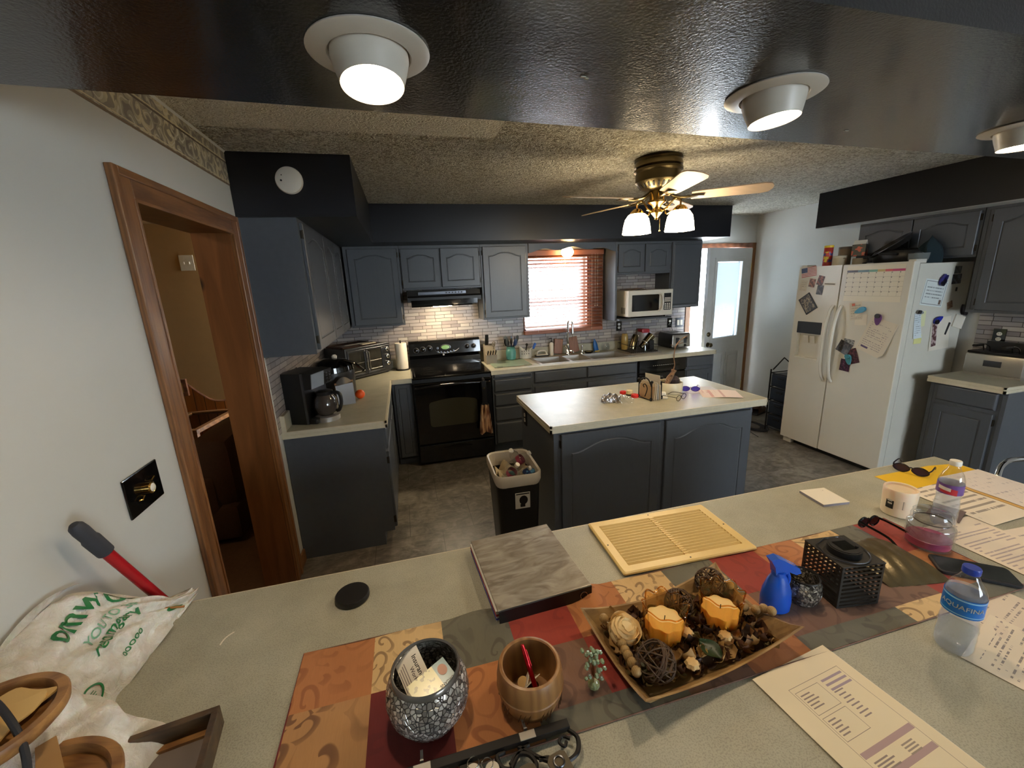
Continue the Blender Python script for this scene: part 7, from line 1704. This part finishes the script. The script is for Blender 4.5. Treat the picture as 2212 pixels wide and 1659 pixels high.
M['frostwater'] = fw()
bl_m = mat('blue_water_label', (26, 110, 190), .3, var=0)
t, k = water_bottle('water_bottle', 'water bottle with blue label and blue cap standing in front', 1.914, -4.072, .205, .0325, mat('royal_blue_cap', (36, 62, 156), .35), .100, .143, bl_m, .150)
ac = math.atan2(-4.56+4.072, .803-1.914)
b = B(); b.lathe([(.0325*1.016, .1035), (.0325*1.016, .1055)], 44, cap=False); b.lathe([(.0325*1.016, .1375), (.0325*1.016, .1405)], 44, cap=False); b.obj('label_stripe', mat('pale_label_stripe', (150, 200, 226), .3, var=0), t, True)
text_obj('label_text', 'AQUAFINA', .0145, 'wplastic', t, warp=wrapcyl(.0334, ac, .122), depth=0.0001, sx=1.05)
t, k = water_bottle('water_bottle', 'water bottle with white cap and red, white and blue label behind the candle jar', 2.452, -3.742, .225, .0315, 'wplastic', .108, .138, mat('purple_label', (110, 76, 140), .35), .140)
b = B(); ac = math.atan2(-4.56+3.742, .803-2.452)
b.grid(lambda u, v: (.0322*cos(ac-.7+1.3*u), .0322*sin(ac-.7+1.3*u), (.113+.018*v-.006*u)*k), 12, 2); b.obj('label_panel', mat('red_label_panel', (186, 52, 60), .35), t)
b = B(); b.grid(lambda u, v: (.0323*cos(ac-.9+1.0*u), .0323*sin(ac-.9+1.0*u), (.122+.010*v-.004*u)*k), 12, 2); b.obj('label_panel', 'wplastic', t)

t = thing('smartphone', 'black phone in dark case lying face up on the runner', 'phone', (2.248, -3.928, HB+.005), rad(-41))
b = B(); loft(b, [(.080, .0385, .009, 0), (.082, .0405, .010, .003), (.082, .0405, .010, .009), (.0795, .038, .009, .0105)]); b.obj('case', 'rubber', t, True)
b = B(); loft(b, [(.0775, .036, .007, .0104), (.0775, .036, .007, .0110)]); b.obj('screen', blotch('reflective_screen', [(18, 20, 22), (46, 52, 54)], 20), t)

# papers
def sheet_paper(label, x, y, rz, w_, h_, m, z=0.0, group=None, wave=0.001, name='sheet_of_paper', n=1):
    o = thing(name, label, 'paper', (x, y, HB+.0004+z), rad(rz), group)
    for k in range(n):
        b = B(); b.sheet(lambda u, v: (u*w_+.0015*k, v*h_-.002*k, .0009*(n-k)+wave*sin(3*u+5*v)**2+(.006*max(0, v-.9)*10*max(0, u-.7) if wave > .0012 else 0)), 6, 8, .0004); b.obj('page', m if k == 0 else 'paper', o, True)
    return o
pv = (180, 168, 186)
inv = NT('printed_invoice'); xs = inv.sep()
def band(c, x0, x1, y0, y1, cc, xs=xs, q=inv):
    g = None
    for op, a, v in (('GREATER_THAN', 0, x0), ('LESS_THAN', 0, x1), ('GREATER_THAN', 1, y0), ('LESS_THAN', 1, y1)):
        s_ = q.math(op, xs[a], v); g = s_ if g is None else q.math('MULTIPLY', g, s_)
    return q.mix(g, c, lin(cc))
c = inv.mix(inv.noise(8, 2), lin((236, 222, 190)), lin((228, 212, 180)))
def frame2(c, x0, x1, y0, y1, cc=(150, 132, 120), t_=.0009):
    for q_ in ((x0, x1, y0, y0+t_), (x0, x1, y1-t_, y1), (x0, x0+t_, y0, y1), (x1-t_, x1, y0, y1)): c = band(c, *q_, cc)
    return c
# the sheet: x 0..0.216, y 0..0.28 with y up (far); print begins 50 mm below the far edge
c = frame2(c, .045, .190, .02, .235); c = frame2(c, .050, .115, .178, .225); c = frame2(c, .050, .115, .128, .172)
for y0 in (.225, .215, .205): c = band(c, .125, .185, y0-.0045, y0, (168, 150, 160))
for k in range(8):
    c = band(c, .125+.002*(k % 3), .150-.003*(k % 2), .196-.0075*k, .1985-.0075*k, (150, 134, 130))
    if k < 5: c = band(c, .055, .080+.004*(k % 3), .215-.0065*k, .2175-.0065*k, (150, 134, 126)); c = band(c, .055, .075+.006*(k % 2), .163-.0065*k, .1655-.0065*k, (150, 134, 126))
c = band(c, .048, .188, .098, .108, (180, 152, 150)); c = band(c, .048, .188, .064, .074, (180, 152, 150))
for k in range(4): c = band(c, .055, .09+.01*(k % 2), .088-.005*k, .0905-.005*k, (150, 134, 126)); c = band(c, .13, .16, .088-.005*k, .0905-.005*k, (160, 144, 130))
inv.base(c); inv.b.inputs['Roughness'].default_value = .8
sheet_paper('stapled invoice pages with grey bars lying nearest the camera', 1.462, -4.290, 6.0, .216, .28, inv.m, n=3)
doc = printed('document_print', (232, 218, 196), (104, 96, 104), 30, .52, size=(.216, .28))
sheet_paper('densely typed page right of the blue-label bottle', 1.975, -4.365, 16, .216, .28, doc)
sheet_paper('second typed page tucked beneath at the right picture edge', 2.08, -4.27, 13, .216, .27, printed('document_print_b', (226, 210, 190), (120, 108, 116), 26, .5, size=(.216, .28)), z=-.0002)
fol = mat('yellow_file_folder', (232, 186, 44), .6, var=.04)
o = thing('file_folder', 'bright yellow folder at the far right corner of the bar', 'folder', (2.60, -3.56, HB+.0003), rad(-1.5)); b = B(); b.prism([(0, 0), (.43, 0), (.43, .115), (.30, .135), (0, .128)], 0, .0012); b.obj('cover', fol, o)
o = thing('file_folder', 'open manila folder lying beneath typed sheets at the right', 'folder', (2.80, -3.80, HB+.0018), 0); b = B(); b.box(0, .235, 0, .27, 0, .0012); b.obj('cover', mat('manila', (214, 172, 104), .7), o)
sheet_paper('typed letter on the manila folder at the bar edge', 2.815, -3.795, -1, .216, .275, printed('letter_print_b', (226, 214, 204), (150, 140, 150), 13, .4, size=(.216, .28)), z=.0032)
sheet_paper('sign-in sheet with handwritten signatures beside the manila folder', 2.585, -3.80, 1, .212, .245, printed('signature_print', (232, 218, 196), (120, 108, 100), 11, .6, cols=2.2, size=(.216, .28)), z=.0012)
sheet_paper('typed form with grey paragraphs right of the black phone', 2.365, -4.02, 0, .216, .28, printed('form_print', (230, 214, 192), (160, 142, 146), 24, .66, size=(.216, .28)), z=.0006)
sheet_paper('typed form lower sheet partly under the paragraph form', 2.50, -4.10, -4, .216, .28, printed('form_print_b', (228, 212, 192), (150, 134, 138), 20, .6, size=(.216, .28)), z=.0001)
sheet_paper('greyish brown card corner showing behind the candle jar', 2.50, -3.76, 20, .11, .08, mat('grey_brown_card', (112, 96, 92), .7), z=.0035)

# left pile: bag, dishes, frame
def bagmat():
    q = NT('white_grocery_bag_film'); 
    f = q.noise(16, 5, rough=.6, dist=1.5)
    q.base(q.ramp(f, [(.3, lin((214, 206, 190))), (.7, lin((244, 241, 235)))])); q.b.inputs['Roughness'].default_value = .35; q.b.inputs['Subsurface Weight'].default_value = .2; q.b.inputs['Subsurface Scale'].default_value = .02
    q.bump(q.noise(34, 6, rough=.65, dist=2.0), .9, .008); return q.m
def bagf(u, v, lift=0.0):
    """u runs from the far end towards the camera, v from the wall down to the bar."""
    y = -3.375-.60*u
    k = min(1, u/.30); k = k*k*(3-2*k)
    tx, tz = .105*(1-k)+.006, .925+.175*k-.02*max(0, (u-.6))
    wide = .150-.02*min(1, u/.5) if u < .58 else .130+.16*min(1, (u-.58)/.10)
    bx, bz = wide, HB+.003
    bul = sin(pi*v)
    x = tx+(bx-tx)*v+.022*bul*(1+.35*sin(11*u+3*v)); z = tz+(bz-tz)*v+.016*bul*(1+.5*sin(9*u+4*v))
    if u > .58: z = max(z, HB+.003+(tz-HB-.02)*(1-v)*.95)
    wr = .0045*sin(38*u+9*v+3*sin(11*v))+.0035*sin(23*v+17*u)+.0012*sin(61*u-31*v+2*sin(19*u))
    return (max(.004, x+wr+lift*.75), y-.008*sin(6*v)*(1-u), z+wr+lift*.66)
t = thing('grocery_bag', 'crumpled white plastic grocery bag with green print leaning on the left wall', 'plastic bag')
b = B(); b.grid(lambda u, v: bagf(u, v), 60, 30)
b.grid(lambda u, v: (lambda p: (p[0]*(1-v)+.004*v, p[1]-.001*v, max(HB+.001, p[2]*(1-v)+(HB+.001)*v)))(bagf(0, 1-u)), 12, 5)
b.grid(lambda u, v: (lambda p: (p[0]*(1-v)+.004*v, p[1], max(HB+.001, p[2]*(1-v)+(HB+.001)*v)))(bagf(1, 1-u)), 12, 5)
b.grid(lambda u, v: (.002+.02*sin(3*u)*0+.012*v, -3.50-.03*u-.20*u*v, 1.092+.03*v*sin(pi*u)+.01*u), 10, 5)
b.obj('film', bagmat(), t, True, auto=180)
gi = mat('green_bag_ink', (34, 112, 62), .45, var=.05); gi2 = mat('pale_green_ink', (120, 168, 134), .5)
# printing follows the bag surface: text x runs along -u... far end to camera, y runs up the slope
def onbag(u0, v0, ang, lift=.0022):
    ca, sa = cos(ang), sin(ang)
    def f(co):
        a, c = co.x*ca-co.y*sa, co.x*sa+co.y*ca
        u = u0-a/.60; v = v0-c/.24
        return Vector(bagf(max(0, min(1, u)), max(.02, min(.98, v)), lift))
    return f
for body, u0, v0, sz, m_, an in (('omwor', .30, .20, .066, gi, .10), ('YOU TO 3P', .30, .43, .026, gi2, .10), ('recomgary', .33, .53, .034, gi, .10), ('ooooo', .33, .76, .024, gi, .12)):
    text_obj('bag_print', body, sz, m_, t, warp=onbag(u0, v0, an), depth=0)
def ring_on(b, u0, v0, r, wd, n=40):
    f = onbag(u0, v0, 0)
    A_ = b._v([f(Vector((r*1.25*cos(2*pi*k/n), r*sin(2*pi*k/n), 0))) for k in range(n)]); C_ = b._v([f(Vector(((r*1.25-wd)*cos(2*pi*k/n), (r-wd)*sin(2*pi*k/n), 0))) for k in range(n)])
    for k in range(n): b.face([A_[k], A_[(k+1) % n], C_[(k+1) % n], C_[k]])
    return C_
b = B(); ring_on(b, .56, .80, .022, .004)
C_ = ring_on(b, .12, .72, .017, .017-.0005); f = onbag(.56, .80, 0)
for k in range(4): b.tube([f(Vector((-.014+.004*abs(k-1.5), .008-.005*k, 0))), f(Vector((.014-.004*abs(k-1.5), .008-.005*k, 0)))], .0009, 4)
b.obj('bag_logo', gi, t)
b = B(); b.tube([(.118, -3.453, HB+.050), (.168, -3.449, HB+.040)], .0028, 7); tag(b.obj('wooden_skewer', mat('bamboo', (156, 106, 54), .5), None, True), 'thin brown wooden stick poking out of the grocery bag', 'stick')
oak = wood('carved_acacia', (122, 82, 44), (168, 122, 70), .45, 7, 'x', 0)
def oval_dish(label, x, y, z, rx_, ry_, rz, tilt=(0, 0)):
    t = thing('wooden_dish', label, 'dish', (x, y, z), 0, rot=(rad(tilt[0]), rad(tilt[1]), rad(rz)))
    b = B(); b.lathe([(0, -.012), (.86, -.012), (.98, 0), (1.0, .012), (.98, .016), (.86, .016), (.84, .012), (.82, 0), (0, -.001)], 56, sx=rx_, sy=ry_, cap=False); b.obj('dish', oak, t, True); return t
oval_dish('oval wooden dish filled with cream cutouts on top of the grocery bag', .116, -3.885, 1.098, .102, .090, 20)
oval_dish('lower oval wooden dish holding sticks beside the dark frame', .198, -3.945, 1.000, .112, .096, -15)
ply = mat('pale_plywood', (216, 178, 112), .55, var=.04, vscale=12)
for k, (x, y, z, rz, lab) in enumerate(((.125, -3.860, 1.104, 10, 'rounded cream wood cutout at the far side of the upper dish'), (.135, -3.90, 1.108, 50, 'pointed cream wood cutout across the middle of the upper dish'), (.105, -3.905, 1.113, -20, 'cream wood cutout at the near side of the upper dish'))):
    pts = [(.060*cos(2*pi*i/40)*(1+.2*sin(3*2*pi*i/40+k)), .036*sin(2*pi*i/40)*(1+.25*cos(4*2*pi*i/40+k))) for i in range(40)]
    b = B(); b.prism(pts, 0, .003); tag(b.obj('wood_cutout', ply, None, loc=(x, y, z), rot=(rad(3), rad(-3), rad(rz))), lab, 'wood cutout', 'wood cutouts in the upper dish')
b = B(); b.tube(smoothpath([(.03, -3.80, 1.125), (.095, -3.84, 1.13), (.15, -3.88, 1.135), (.20, -3.925, 1.10), (.215, -3.96, 1.05), (.20, -3.985, 1.02), (.17, -4.01, 1.02)], 8), .0048, 8); tag(b.obj('leather_strap', 'rubber', None, True), 'dark cord looping over the two wooden dishes', 'cord')
t = thing('wooden_paddle', 'flat beige wooden paddle lying across the lower dish', 'paddle', (.225, -3.935, 1.024), rad(-52)); b = B(); b.prism([(-.10, -.012), (.05, -.020), (.075, -.004), (.08, .004), (.05, .014), (-.10, .012)], 0, .005); b.obj('blade', mat('light_beech', (182, 142, 92), .5), t)
t = thing('wooden_stick', 'short orange-toned wooden stick beside the paddle', 'stick', (.19, -3.95, 1.024), rad(-60)); b = B(); b.box(-.06, .025, -.007, .007, 0, .005, .001); b.obj('stick', mat('orange_wood', (216, 150, 90), .5), t)
t = thing('shadow_frame', 'small dark brown wooden box frame at the bottom left', 'frame box', (.30, -3.885, HB), rad(8))
dk = wood('dark_walnut', (58, 42, 26), (88, 66, 42), .5, 6, 'x', .1)
b = B()
for q_ in ((-.14, .088, .075, .088), (-.14, .088, -.13, -.118), (.076, .088, -.118, .075), (-.14, -.128, -.118, .075)): b.box(q_[0], q_[1], q_[2], q_[3], 0, .045, .0015)
b.obj('sides', dk, t)
b = B(); b.box(-.128, .076, -.118, .075, .002, .006); b.obj('back_panel', mat('grey_lavender_backing', (124, 112, 104), .6), t)
b = B(); frame_box(b, -.128, .076, 0, .01, 0, .01, .002); b.bm.free()
b = B()
for q_ in ((-.128, .076, .063, .075), (.064, .076, -.118, .063)): b.box(*q_, .006, .012)
b.obj('inner_slip', oak, t)
b = B(); b.grid(lambda u, v: (-.012+.024*u, -.004*cos(3*u), .0005+.0012*sin(pi*u)), 6, 1)
b.grid(lambda u, v: (-.02+.04*u, .004*v+.006*sin(3*u), .0012), 6, 1); tag(b.obj('paper_sliver', 'paper', None, False, loc=(.30, -3.555, HB), rot=(0, 0, rad(60))), 'tiny white sliver of paper on the left bar top', 'paper scrap')

# chair with a chrome back beyond the right end of the bar
t = thing('chair', 'chrome tube chair just showing past the right end of the bar', 'chair', (3.45, -3.60, 0), rad(0))
b = B(); b.tube(smoothpath([(-.14, .10, .44), (-.15, .13, .70), (-.13, .14, .79), (-.06, .165, .83), (.04, .17, .84), (.20, .12, .83), (.24, .10, .74), (.24, .08, .44)], 8), .011, 10); b.obj('back_frame', 'chrome', t, True)
b = B(); b.box(-.20, .24, -.28, .14, .42, .47, .02); b.obj('seat', 'black', t, True)
for x in (-.17, .21):
    for y in (-.25, .11): b = B(); b.tube([(x, y, 0), (x*.95, y*.95, .43)], .011, 10); b.obj('leg', 'chrome', t, True)
